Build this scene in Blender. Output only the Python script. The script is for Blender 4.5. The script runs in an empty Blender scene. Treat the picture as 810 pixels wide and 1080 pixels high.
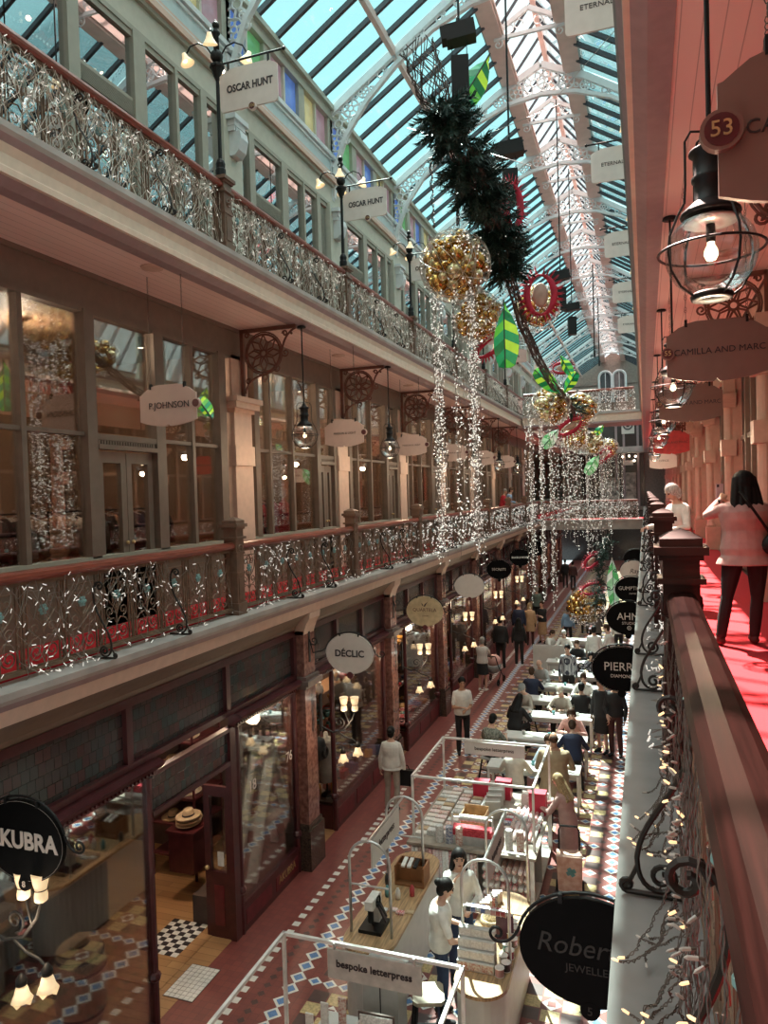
import bpy, bmesh, math, random
from mathutils import Vector, Matrix, Euler
random.seed(7)
S = bpy.context.scene
COL = S.collection
PI = math.pi
sin, cos = math.sin, math.cos
ORD = ['first', 'second', 'third', 'fourth', 'fifth', 'sixth', 'seventh', 'eighth', 'ninth', 'tenth', 'eleventh', 'twelfth']

# ------------------------------------------------------------------ materials
MATS = {}
def mat(name, col, rough=.5, metal=0., noise=.12, nscale=8., bump=0., spec=.5, coat=0., stretch=(1, 1, 1), col2=None, emis=0., ecol=None):
    if name in MATS: return MATS[name]
    m = bpy.data.materials.new(name); m.use_nodes = True
    nt = m.node_tree; b = nt.nodes['Principled BSDF']
    b.inputs['Roughness'].default_value = rough
    b.inputs['Metallic'].default_value = metal
    b.inputs['Specular IOR Level'].default_value = spec
    b.inputs['Coat Weight'].default_value = coat
    tc = nt.nodes.new('ShaderNodeTexCoord'); mp = nt.nodes.new('ShaderNodeMapping')
    mp.inputs['Scale'].default_value = stretch
    nz = nt.nodes.new('ShaderNodeTexNoise'); nz.inputs['Scale'].default_value = nscale; nz.inputs['Detail'].default_value = 4
    mx = nt.nodes.new('ShaderNodeMix'); mx.data_type = 'RGBA'
    c2 = col2 if col2 else tuple(c * (1 - 2 * noise) for c in col)
    mx.inputs[6].default_value = (*col, 1); mx.inputs[7].default_value = (*c2, 1)
    nt.links.new(tc.outputs['Object'], mp.inputs[0]); nt.links.new(mp.outputs[0], nz.inputs['Vector'])
    rp = nt.nodes.new('ShaderNodeMapRange'); rp.inputs[1].default_value = .35; rp.inputs[2].default_value = .65
    nt.links.new(nz.outputs['Fac'], rp.inputs[0]); nt.links.new(rp.outputs[0], mx.inputs[0])
    nt.links.new(mx.outputs[2], b.inputs['Base Color'])
    if bump:
        bp = nt.nodes.new('ShaderNodeBump'); bp.inputs['Strength'].default_value = bump; bp.inputs['Distance'].default_value = .01
        nt.links.new(nz.outputs['Fac'], bp.inputs['Height']); nt.links.new(bp.outputs[0], b.inputs['Normal'])
    if emis:
        b.inputs['Emission Color'].default_value = (*(ecol or col), 1); b.inputs['Emission Strength'].default_value = emis
        m.cycles.emission_sampling = 'NONE'
    MATS[name] = m
    return m

def glass_mat(name, tint, refl=1.4, base=.03, rough=.0):
    m = bpy.data.materials.new(name); m.use_nodes = True
    nt = m.node_tree; nt.nodes.clear()
    out = nt.nodes.new('ShaderNodeOutputMaterial'); mx = nt.nodes.new('ShaderNodeMixShader')
    tr = nt.nodes.new('ShaderNodeBsdfTransparent'); gl = nt.nodes.new('ShaderNodeBsdfGlossy')
    fr = nt.nodes.new('ShaderNodeFresnel'); fr.inputs[0].default_value = 1.5
    ma = nt.nodes.new('ShaderNodeMath'); ma.operation = 'MULTIPLY_ADD'; ma.use_clamp = True
    ma.inputs[1].default_value = refl; ma.inputs[2].default_value = base
    tr.inputs[0].default_value = (*tint, 1); gl.inputs['Roughness'].default_value = rough; gl.inputs[0].default_value = (.95, .95, .95, 1)
    nt.links.new(fr.outputs[0], ma.inputs[0]); nt.links.new(ma.outputs[0], mx.inputs[0])
    nt.links.new(tr.outputs[0], mx.inputs[1]); nt.links.new(gl.outputs[0], mx.inputs[2]); nt.links.new(mx.outputs[0], out.inputs[0])
    MATS[name] = m
    return m

def brick_mat(name, c1, c2, cm, scale, rough=.5, rot=(0, 0, 0), w=.5, h=.25, mortar=.02, offset=.5, bump=.15):
    m = bpy.data.materials.new(name); m.use_nodes = True
    nt = m.node_tree; b = nt.nodes['Principled BSDF']; b.inputs['Roughness'].default_value = rough
    tc = nt.nodes.new('ShaderNodeTexCoord'); mp = nt.nodes.new('ShaderNodeMapping'); mp.inputs['Rotation'].default_value = rot
    br = nt.nodes.new('ShaderNodeTexBrick'); br.inputs['Scale'].default_value = scale; br.offset = offset
    for k, c in (('Color1', c1), ('Color2', c2), ('Mortar', cm)): br.inputs[k].default_value = (*c, 1)
    br.inputs['Mortar Size'].default_value = mortar; br.inputs['Brick Width'].default_value = w; br.inputs['Row Height'].default_value = h
    nt.links.new(tc.outputs['Object'], mp.inputs[0]); nt.links.new(mp.outputs[0], br.inputs['Vector']); nt.links.new(br.outputs[0], b.inputs['Base Color'])
    if bump:
        bp = nt.nodes.new('ShaderNodeBump'); bp.inputs['Strength'].default_value = bump; bp.inputs['Distance'].default_value = .005; bp.invert = True
        nt.links.new(br.outputs['Fac'], bp.inputs['Height']); nt.links.new(bp.outputs[0], b.inputs['Normal'])
    MATS[name] = m
    return m

# ------------------------------------------------------------------ mesh builder
class MB:
    def __init__(s): s.v = []; s.f = []; s.m = []
    def add(s, vs, fs, mi=0):
        o = len(s.v); s.v += [tuple(p) for p in vs]; s.f += [tuple(i + o for i in q) for q in fs]; s.m += [mi] * len(fs); return s
    def box(s, x0, y0, z0, x1, y1, z1, mi=0):
        if x0 > x1: x0, x1 = x1, x0
        if y0 > y1: y0, y1 = y1, y0
        if z0 > z1: z0, z1 = z1, z0
        return s.add([(x0, y0, z0), (x1, y0, z0), (x1, y1, z0), (x0, y1, z0), (x0, y0, z1), (x1, y0, z1), (x1, y1, z1), (x0, y1, z1)],
                     [(0, 3, 2, 1), (4, 5, 6, 7), (0, 1, 5, 4), (1, 2, 6, 5), (2, 3, 7, 6), (3, 0, 4, 7)], mi)
    def obox(s, c, ax, half, mi=0):
        c = Vector(c); a = [Vector(x).normalized() * h for x, h in zip(ax, half)]
        vs = [c + sx * a[0] + sy * a[1] + sz * a[2] for sz in (-1, 1) for sx, sy in ((-1, -1), (1, -1), (1, 1), (-1, 1))]
        return s.add(vs, [(0, 3, 2, 1), (4, 5, 6, 7), (0, 1, 5, 4), (1, 2, 6, 5), (2, 3, 7, 6), (3, 0, 4, 7)], mi)
    def beam(s, p, q, w, h, mi=0, up=(0, 0, 1)):
        p, q = Vector(p), Vector(q); d = (q - p); L = d.length; d.normalize()
        sd = d.cross(Vector(up)); sd = sd.normalized() if sd.length > 1e-5 else Vector((1, 0, 0)); u = sd.cross(d)
        return s.obox((p + q) / 2, (d, sd, u), (L / 2, w / 2, h / 2), mi)
    def tube(s, pts, r, n=6, mi=0, closed=False):
        P = [Vector(p) for p in pts]; N = len(P)
        R = r if isinstance(r, (list, tuple)) else [r] * N
        def tan(i):
            a = P[(i - 1) % N] if (closed or i > 0) else P[i]; b = P[(i + 1) % N] if (closed or i < N - 1) else P[i]
            t = b - a
            return t.normalized() if t.length > 1e-9 else Vector((0, 0, 1))
        t0 = tan(0); u = t0.orthogonal().normalized(); o = len(s.v); prev = t0
        for i in range(N):
            t = tan(i); q = prev.rotation_difference(t); u = (q @ u); u = (u - t * u.dot(t)).normalized(); w = t.cross(u); prev = t
            for k in range(n):
                a = 2 * PI * (k + .5) / n; s.v.append(tuple(P[i] + (u * cos(a) + w * sin(a)) * R[i]))
        seg = N if closed else N - 1
        for i in range(seg):
            j = (i + 1) % N
            for k in range(n):
                l = (k + 1) % n; s.f.append((o + i * n + k, o + i * n + l, o + j * n + l, o + j * n + k)); s.m.append(mi)
        if not closed:
            s.f.append(tuple(o + k for k in reversed(range(n)))); s.m.append(mi)
            s.f.append(tuple(o + (N - 1) * n + k for k in range(n))); s.m.append(mi)
        return s
    def lathe(s, prof, n=16, c=(0, 0, 0), mi=0, sx=1., sy=1., ph=0.):
        o = len(s.v); M = len(prof)
        for r, z in prof:
            for k in range(n):
                a = 2 * PI * k / n + ph; s.v.append((c[0] + r * cos(a) * sx, c[1] + r * sin(a) * sy, c[2] + z))
        for i in range(M - 1):
            for k in range(n):
                l = (k + 1) % n; s.f.append((o + i * n + k, o + i * n + l, o + (i + 1) * n + l, o + (i + 1) * n + k)); s.m.append(mi)
        if prof[0][0] > 1e-4: s.f.append(tuple(o + k for k in reversed(range(n)))); s.m.append(mi)
        if prof[-1][0] > 1e-4: s.f.append(tuple(o + (M - 1) * n + k for k in range(n))); s.m.append(mi)
        return s
    def ball(s, c, r, nu=10, nv=6, mi=0, sc=(1, 1, 1)):
        o = len(s.v)
        s.v.append((c[0], c[1], c[2] - r * sc[2]))
        for i in range(1, nv):
            a = -PI / 2 + PI * i / nv
            for k in range(nu):
                b = 2 * PI * k / nu; s.v.append((c[0] + r * cos(a) * cos(b) * sc[0], c[1] + r * cos(a) * sin(b) * sc[1], c[2] + r * sin(a) * sc[2]))
        s.v.append((c[0], c[1], c[2] + r * sc[2])); t = len(s.v) - 1
        for k in range(nu): s.f.append((o, o + 1 + (k + 1) % nu, o + 1 + k)); s.m.append(mi)
        for i in range(nv - 2):
            for k in range(nu):
                l = (k + 1) % nu; s.f.append((o + 1 + i * nu + k, o + 1 + i * nu + l, o + 1 + (i + 1) * nu + l, o + 1 + (i + 1) * nu + k)); s.m.append(mi)
        for k in range(nu): s.f.append((t, o + 1 + (nv - 2) * nu + k, o + 1 + (nv - 2) * nu + (k + 1) % nu)); s.m.append(mi)
        return s
    def prism(s, poly, org, u, v, depth, mi=0):
        org, u, v = Vector(org), Vector(u), Vector(v); n = u.cross(v).normalized() * depth; N = len(poly)
        A = [org + u * a + v * b for a, b in poly]
        return s.add(A + [p + n for p in A], [tuple(reversed(range(N))), tuple(range(N, 2 * N))] + [(i, (i + 1) % N, N + (i + 1) % N, N + i) for i in range(N)], mi)
    def extr_y(s, prof, y0, y1, mi=0):          # profile in X,Z swept along the arcade
        return s.prism([(a, b) for a, b in prof], (0, y1, 0), (1, 0, 0), (0, 0, 1), y1 - y0, mi)
    def ring(s, c, R, r, axis='z', n=20, m=6, mi=0, sc=(1, 1)):
        pts = []
        for k in range(n):
            a = 2 * PI * k / n; p, q = R * cos(a) * sc[0], R * sin(a) * sc[1]
            d = {'z': (p, q, 0), 'x': (0, p, q), 'y': (p, 0, q)}[axis]; pts.append((c[0] + d[0], c[1] + d[1], c[2] + d[2]))
        return s.tube(pts, r, m, mi, True)
    def xf(s, M, start=0):
        for i in range(start, len(s.v)): s.v[i] = tuple(M @ Vector(s.v[i]))
        return s
    def build(s, name, mats, parent=None, smooth=False, loc=None):
        me = bpy.data.meshes.new(name); me.from_pydata(s.v, [], s.f)
        if not isinstance(mats, (list, tuple)): mats = [mats]
        for m in mats: me.materials.append(m)
        if any(s.m): me.polygons.foreach_set('material_index', s.m)
        if smooth: me.polygons.foreach_set('use_smooth', [True] * len(me.polygons))
        me.update()
        o = bpy.data.objects.new(name, me); COL.objects.link(o)
        if parent: o.parent = parent
        if loc: o.location = loc
        return o

def tag(o, label, cat, group=None, kind=None):
    o['label'] = label; o['category'] = cat
    if group: o['group'] = group
    if kind: o['kind'] = kind
    return o
def thing(name, label, cat, loc=(0, 0, 0), rz=0, group=None, kind=None):
    o = bpy.data.objects.new(name, None); COL.objects.link(o); o.empty_display_size = .1
    o.location = loc; o.rotation_euler = (0, 0, rz)
    return tag(o, label, cat, group, kind)
def struct(o, label, cat='wall'): return tag(o, label, cat, None, 'structure')
KIDS = {}
def kids(o):
    return [c for c in bpy.data.objects if c.parent is o]
def tree_of(o):
    return [(c, tree_of(c)) for c in kids(o)]
def dup(o, loc, rz=None, label=None, group=None, tree=None, scale=None):
    if tree is None: tree = tree_of(o)
    def cp(x, par, tr):
        c = x.copy(); COL.objects.link(c)
        if par: c.parent = par
        for k, t in tr: cp(k, c, t)
        return c
    r = cp(o, None, tree); r.location = loc
    if rz is not None: r.rotation_euler = (0, 0, rz)
    if label: r['label'] = label
    if group: r['group'] = group
    if scale: r.scale = scale
    return r
def put(src, name, parent, loc=(0, 0, 0), rot=None):          # another part sharing the mesh of one already built
    o = src.copy(); COL.objects.link(o); o.parent = parent; o.location = loc
    if rot: o.rotation_euler = rot
    return o

def text(s, size, m, parent=None, loc=(0, 0, 0), rot=(PI / 2, 0, 0), ex=.003, sx=1., shear=0., name='lettering', bold=0., sp=1.):
    cu = bpy.data.curves.new('t', 'FONT'); cu.body = s; cu.size = size; cu.align_x = 'CENTER'; cu.align_y = 'CENTER'
    cu.extrude = ex; cu.shear = shear; cu.offset = bold; cu.space_character = sp; cu.resolution_u = 3
    t = bpy.data.objects.new('t', cu); me = bpy.data.meshes.new_from_object(t)
    bpy.data.objects.remove(t); bpy.data.curves.remove(cu)
    me.name = name; me.materials.clear(); me.materials.append(m)
    o = bpy.data.objects.new(name, me); COL.objects.link(o); o.location = loc; o.rotation_euler = rot; o.scale = (sx, 1, 1)
    if parent: o.parent = parent
    return o

def spiral(c, r0, r1, turns, a0, u, v, n=22):
    c, u, v = Vector(c), Vector(u), Vector(v)
    out = []
    for i in range(n + 1):
        t = i / n; a = a0 + turns * 2 * PI * t; r = r0 + (r1 - r0) * t
        out.append(c + u * (r * cos(a)) + v * (r * sin(a)))
    return out
def bez(p0, p1, p2, p3, n=10):
    p0, p1, p2, p3 = map(Vector, (p0, p1, p2, p3))
    return [p0 * (1 - t) ** 3 + p1 * 3 * t * (1 - t) ** 2 + p2 * 3 * t * t * (1 - t) + p3 * t ** 3 for t in [i / n for i in range(n + 1)]]

# ------------------------------------------------------------------ palette
M_FLOOR = brick_mat('terracotta tiles', (.23, .062, .052), (.19, .05, .045), (.10, .038, .034), 6., .38, w=.6, h=.6, mortar=.012, offset=0, bump=.05)
M_WHITE_T = mat('white tile', (.78, .76, .72), .35, noise=.06)
M_BLUE_T = mat('blue tile', (.13, .27, .55), .35, noise=.15, nscale=40)
M_DARK_T = mat('dark brown tile', (.095, .05, .048), .4)
M_YEL_T = mat('ochre tile', (.66, .50, .25), .4, noise=.2, nscale=30)
M_MAROON = mat('maroon painted timber', (.085, .018, .022), .32, noise=.15, coat=.2)
M_MAROON2 = mat('red panel timber', (.17, .02, .03), .35, noise=.15)
M_MAHOG_SHADE = mat('mahogany darkened for shade', (.0135, .0048, .0042), .35, noise=.25, nscale=5, stretch=(20, .6, 20), spec=.035)  # colour taken very dark in place of the shade on the near handrail
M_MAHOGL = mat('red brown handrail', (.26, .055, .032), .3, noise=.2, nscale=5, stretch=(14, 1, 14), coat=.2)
M_STAY = mat('dark bronze scroll iron', (.022, .018, .016), .45, spec=.35)
M_NEWEL = mat('brown painted iron', (.19, .115, .08), .45, noise=.15)
M_IRON = mat('bronze brown ironwork', (.24, .155, .105), .5, metal=.2, noise=.2)
M_BLACK = mat('black iron', (.010, .010, .011), .5, noise=.1, spec=.25)
M_TEAL = mat('teal flower paint', (.22, .42, .42), .5)
M_CREAM = mat('cream paint', (.72, .58, .47), .55, noise=.05)
M_CREAM2 = mat('pink cream paint', (.66, .47, .38), .55, noise=.05)
M_MAUVE = mat('mauve grey paint', (.34, .25, .26), .55, noise=.06)
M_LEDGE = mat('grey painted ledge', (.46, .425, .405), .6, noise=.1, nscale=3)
M_LEDGE_SHADE = mat('near ledge grey darkened for shade', (.24, .235, .23), .65, noise=.1, nscale=3)  # darker copy of the ledge grey; the near side's shade is in the colour
M_OLIVE = mat('olive brown paint', (.19, .135, .10), .5, noise=.06)
M_TAUPE = mat('taupe window joinery', (.195, .145, .115), .5, noise=.06)
M_SAGE = mat('pale sage paint', (.52, .53, .45), .5, noise=.04)
M_SAGE_D = mat('darker sage joinery', (.36, .36, .30), .5, noise=.04)
M_BLUEBAND = mat('pale blue frieze paint', (.50, .62, .64), .5, noise=.04)
M_ROOFW = mat('roof truss white paint', (.66, .71, .73), .5, noise=.04)
M_ROOFP = mat('roof beam pinkish paint', (.62, .50, .46), .5, noise=.06, nscale=4)
M_BARS = mat('dark glazing bar', (.03, .035, .045), .5)
M_CARPET = mat('red carpet', (.52, .005, .017), .9, noise=.08, nscale=60, bump=.2)
M_MARBLE = mat('red brown marble', (.30, .14, .11), .18, noise=.3, nscale=14, col2=(.15, .06, .05), coat=.3)
M_GRANITE = mat('dark polished granite', (.03, .022, .022), .15, noise=.4, nscale=40, col2=(.10, .07, .05), coat=.3)
M_STAIN = brick_mat('leadlight glass', (.035, .05, .05), (.075, .035, .035), (.008, .008, .008), 8., .18, rot=(PI / 2, PI / 2, 0), w=.8, h=1., mortar=.035, offset=.35, bump=.3)
M_BOARDS = brick_mat('pink ceiling boards', (.86, .66, .60), (.84, .64, .58), (.52, .38, .34), 1., .5, rot=(0, 0, PI / 2), w=40., h=.13, mortar=.004, bump=.3)
M_DARKWALL = mat('dark shop wall', (.09, .055, .045), .6)
M_BROWNWALL = mat('brown shop wall', (.30, .19, .12), .6, noise=.1, nscale=2)
M_WOODF = brick_mat('oak floorboards', (.46, .26, .12), (.38, .20, .09), (.15, .08, .04), 1., .35, rot=(0, 0, 0), w=2.4, h=.13, mortar=.003, bump=.1)
M_ENDWALL = mat('grey brown end wall', (.27, .22, .19), .7)
M_GLASS = glass_mat('shop glass', (.96, .96, .95), .75, .012)
M_GLASS2 = glass_mat('gallery window glass', (.5, .55, .55), 1.5, .5)
M_ROOFGL = glass_mat('aqua roof glass', (.42, .72, .74), .5, .0)
M_LANTGL = glass_mat('lantern glass', (.93, .95, .95), .5, .0)
M_GLOBE = glass_mat('clear globe glass', (.93, .93, .93), .45, .02)
M_GALPLATE = mat('pale pinkish sign board', (.56, .43, .385), .5, noise=.03)
M_PLATE = mat('off white sign board', (.70, .64, .60), .5, noise=.03)
M_PINKPLATE = mat('pink sign board', (.62, .42, .38), .5, noise=.03)
M_BROWNPLATE = mat('tan sign board', (.20, .115, .095), .5, noise=.03)
M_INK = mat('dark lettering', (.03, .02, .025), .5)
M_GOLDINK = mat('gold lettering', (.62, .45, .22), .35, metal=.5)
M_DIMGOLD = mat('dull copper lettering', (.022, .015, .011), .5)
M_WHITEINK = mat('white lettering', (.8, .8, .78), .5)
M_BLACKPLATE = mat('black sign board', (.004, .004, .0045), .6, spec=.08)
M_DISC = mat('maroon number disc', (.10, .015, .02), .35)
M_BULB = mat('lit bulb', (1, .86, .62), .3, emis=1.6, ecol=(1, .80, .52))
M_FROST = mat('frosted lit shade', (.95, .85, .68), .4, emis=.34, ecol=(1, .68, .34))
M_FAIRY = mat('fairy light bulb', (.9, .88, .84), .3, emis=.35, ecol=(1, .93, .84))
M_FAIRYC = mat('unlit clear fairy bulb', (.62, .58, .54), .25, noise=.1)
M_FAIRYW = mat('warm fairy bulb', (.95, .8, .6), .3, emis=.75, ecol=(1, .6, .28))
M_WIREL = mat('pale light wire', (.62, .56, .48), .5)
M_WIRE = mat('fairy light wire', (.26, .22, .19), .5)
M_WIRED = mat('brown light wire', (.10, .075, .06), .5)
M_STEEL = mat('brushed silver tube', (.62, .62, .62), .3, metal=.6)
M_WHITEP = mat('white powder coat', (.78, .77, .75), .4)
M_SPOT = mat('downlight lens', (1, .9, .75), .3, emis=4., ecol=(1, .85, .62))

# ------------------------------------------------------------------ a point in the arcade seen along the camera's ray
_F, _RO, _VX, _VY = 770., .03, 680.5, 513.5
_d = Vector(((_VX - 405) / _F, (540 - _VY) / _F, -1)).normalized(); _u = Vector((-sin(_RO), cos(_RO), 0)); _u = (_u + Vector((0, 0, -_u.dot(_d) / _d.z))).normalized(); _r = _d.cross(_u)
EYE = Vector((0, 0, 6.07))
def at(x, y, Y=None, X=None, Z=None):
    c = Vector(((x - 405) / _F, (540 - y) / _F, -1)); w = Vector((_r.dot(c), _d.dot(c), _u.dot(c)))
    t = Y / w.y if Y is not None else (X / w.x if X is not None else (Z - EYE.z) / w.z)
    return EYE + w * t
# ================================================================== SETTING
BAY = 4.25
N0 = 8.67            # a newel stands here, then every bay
C0 = 10.80           # a shop pillar stands here, then every bay
XR, XL = .178, -5.30 # handrail centre lines
YE = 64.             # end wall
def NY(k): return N0 + BAY * k
def CY(k): return C0 + BAY * k

# ---- ground floor with its inlaid tiles
mb = MB().box(-5.95, .5, -.2, .35, YE, 0, 0)
def tile(x, y, h, mi, diamond=False, z=.002, hy=None):
    hy = hy or h
    if diamond: q = [(x - h, y), (x, y - hy), (x + h, y), (x, y + hy)]
    else: q = [(x - h, y - hy), (x + h, y - hy), (x + h, y + hy), (x - h, y + hy)]
    mb.add([(a, b, z) for a, b in q], [(0, 1, 2, 3)], mi)
y = 4.05
while y < YE - 1:
    tile(-4.80, y, .052, 1); y += .205
y = 4.05
while y < 40: tile(-4.56, y, .055, 3, True); y += .16
k = 0; y = 4.035
while y < 58:
    for j in range(4):
        tile(-4.255, y + j * .228, .118, 1, True); tile(-4.255, y + j * .228, .072, 2, True, .004)
    y += .912
y = 4.1
while y < 58:
    tile(-.63, y, .115, 1, True); tile(-.63, y, .07, 2, True, .004); tile(-.80, y + .13, .05, 3, True); y += .27
r = 0; y = 8.13 - .91 * 4
while y < 56:
    for j in range(16):
        x = -4.02 + j * .205
        if x > -.85: break
        tile(x, y, .10, 1, True, hy=.085); tile(x, y, .06, 2, True, .004, hy=.05)
    for j in range(4):
        cx, cy = -3.62 + .82 * j, y + .455
        for a in (-1, 0, 1):
            for b in (-1, 0, 1):
                if a == 0 and b == 0: continue
                tile(cx + a * .235, cy + b * .215, .108, 4 if (a == 0 or b == 0) else 3, hy=.1)
        tile(cx, cy, .115, 1, True); tile(cx, cy, .05, 0, False, .004)
    y += .91
for yy in (1.2, 2.0, 2.8): tile(-4.6, yy, .2, 3)
o = mb.build('floor', [M_FLOOR, M_WHITE_T, M_BLUE_T, M_DARK_T, M_YEL_T]); struct(o, 'terracotta arcade floor inlaid with blue, white and ochre tiles', 'floor')

# ---- gallery slabs: ledge, cornice, carpeted walk, boarded soffit
def gallery(side, lvl, y0, y1, nm, lab):
    fx = (lambda x: x) if side == 'left' else (lambda x: -5.19 - x)     # mirrored about the middle of the void
    zf = 4.5 if lvl == 1 else 9.35
    xw = -6.4 if side == 'left' else -6.79
    g = thing('trim_gallery', lab, 'gallery floor', (0, 0, 0), kind='structure')
    def P(prof): return [(fx(a), b + zf) for a, b in prof] if side == 'left' else [(fx(a), b + zf) for a, b in reversed(prof)]
    MB().extr_y(P([(-5.05, 0), (-5.52, 0), (-5.52, -.10), (-5.07, -.10), (-5.05, -.06)]), y0, y1).build('ledge', M_LEDGE if side == 'left' else M_LEDGE_SHADE, g)
    MB().extr_y(P([(-5.07, -.10), (-5.5, -.10), (-5.5, -.16), (-5.11, -.16), (-5.09, -.13)]), y0, y1).build('fascia_moulding', M_MAUVE, g)
    if lvl == 1:
        MB().extr_y(P([(-5.11, -.16), (-5.5, -.16), (-5.5, -.3), (-5.14, -.30)]), y0, y1).build('cream_band', M_CREAM2, g)
        MB().extr_y(P([(-5.15, -.30), (-5.6, -.30), (-5.6, -.62), (-5.40, -.62), (-5.38, -.52), (-5.27, -.40)]), y0, y1).build('cove_moulding', M_OLIVE, g)
        MB().box(fx(-5.5), y0, zf - .28, fx(xw - (2.8 if side == 'left' else .4)), y1, zf - .02).build('slab', M_DARKWALL, g)
        MB().box(fx(-5.40), y0, zf - .02, fx(xw), y1, zf + .014).build('carpet', M_CARPET, g)
    else:
        MB().extr_y(P([(-5.11, -.16), (-5.6, -.16), (-5.6, -.42), (-5.12, -.42), (-5.12, -.36), (-5.14, -.34), (-5.14, -.24)]), y0, y1).build('cream_band', M_CREAM, g)
        MB().extr_y(P([(-5.16, -.42), (-5.42, -.42), (-5.42, -.47), (-5.26, -.475), (-5.21, -.45)]), y0, y1).build('mauve_bead', M_MAUVE, g)
        MB().box(fx(-5.40), y0, zf - .45, fx(xw), y1, zf - .43).build('boarded_soffit', M_BOARDS, g)
        MB().box(fx(-5.5), y0, zf - .40, fx(xw - (2.8 if side == 'left' else .4)), y1, zf).build('slab', M_DARKWALL, g)
    return g
gallery('left', 1, -1, YE, 'l1', 'first gallery on the far side, grey ledge and cream cornice under the railing')
gallery('left', 2, -1, YE, 'l2', 'upper gallery on the far side with pink boarded soffit over the shop windows')
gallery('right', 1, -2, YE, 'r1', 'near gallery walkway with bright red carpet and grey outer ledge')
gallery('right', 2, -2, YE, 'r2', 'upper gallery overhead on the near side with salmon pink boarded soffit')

# ---- first-floor shopfront wall, far side
XW = -6.4
g = thing('wall_left', 'taupe shopfront wall of the far first-floor gallery', 'wall', kind='structure')
MB().box(XW - .06, 2, 8.42, XW + .03, YE, 8.95).build('frieze', M_TAUPE, g)
MB().box(XW - .06, 2, 8.38, XW + .07, YE, 8.44).box(XW - .02, 2, 8.84, XW + .06, YE, 8.93).build('frieze_moulding', M_TAUPE, g)
MB().box(XW - .06, 2, 4.5, XW + .02, YE, 5.36).build('stall_board', M_OLIVE, g)
MB().box(XW - .06, 2, 5.36, XW + .09, YE, 5.42).build('sill', M_SAGE_D, g)
def l1_bay(g, ya, yb, mulls, door, first=False):
    """thin/thick mullions at given offsets, one door leaf pair between"""
    fr = MB()
    for y, w in mulls: fr.box(XW - .05, y - w / 2, 5.4, XW + .06 + (.03 if w > .1 else 0), y + w / 2, 8.42)
    d0, d1 = door
    for a, b in ([(ya, d0), (d1, yb)]): fr.box(XW - .03, a, 6.89, XW + .04, b, 6.94)
    fr.build('window_frame', M_TAUPE, g)
    MB().box(XW - .008, ya, 5.42, XW, d0, 8.4).build('pane', M_GLASS, g)
    MB().box(XW - .008, d1, 5.42, XW, yb, 8.4).build('pane', M_GLASS, g)
    MB().box(XW - .008, d0, 6.95, XW, d1, 8.4).build('pane', M_GLASS, g)
    h = MB().box(XW - .05, d0, 6.74, XW + .10, d1, 6.80).box(XW - .05, d0, 6.86, XW + .08, d1, 6.93).box(XW - .05, d0, 6.80, XW + .05, d1, 6.86)
    n = int((d1 - d0) / .05)
    for i in range(n): h.box(XW + .05, d0 + i * .05 + .01, 6.805, XW + .085, d0 + i * .05 + .036, 6.85)
    h.build('door_head', M_TAUPE, g)
    mid = (d0 + d1) / 2
    for a, b in ((d0 + .04, mid - .005), (mid + .005, d1 - .04)):
        lf = MB()
        for q in ((a, a + .1, 4.52, 6.72), (b - .1, b, 4.52, 6.72), (a + .1, b - .1, 4.52, 5.3), (a + .1, b - .1, 6.58, 6.72)):
            lf.box(XW - .04, q[0], q[2], XW + .02, q[1], q[3])
        l = lf.build('door_leaf', M_TAUPE, g)
        MB().box(XW - .015, a + .1, 5.3, XW - .008, b - .1, 6.58).build('door_pane', M_GLASS, l)
        MB().ball((XW + .05, (b - .05) if b < mid else (a + .05), 5.55), .025).build('knob', M_GOLDINK, l)
    return g
b0 = thing('window_1', 'brown framed shop window with glazed doors behind the nearest far railing', 'window', kind='structure')
l1_bay(b0, 2.6, 10.3, [(2.9, .2), (4.3, .07), (5.2, .07), (6.18, .07), (7.2, .17), (8.54, .20), (9.36, .07), (10.15, .2)], (7.29, 8.44))
for k in range(0, 8):
    b = thing('window_%d' % (k + 2), 'brown framed shop window on the far first gallery, %s bay beyond the big cream pillar' % ORD[k], 'window', kind='structure')
    c = CY(k)
    l1_bay(b, c + .3, c + BAY - .3, [(c + .42, .16), (c + .95, .07), (c + 1.85, .07), (c + 2.95, .17), (c + 3.8, .16)], (c + 3.03, c + 3.72))
# cream pillars with capital and band, each its own
def column_mb(y0, y1, x0):
    m = MB().box(x0 - .1, y0, 4.5, x0 + .16, y1, 7.5).box(x0 - .1, y0 + .02, 7.7, x0 + .12, y1 - .02, 8.44)
    m.box(x0 - .1, y0 - .03, 6.62, x0 + .19, y1 + .03, 6.95)
    m.box(x0 - .1, y0 - .04, 7.5, x0 + .2, y1 + .04, 7.56).box(x0 - .1, y0 - .1, 7.56, x0 + .27, y1 + .1, 7.66).box(x0 - .1, y0 - .14, 7.66, x0 + .31, y1 + .14, 7.74)
    return m
for k in range(0, 8):
    c = CY(k); o = column_mb(c - .36, c + .2, XW - .05).build('trim_%d' % (k + 1), M_CREAM2)
    struct(o, 'square cream pillar between far first-floor shop windows, %s along the gallery' % ORD[k], 'pillar')

# ---- shop rooms behind the first-floor windows
g = thing('wall_shop', 'brown rear wall and ceiling of the shops behind the far first-floor windows', 'wall', kind='structure')
MB().box(-9.3, 2, 4.5, -9.2, YE, 8.9).build('rear_wall', M_BROWNWALL, g)
cl = MB().box(-9.2, 2, 8.5, XW - .07, YE, 8.6); cl.build('shop_ceiling', M_BROWNWALL, g)
for k in range(0, 9):
    y = CY(k) - .1
    MB().box(-9.2, y - .04, 4.5, XW - .08, y + .04, 8.5).build('partition', M_BROWNWALL, g)
MB().box(-9.2, 2, 4.48, XW - .06, YE, 4.52).build('shop_floor', M_WOODF, g)

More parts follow.
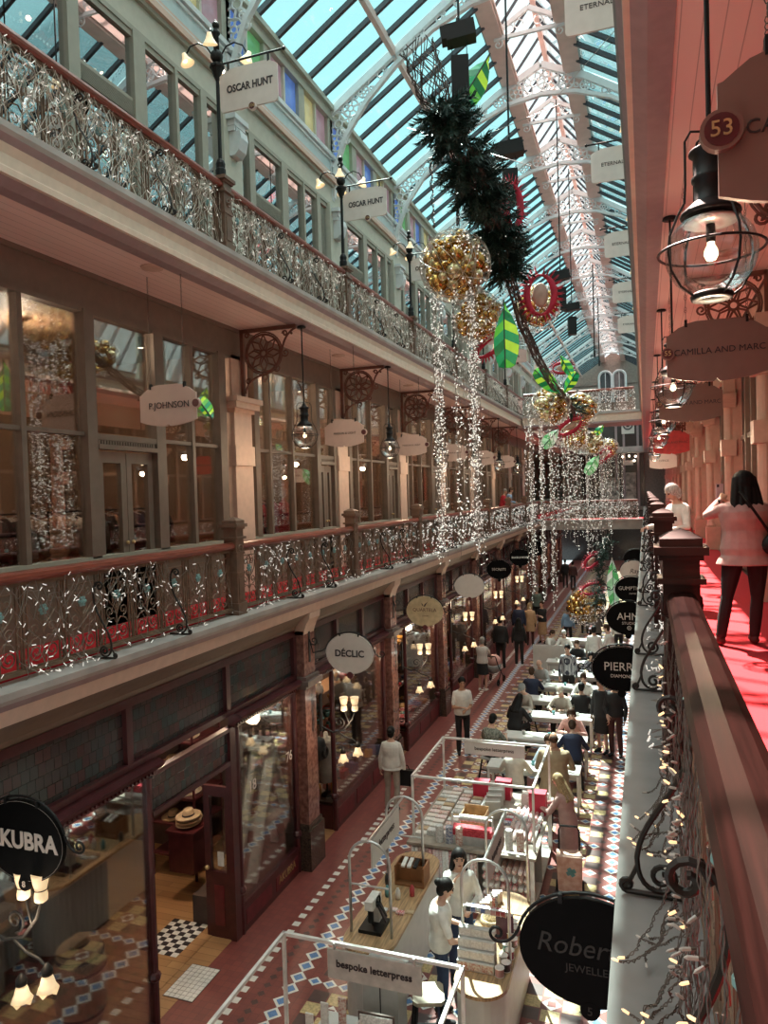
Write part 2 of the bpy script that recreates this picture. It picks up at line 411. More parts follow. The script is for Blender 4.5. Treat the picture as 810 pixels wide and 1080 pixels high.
# ---- upper gallery window wall, frieze and clerestory
g = thing('wall_upper', 'pale sage window wall of the far upper gallery below the glass roof', 'wall', kind='structure')
MB().box(XW - .1, 2, 12.44, XW + .03, YE, 12.9).build('frieze', M_SAGE, g)
MB().box(XW - .1, 2, 12.40, XW + .05, YE, 12.47).box(XW - .1, 2, 12.86, XW + .09, YE, 12.93).build('sage_moulding', M_SAGE_D, g)
MB().box(XW - .1, 2, 12.93, XW + .14, YE, 13.03).box(XW - .1, 2, 13.07, XW + .10, YE, 13.13).build('pink_moulding', M_CREAM2, g)
MB().box(XW - .1, 2, 13.12, XW + .01, YE, 13.55).build('blue_frieze', M_BLUEBAND, g)
MB().box(XW - .1, 2, 13.03, XW + .12, YE, 13.07).box(XW - .1, 2, 13.53, XW + .07, YE, 13.62).box(XW - .1, 2, 13.45, XW + .04, YE, 13.49).build('white_moulding', M_ROOFW, g)
MB().box(XW - .1, 2, 14.34, XW + .07, YE, 14.62).build('eaves_board', M_SAGE_D, g)
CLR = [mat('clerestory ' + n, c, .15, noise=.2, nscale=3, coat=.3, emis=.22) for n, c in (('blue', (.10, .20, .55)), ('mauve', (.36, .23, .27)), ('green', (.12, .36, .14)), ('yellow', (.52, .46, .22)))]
seq = [0, 2, 1, 0, 3, 1]; i = 0
y = 2.2 + .02
while y < YE - 2:
    MB().box(XW - .1, y - .13, 13.62, XW + .04, y + .13, 14.36).build('clerestory_post', M_SAGE_D, g)
    y2 = y + BAY / 3; mid = (y + y2) / 2
    MB().box(XW - .08, mid - .03, 13.62, XW + .02, mid + .03, 14.34).box(XW - .08, y + .13, 13.62, XW + .01, y2 - .13, 13.68).build('clerestory_sash', M_SAGE, g)
    if y < 45:
        for a, b in ((y + .13, mid - .03), (mid + .03, y2 - .13)):
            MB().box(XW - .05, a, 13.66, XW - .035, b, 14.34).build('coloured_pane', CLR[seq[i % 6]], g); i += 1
    y = y2
MB().box(XW - 1.6, 2, 13.2, XW - 1.5, YE, 14.4).build('rear_board', M_SAGE, g)
for k in range(-2, 9):
    c = CY(k)
    w = thing('window_%d' % (k + 20), 'tall sage framed gallery window under the clerestory, %s bay of the upper gallery' % ORD[k + 2], 'window', kind='structure')
    fr = MB()
    for dy, wd in ((.62, .19), (1.86, .25), (2.7, .06), (3.4, .16)): fr.box(XW - .08, c + dy - wd / 2, 9.4, XW + .06, c + dy + wd / 2, 12.42)
    fr.box(XW - .06, c + .2, 12.32, XW + .03, c + 4.0, 12.42).box(XW - .06, c + .2, 9.36, XW + .05, c + 4.0, 9.75)
    fr.build('window_frame', M_SAGE_D, w)
    gl = MB()
    for a in range(11): gl.box(XW - .02, c + .72, 11.26 + a * .018, XW + .03, c + 1.74, 11.268 + a * .018)
    gl.box(XW - .03, c + .72, 11.2, XW + .02, c + 1.74, 11.25).box(XW - .03, c + .72, 11.46, XW + .02, c + 1.74, 11.5)
    gl.build('grille', M_SAGE_D, w)
    for a, b in ((.25, .53), (.72, 1.74), (1.98, 2.67), (2.73, 3.32), (3.48, 3.9)):
        MB().box(XW - .02, c + a, 9.75, XW - .01, c + b, 12.34).build('pane', M_GLASS2, w)
    if k == -1:
        MB().box(XW - .02, c - .33, 9.75, XW - .01, c + .25, 12.34).build('pane', M_GLASS2, w); continue
    p = MB().box(XW - .08, c - .36, 9.35, XW + .1, c + .2, 12.44)
    o = p.build('trim_%d' % (k + 30), M_SAGE); struct(o, 'pale pilaster with scrolled capital on the upper gallery wall, %s from the near end' % ORD[k + 2], 'pilaster')
    cp = MB().box(XW + .1, c - .3, 12.25, XW + .28, c + .14, 12.33).box(XW + .1, c - .25, 12.16, XW + .24, c + .09, 12.25)
    for j in range(5): cp.box(XW + .1, c - .24 + j * .07, 12.08, XW + .22, c - .2 + j * .07, 12.16)
    cp.prism([(0, 0), (.2, 0), (.22, -.12), (.17, -.3), (.1, -.38), (0, -.38)], (XW + .1, c - .2, 12.08), (1, 0, 0), (0, 0, 1), -.24)
    cp.build('capital', M_ROOFW, o)
g = thing('wall_gallery_rooms', 'dim grey rooms behind the upper gallery windows', 'wall', kind='structure')
MB().box(-8.9, 2, 9.3, -8.8, YE, 13.2).build('rear_wall', M_DARKWALL, g)
MB().box(-8.8, 2, 12.6, XW - .1, YE, 12.7).build('room_ceiling', M_DARKWALL, g)

# ---- glass roof
RX, EZ = -2.30, 14.62                # ridge line, eaves height
XE, BX, BZ, RZ = -6.42, .80, 16.72, 17.86
def roof_x(side, t): return RX + side * (4.12 * (1 - t) + BX * t)
g = thing('roof_glazing', 'long glass roof of aqua panes between dark glazing bars', 'roof', kind='structure')
for s, nm in ((-1, 'a'), (1, 'b')):
    pane = MB().add([(RX + s * 4.12, -2.5, EZ), (RX + s * 4.12, YE, EZ), (RX + s * BX, YE, BZ), (RX + s * BX, -2.5, BZ)], [(0, 1, 2, 3)])
    pane.build('roof_pane', M_ROOFGL, g)
    MB().add([(RX + s * BX, -2.5, BZ + .12), (RX + s * BX, YE, BZ + .12), (RX, YE, RZ), (RX, -2.5, RZ)], [(0, 1, 2, 3)]).build('lantern_pane', M_LANTGL, g)
    br = MB(); lb = MB(); y = 1.1 - BAY * 5 / 6
    while y < YE:
        br.beam((RX + s * 4.12, y, EZ - .03), (RX + s * BX, y, BZ - .03), .075, .10); lb.beam((RX + s * BX, y, BZ + .1), (RX, y, RZ - .02), .035, .06)
        y += BAY / 6
    br.build('glazing_bar', M_BARS, g); lb.build('lantern_bar', M_BARS, g)
    MB().box(RX + s * BX - .19, -2.3, BZ - .16, RX + s * BX + .19, YE, BZ + .14).box(RX + s * BX - .235, -2.3, BZ - .10, RX + s * BX + .235, YE, BZ - .04).build('lantern_beam', M_ROOFP, g)
    MB().box(RX + s * (BX + .02), -2.3, BZ + .1, RX + s * (BX + .19), YE, BZ + .66).build('added_shade_kerb', M_ROOFP, g)  # upstand added to widen the beam's shadow over the near handrail
    xp, zp = RX + s * 2.56, EZ + (BZ - EZ) * .47
    MB().box(xp - .05, 0, zp - .2, xp + .05, YE, zp - .03).build('purlin', M_ROOFP, g)
    MB().box(RX + s * 4.12 - .15, 0, EZ - .08, RX + s * 4.12 + .16, YE, EZ + .02).build('eaves_gutter', M_SAGE_D, g)
MB().box(RX - .06, 0, RZ - .16, RX + .06, YE, RZ + .02).build('ridge_board', M_ROOFP, g)

# ---- cast-iron roof trusses
def truss_part(s):
    m = MB()
    up = [(4.10, 14.50), (3.3, 15.02), (2.2, 15.72), (1.1, 16.42), (0, 16.95)]
    lo = [(4.06, 12.65), (3.98, 13.3), (3.72, 13.95), (3.2, 14.62), (2.5, 15.25), (1.7, 15.78), (.85, 16.1), (0, 16.2)]
    U = [(RX + s * a, 0, b) for a, b in up]; Lw = [(RX + s * a, 0, b) for a, b in lo]
    for A, w, h in ((U, .10, .16), (Lw, .10, .09)):
        for p, q in zip(A[:-1], A[1:]): m.beam(p, q, w, h)
    m.beam((RX + s * 4.12, 0, 12.6), (RX + s * 4.12, 0, 14.55), .12, .14, up=(0, 1, 0))
    def at(L, t):
        t *= len(L) - 1; i = min(int(t), len(L) - 2); f = t - i; return Vector(L[i]).lerp(Vector(L[i + 1]), f)
    wall = [(RX + s * 4.06, 0, 12.7 + .45 * j) for j in range(5)]
    for j in range(13):                               # rings and leaf scrolls that fill the spandrel
        t = (j + .8) / 13.2
        l = at(Lw, t)
        up_t = at(U, max(0, (t - .28) / .72)) if t > .28 else at(wall, t / .28)
        c = (l + up_t) / 2; r = max(.06, min(.27, (l - up_t).length / 2 - .07))
        m.ring(c, r, .022, 'y', 14, 4); 
        if r > .1:
            m.ring(c, r * .35, .02, 'y', 10, 4)
            for q in range(6):
                a = q * PI / 3 + .3
                m.beam(c + Vector((cos(a), 0, sin(a))) * r * .35, c + Vector((cos(a), 0, sin(a))) * r, .03, .025, up=(0, 1, 0))
        d = (up_t - l).normalized(); sp = Vector((d.z, 0, -d.x))
        for e in (-1, 1):
            m.tube(spiral(c + sp * (r + .05) * 1 + d * e * r * .6, r * .42, .02, 1.2, 0, sp, d * e, 12), .018, 4)
    return m
T0 = None
for k in range(-2, 12):
    if T0 is None:
        T0 = thing('roof_truss', 'pale filigree iron roof truss', 'roof truss', (0, CY(k), 0), kind='structure')
        for s in (-1, 1): truss_part(s).build('half_truss', M_ROOFW, T0)
        TT = tree_of(T0); o = T0
    else: o = dup(T0, (0, CY(k), 0), tree=TT)
    o['label'] = 'pale filigree iron roof truss under the glass, %s from the near end' % (ORD[k + 2] if k < 10 else ['', 'second last', 'last'][k - 9])
L0 = None
for k in range(-1, 12):
    y = CY(k) + BAY / 2
    if L0 is None:
        L0 = thing('lantern_brace', 'small', 'roof brace', (0, y, 0), kind='structure'); m = MB()
        m.beam((RX - .8, 0, 16.66), (RX, 0, 17.1), .07, .1).beam((RX + .8, 0, 16.66), (RX, 0, 17.1), .07, .1).beam((RX - .8, 0, 16.55), (RX + .8, 0, 16.55), .06, .08)
        for e in (-1, 1):
            for j in range(3): m.ring((RX + e * (.62 - j * .2), 0, 16.66 + j * .06), .06 + j * .02, .014, 'y', 10, 4)
            m.tube(spiral((RX + e * .7, 0, 16.42), .12, .02, 1.3, PI / 2, (e, 0, 0), (0, 0, 1), 12), .015, 4)
        m.build('pierced_brace', M_ROOFW, L0); LT = tree_of(L0); o = L0
    else: o = dup(L0, (0, y, 0), tree=LT)
    o['label'] = 'small pierced brace across the roof lantern, %s from the near end' % (ORD[k + 1] if k < 11 else 'farthest')

# ---- end of the arcade
g = thing('wall_back', 'grey brown end wall with twin arched windows under the roof gable', 'wall', kind='structure')
MB().box(-9.3, YE, 0, 3, YE + .3, 12.5).box(-6.6, YE, 12.5, 2.2, YE + .3, 14.7).build('wall_face', M_ENDWALL, g)
MB().prism([(-6.42, 14.62), (1.82, 14.62), (RX, 17.4)], (0, YE, 0), (1, 0, 0), (0, 0, 1), -.3).build('gable', M_ENDWALL, g)
for x in (-2.95, -1.85):
    arch = MB(); pts = [(-.5, 13.2), (-.5, 15.3)] + [(-.5 * cos(a), 15.3 + .5 * sin(a)) for a in [PI * j / 10 for j in range(1, 10)]] + [(.5, 15.3), (.5, 13.2)]
    arch.tube([(x + a, YE - .06, b) for a, b in pts], .10, 6)
    arch.build('arch_surround', M_ROOFW, g)
    MB().prism([(x + a * .85, b) for a, b in pts], (0, YE - .03, 0), (1, 0, 0), (0, 0, 1), -.02).build('arch_pane', mat('dark window glass', (.05, .06, .07), .08), g)
    MB().box(x - .03, YE - .08, 13.2, x + .03, YE - .03, 15.8).box(x - .42, YE - .08, 14.3, x + .42, YE - .03, 14.36).build('arch_sash', M_ROOFW, g)
MB().box(-5.1, YE - 2.2, 8.9, -.05, YE, 9.35).build('end_gallery', M_LEDGE, g)
MB().box(-9.2, YE - .1, 0, 1.8, YE - .02, 4.2).box(-5.1, YE - .1, 4.5, -.05, YE - .02, 8.9).box(-5.1, YE - .1, 9.35, -.05, YE - .02, 12.3).build('end_glass_dark_panel', mat('dim shop glass and dark panel', (.04, .03, .03), .12), g)  # ground-level part is a dark sheet added to cover the sky-lit wall
for x in (-4.6, -3.4, -2.2, -1.6, -.5): MB().box(x - .09, YE - .25, 4.5, x + .09, YE - .1, 12.3).build('end_mullion', M_MAUVE, g)
MB().box(-1.75, YE - .3, 10.5, -.75, YE - .2, 12.0).build('poster', M_PLATE, g)
MB().ring((-1.25, YE - .31, 11.2), .34, .06, 'y', 16, 5).ball((-1.25, YE - .31, 11.2), .16).build('poster_print', M_INK, g)
MB().box(-1.7, YE - .4, 7.9, -.9, YE - .3, 8.3).build('end_sign', M_PLATE, g)
MB().box(-1.5, YE - .4, 4.6, -.7, YE - .3, 7.3).build('end_display', mat('pale shop display', (.5, .42, .36), .5, noise=.4, nscale=3), g)
MB().box(-3.1, YE - .4, 4.9, -2.0, YE - .3, 6.9).build('end_display', MATS['pale shop display'], g)
for x, z in ((-1.7, 8.6), (-.7, 8.6), (-.8, 8.25), (-1.2, 8.65)): MB().ball((x, YE - .5, z), .09).build('end_lamp', M_SPOT, g)

# ---- walls of the near side (seen past the carpet and in the far shop windows)
XRW = 1.66
g = thing('wall_right', 'salmon shopfront wall with slim fluted pilasters along the red carpet', 'wall', kind='structure')
M_SALMON = mat('salmon pilaster paint', (.60, .42, .34), .5, noise=.05)
MB().box(XRW + .02, -2, 4.5, XRW + .3, YE, 5.3).build('stall_board', M_TAUPE, g)
MB().box(XRW, -2, 8.3, XRW + .3, YE, 8.93).build('frieze', M_CREAM2, g)
MB().box(XRW - .06, -2, 8.28, XRW + .1, YE, 8.36).build('frieze_moulding', M_CREAM2, g)
MB().box(XRW + .05, -2, 5.3, XRW + .06, YE, 8.3).build('pane', mat('dim window glass', (.035, .02, .018), .35, spec=.3), g)
MB().box(XRW + 2.0, -2, 4.5, XRW + 2.1, YE, 8.9).build('rear_wall', M_BROWNWALL, g)
for k in range(-2, 12):
    c = CY(k)
    for dy, wd in ((1.05, .12), (1.75, .05), (2.45, .12), (3.2, .12)): MB().box(XRW - .02, c + dy - wd / 2, 4.5, XRW + .1, c + dy + wd / 2, 8.3).build('mullion', M_TAUPE, g)
    MB().box(XRW, c + .3, 6.86, XRW + .08, c + 4, 6.94).build('transom', M_TAUPE, g)
    m = MB()
    x = XRW - .16
    m.box(x - .13, c - .15, 4.5, x + .22, c + .15, 5.05).lathe([(.105, 5.05), (.12, 5.1), (.10, 5.16), (.092, 7.5)], 16, (x, c, 0)).box(x + .02, c - .08, 4.5, x + .22, c + .08, 8.3).box(x - .15, c - .16, 6.6, x + .1, c + .16, 6.9)
    m.box(x - .15, c - .16, 7.5, x + .1, c + .16, 7.56).box(x - .2, c - .2, 7.56, x + .1, c + .2, 7.64).box(x - .24, c - .24, 7.64, x + .1, c + .24, 7.74).box(x - .1, c - .12, 7.74, x + .1, c + .12, 8.3)
    o = m.build('trim_%d' % (k + 50), M_SALMON)
    struct(o, 'salmon pilaster with stepped capital beside the red carpet, %s from the near end' % (ORD[k + 2] if k < 10 else ['', 'second last', 'last'][k - 9]), 'pilaster')
g = thing('wall_right_upper', 'sage wall of the upper gallery on the near side', 'wall', kind='structure')
MB().box(1.82, -2, 9.35, 2.0, YE, 12.9).build('wall_face', M_SAGE, g)
MB().box(1.76, -2, 12.9, 1.95, YE, 14.6).build('frieze', M_BLUEBAND, g)
for k in range(-1, 12): MB().box(1.74, CY(k) - .3, 9.35, 1.84, CY(k) + .3, 12.9).box(1.78, CY(k) + .8, 10, 1.83, CY(k) + 3.6, 12.4, 0).build('pier', M_ROOFW, g)
g = thing('wall_ground_right', 'maroon ground-floor shopfronts under the near gallery', 'wall', kind='structure')
MB().box(.42, 1, 0, .62, YE, .5).box(.42, 1, 3.1, .62, YE, 4.3).build('timber_front', M_MAROON, g)
MB().box(.5, 1, .5, .51, YE, 3.1).build('pane', M_GLASS, g)
MB().box(1.9, 1, 0, 2.0, YE, 4.3).build('rear_wall', M_DARKWALL, g)
MB().box(.35, .5, -.2, 2.0, YE, 0).build('shop_floor', M_WOODF, g)
for k in range(-2, 12):
    c = CY(k); m = MB().box(.28, c - .25, .7, .62, c + .25, 4.2, 0).box(.25, c - .28, 0, .62, c + .28, .7, 1); o = m.build('trim_%d' % (k + 70), [M_MARBLE, M_GRANITE])
    struct(o, 'marble pillar under the near gallery, %s from the near end' % (ORD[k + 2] if k < 10 else ['', 'second last', 'last'][k - 9]), 'pillar')
g = thing('wall_front', 'cream wall closing the arcade behind the viewer', 'wall', kind='structure')
MB().box(-9.3, -2.5, 0, 3.0, -2.3, 14.6).build('wall_face', M_TAUPE, g)
MB().box(-6.6, -2.5, 14.5, 2.2, -2.3, 18).build('gable', M_TAUPE, g)

# ---- cross bridges
def bridge(y, zf, lab):
    g = thing('trim_bridge', lab, 'bridge', kind='structure')
    MB().box(-5.05, y, zf - .10, -.08, y + 2.2, zf).build('ledge', M_LEDGE, g)
    MB().box(-5.05, y + .04, zf - .42, -.08, y + 2.16, zf - .10).build('fascia', M_LEDGE if zf < 6 else M_CREAM, g)
    MB().box(-5.05, y + .02, zf - .5, -.08, y + 2.18, zf - .42).build('bead', M_LEDGE if zf < 6 else M_MAUVE, g)
    MB().box(-5.05, y + .3, zf, -.08, y + 2.0, zf + .012).build('carpet', M_CARPET, g)
bridge(38.1, 4.5, 'first-floor footbridge crossing the void far down the arcade')
bridge(32.6, 9.35, 'upper footbridge crossing the void below the end gable')

for i, (x, y) in enumerate(((-5.55, 7.45), (-5.75, 13.6), (-5.75, 18.2), (.95, 5.6), (1.0, 9.9))):
    tag(MB().lathe([(0, 0), (.05, -.015), (.06, -.01), (.09, -.02), (.10, -.01), (.13, -.016), (.14, 0)], 20, (x, y, 8.898)).build('ceiling_rose', M_CREAM2, smooth=True), 'round vent rose on the %s' % ['pink soffit above the P.JOHNSON sign', 'pink soffit beyond the first far lantern', 'pink soffit farther along the far gallery', 'salmon soffit above the nearer tan sign', 'salmon soffit above the second tan sign'][i], 'vent')
# ================================================================== RAILINGS
def panel_mb():                       # one cast panel, .5 m wide, in the Y-Z plane
    m = MB(); W = .50; b = .010
    def fl(pts, r=.0085): m.tube([(0, p[0], p[1]) for p in pts], r, 4)
    for y in (.015, .06, W - .06, W - .015): m.box(-.008, y - .007, .09, .008, y + .007, .86)
    m.box(-.012, 0, .085, .012, W, .105).box(-.012, 0, .845, .012, W, .865).box(-.010, .06, .775, .010, W - .06, .787)
    c = W / 2; Y, Z = (0, 1, 0), (0, 0, 1)
    fl([(c, .10), (c, .55)], .009)
    for e in (-1, 1):
        ev = (0, e, 0)
        def sp(cy, cz, r0, r1, t, a0): m.tube(spiral((0, c + e * cy, cz), r0, r1, t, a0, ev, Z, 16), .008, 4)
        sp(.095, .215, .085, .018, 1.5, PI)
        sp(.10, .43, .062, .014, 1.3, -PI / 2)
        sp(.085, .70, .048, .012, 1.3, PI)
        fl([(c, .30), (c + e * .05, .36), (c + e * .13, .34), (c + e * .17, .29)], .008)
        fl([(c, .38), (c + e * .03, .47), (c + e * .10, .53), (c + e * .15, .60), (c + e * .17, .70)], .008)
        fl([(c, .47), (c + e * .05, .52), (c + e * .06, .57)], .011)
        fl([(c + e * .02, .64), (c + e * .05, .72), (c + e * .02, .775)], .008)
        for z in (.15, .33, .5): m.ring((0, c + e * .205, z), .022, .006, 'x', 8, 4)
    m.ring((0, c, .745), .03, .007, 'x', 8, 4)
    return m
_p = panel_mb().build('panel', M_IRON); PANEL_ME = _p.data; bpy.data.objects.remove(_p)
def rosette_mb():
    m = MB(); m.ball((.012, .25, .60), .028, 8, 5)
    for k in range(6):
        a = k * PI / 3; m.ball((.006, .25 + .036 * cos(a), .60 + .036 * sin(a)), .02, 6, 4)
    return m
_p = rosette_mb().build('rosette', M_TEAL); ROS_ME = _p.data; bpy.data.objects.remove(_p)
def stay_mb():                         # S-scroll stay from the outer ledge up to the railing
    m = MB()
    m.tube(spiral((.10, 0, .735), .012, .05, 1.25, PI * .5, (1, 0, 0), (0, 0, 1), 16) + bez((.10, 0, .786), (.03, 0, .79), (.0, 0, .66), (.04, 0, .54), 8)[1:] + bez((.04, 0, .54), (.09, 0, .38), (.21, 0, .30), (.225, 0, .15), 9)[1:] + bez((.225, 0, .15), (.225, 0, .06), (.19, 0, .028), (.135, 0, .03), 6)[1:] + spiral((.135, 0, .085), .055, .012, 1.5, -PI / 2, (-1, 0, 0), (0, 0, 1), 20)[1:], .0105, 6)
    m.tube([(-.01, 0, .014), (.15, 0, .014), (.262, 0, .016)] + spiral((.262, 0, .042), .026, .010, 1.0, -PI / 2, (1, 0, 0), (0, 0, 1), 10), .011, 6)
    m.tube(bez((.225, 0, .12), (.245, 0, .07), (.26, 0, .04), (.275, 0, .03), 5), .009, 5)
    return m
_p = stay_mb().build('stay', M_STAY); STAY_ME = _p.data; bpy.data.objects.remove(_p)
def handrail_mb(L):
    pr = [(-.075, .905), (-.05, .885), (.05, .885), (.075, .905), (.082, .93), (.072, .962), (.045, .982), (0, .987), (-.045, .982), (-.072, .962), (-.082, .93)]
    m = MB(); m.prism(pr, (0, L, 0), (1, 0, 0), (0, 0, 1), L, 0)
    return m
LR = BAY - .2
_p = handrail_mb(LR).build('handrail', M_MAHOG_SHADE); RAIL_ME = _p.data; bpy.data.objects.remove(_p)
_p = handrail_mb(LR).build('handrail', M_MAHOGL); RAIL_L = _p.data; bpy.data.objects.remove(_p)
_p = MB().box(-.03, 0, .862, .03, LR, .886).box(-.025, 0, .055, .025, LR, .088).build('iron_bar', M_IRON); BAR_ME = _p.data; bpy.data.objects.remove(_p)
def part(me, name, par, loc=(0, 0, 0), rot=None):
    o = bpy.data.objects.new(name, me); COL.objects.link(o); o.parent = par; o.location = loc
    if rot: o.rotation_euler = rot
    return o
def railing(rm):
    R = thing('iron_railing', 'r', 'railing')
    part(rm, 'handrail', R); part(BAR_ME, 'iron_bar', R)
    for i in range(8):
        p = part(PANEL_ME, 'panel', R, (0, .025 + i * .5, 0)); part(ROS_ME, 'rosette', p)
    for i in (2.75, 5.3): part(STAY_ME, 'stay', R, (.012, .025 + i * .5, 0))
    return R
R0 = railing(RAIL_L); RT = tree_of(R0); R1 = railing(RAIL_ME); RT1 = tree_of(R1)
def newel_mb(h=1.36, lamp=False):
    m = MB(); s = .095
    m.box(-s - .02, -s - .02, 0, s + .02, s + .02, .16).box(-s, -s, .16, s, s, h - .2)
    for z in (.55, .82): m.box(-s - .012, -s - .012, z, s + .012, s + .012, z + .03)
    m.box(-s - .03, -s - .03, h - .33, s + .03, s + .03, h - .30)
    z = h - .2
    m.box(-s - .02, -s - .02, z, s + .02, s + .02, z + .03).box(-s - .045, -s - .045, z + .03, s + .045, s + .045, z + .075)
    if not lamp:
        m.box(-.11, -.11, z + .075, .11, .11, z + .12)
        m.add([(-.11, -.11, z + .12), (.11, -.11, z + .12), (.11, .11, z + .12), (-.11, .11, z + .12), (-.06, -.06, z + .15), (.06, -.06, z + .15), (.06, .06, z + .15), (-.06, .06, z + .15), (0, 0, z + .172)],
              [(0, 1, 5, 4), (1, 2, 6, 5), (2, 3, 7, 6), (3, 0, 4, 7), (4, 5, 8), (5, 6, 8), (6, 7, 8), (7, 4, 8), (3, 2, 1, 0)])
    for sx in (-1, 1):
        m.ring((sx * (s + .004), 0, h - .46), .045, .012, 'x', 12, 5).ball((sx * (s + .006), 0, h - .46), .018, 6, 4)
        m.ring((0, sx * (s + .004), h - .46), .045, .012, 'y', 12, 5)
        m.box(sx * s, -.06, .2, sx * (s + .01), .06, .5)
    return m
NW0 = tag(newel_mb().build('newel_post', M_NEWEL), 'n', 'newel post'); NW2 = tag(newel_mb(1.16, True).build('newel_post', M_NEWEL), 'n', 'newel post')
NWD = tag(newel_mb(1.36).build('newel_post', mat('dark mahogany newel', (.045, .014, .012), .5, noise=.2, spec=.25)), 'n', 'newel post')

def lights_mb(L, nw, nb, seed, ledge=True, sg=1, bs=1.):
    """fairy light wires wound through a railing, bulbs as short sticks"""
    rnd = random.Random(seed); m = MB(); path = []
    for w in range(nw):
        y = rnd.uniform(0, L); z = rnd.uniform(.8, .92); pts = []
        n = rnd.randint(7, 12); dy = rnd.choice((-1, 1)) * rnd.uniform(.02, .09)
        for i in range(n):
            t = i / (n - 1)
            pts.append((sg * (.035 + rnd.uniform(-.02, .03) + (.20 * max(0, t - .8) * 3 if ledge else 0)), min(L, max(0, y + dy * i + rnd.uniform(-.05, .05))), max(.03, z - (z - .04) * min(1, t * 1.15))))
        m.tube(pts, .0036, 3); path += pts
    for w in range(nw // 3):
        y = rnd.uniform(0, L - .8); pts = [(sg * .05, y + i * .1, .5 + .4 * rnd.random()) for i in range(9)]
        m.tube(pts, .0036, 3); path += pts
    for i in range(nb):
        p = Vector(rnd.choice(path)) + Vector((rnd.uniform(-.01, .02) * sg, rnd.uniform(-.06, .06), rnd.uniform(-.05, .05))); p.z = max(.03, p.z)
        d = Vector((rnd.uniform(-.3, 1) * sg, rnd.uniform(-1, 1), rnd.uniform(-1, 1))).normalized() * .019
        m.tube([p - d, p + d], .0042 * bs, 4, 1)
    return m
FL = []
for sd in range(3): FL.append(tag(lights_mb(LR, 30, 210, sd).build('fairy_lights', [M_WIRE, M_FAIRY]), 'f', 'fairy lights'))
FF = tag(lights_mb(LR, 34, 330, 31, True, 1, 2.1).build('fairy_lights', [M_WIRE, M_FAIRY]), 'f', 'fairy lights')
FB = tag(lights_mb(LR, 60, 620, 41, False, 1, 2.4).build('fairy_lights', [M_WIRE, M_FAIRY]), 'f', 'fairy lights')
FD = []
for sd in range(3): FD.append(tag(lights_mb(LR, 120, 300, 10 + sd, False).build('fairy_lights', [M_WIREL, M_FAIRY]), 'f', 'fairy lights'))
def bay_word(k): return ORD[k]
used = set()
def put_once(o, loc, rz, label, **kw):
    if o.name in used or o.get('category') is None: pass
    if o not in used_objs:
        used_objs.append(o); o.location = loc; o.rotation_euler = (0, 0, rz); o['label'] = label
        if kw.get('group'): o['group'] = kw['group']
        return o
    return dup(o, loc, rz, label, tree=kw.get('tree'), group=kw.get('group'))
used_objs = []
# far side, first floor (k=-1 .. 6) and upper floor; right side first floor
for k in range(-1, 7):
    nm = ORD[k + 1]
    put_once(R0, (XL, NY(k) + .1, 4.5), 0, 'bronze iron railing on the far first gallery, %s bay from the near end' % nm, tree=RT, group='railings of the far first gallery')
    put_once(FL[(k + 1) % 3] if k < 2 else FF, (XL, NY(k) + .1, 4.5), 0, 'fairy lights wound through the far first-floor railing, %s bay from the near end' % nm, tree=[], group='fairy lights on the far first-floor railing')
    put_once(NW0, (XL, NY(k), 4.5), 0, 'brown newel with pyramid cap in the far first-floor railing, %s from the near end' % nm, tree=[], group='newels of the far first gallery')
for k in range(-2, 6):
    nm = ORD[k + 2]
    dup(R0, (XL, NY(k) + .1, 9.35), 0, 'iron railing of the far upper gallery above the cornice, %s bay from the near end' % nm, 'railings of the far upper gallery', RT)
    put_once(FD[(k + 2) % 3], (XL, NY(k) + .1, 9.35), 0, 'dense pale fairy lights on the far upper railing, %s bay from the near end' % nm, tree=[], group='fairy lights on the far upper railing')
    put_once(NW2, (XL, NY(k), 9.35), 0, 'brown newel carrying a lamp post in the far upper railing, %s from the near end' % nm, tree=[], group='newels of the far upper gallery')
# near side (mirrored by a half turn: local +x faces the void)
for k in range(-2, 8):
    nm = ORD[k + 2]
    put_once(R1, (XR, NY(k) + BAY - .1, 4.5), PI, 'mahogany topped railing beside the red carpet, %s bay from the viewer' % nm, tree=RT1, group='railings beside the red carpet')
    put_once(NWD, (XR, NY(k + 1), 4.5), 0, 'dark newel with stepped cap beside the red carpet, %s from the viewer' % nm, tree=[], group='newels beside the red carpet')
    if k > -2: dup(FL[k % 3], (XR, NY(k) + BAY - .1, 4.5), PI, 'fairy lights in the railing beside the red carpet, %s bay from the viewer' % nm, 'fairy lights beside the red carpet', [])
# bridges
for zf, yb, lab in ((4.5, 38.25, 'first-floor footbridge'), (9.35, 32.75, 'upper footbridge')):
    r = dup(R0, (-.35, yb, zf), PI / 2, 'fairy-lit red railing on the %s, half nearest the red carpet' % lab, None, RT)
    for c in kids(r):
        if c.name.startswith('stay'): bpy.data.objects.remove(c)
    r.rotation_euler = (0, 0, PI / 2); r.scale = (1, .56, 1)
    r2 = r.copy(); bpy.data.objects.remove(r2)
    q = dup(r, (-2.72, yb, zf), PI / 2, 'fairy-lit red railing on the %s, half toward the far shops' % lab, None, tree_of(r), scale=(1, .56, 1))
    f = put_once(FB, (-.35, yb - .03, zf), PI / 2, 'dense fairy lights on the %s railing, half nearest the red carpet' % lab, tree=[]); f.scale = (-1, .56, 1)
    f = dup(FB, (-2.72, yb - .03, zf), PI / 2, 'dense fairy lights on the %s railing, half toward the far shops' % lab, None, []); f.scale = (-1, .56, 1)

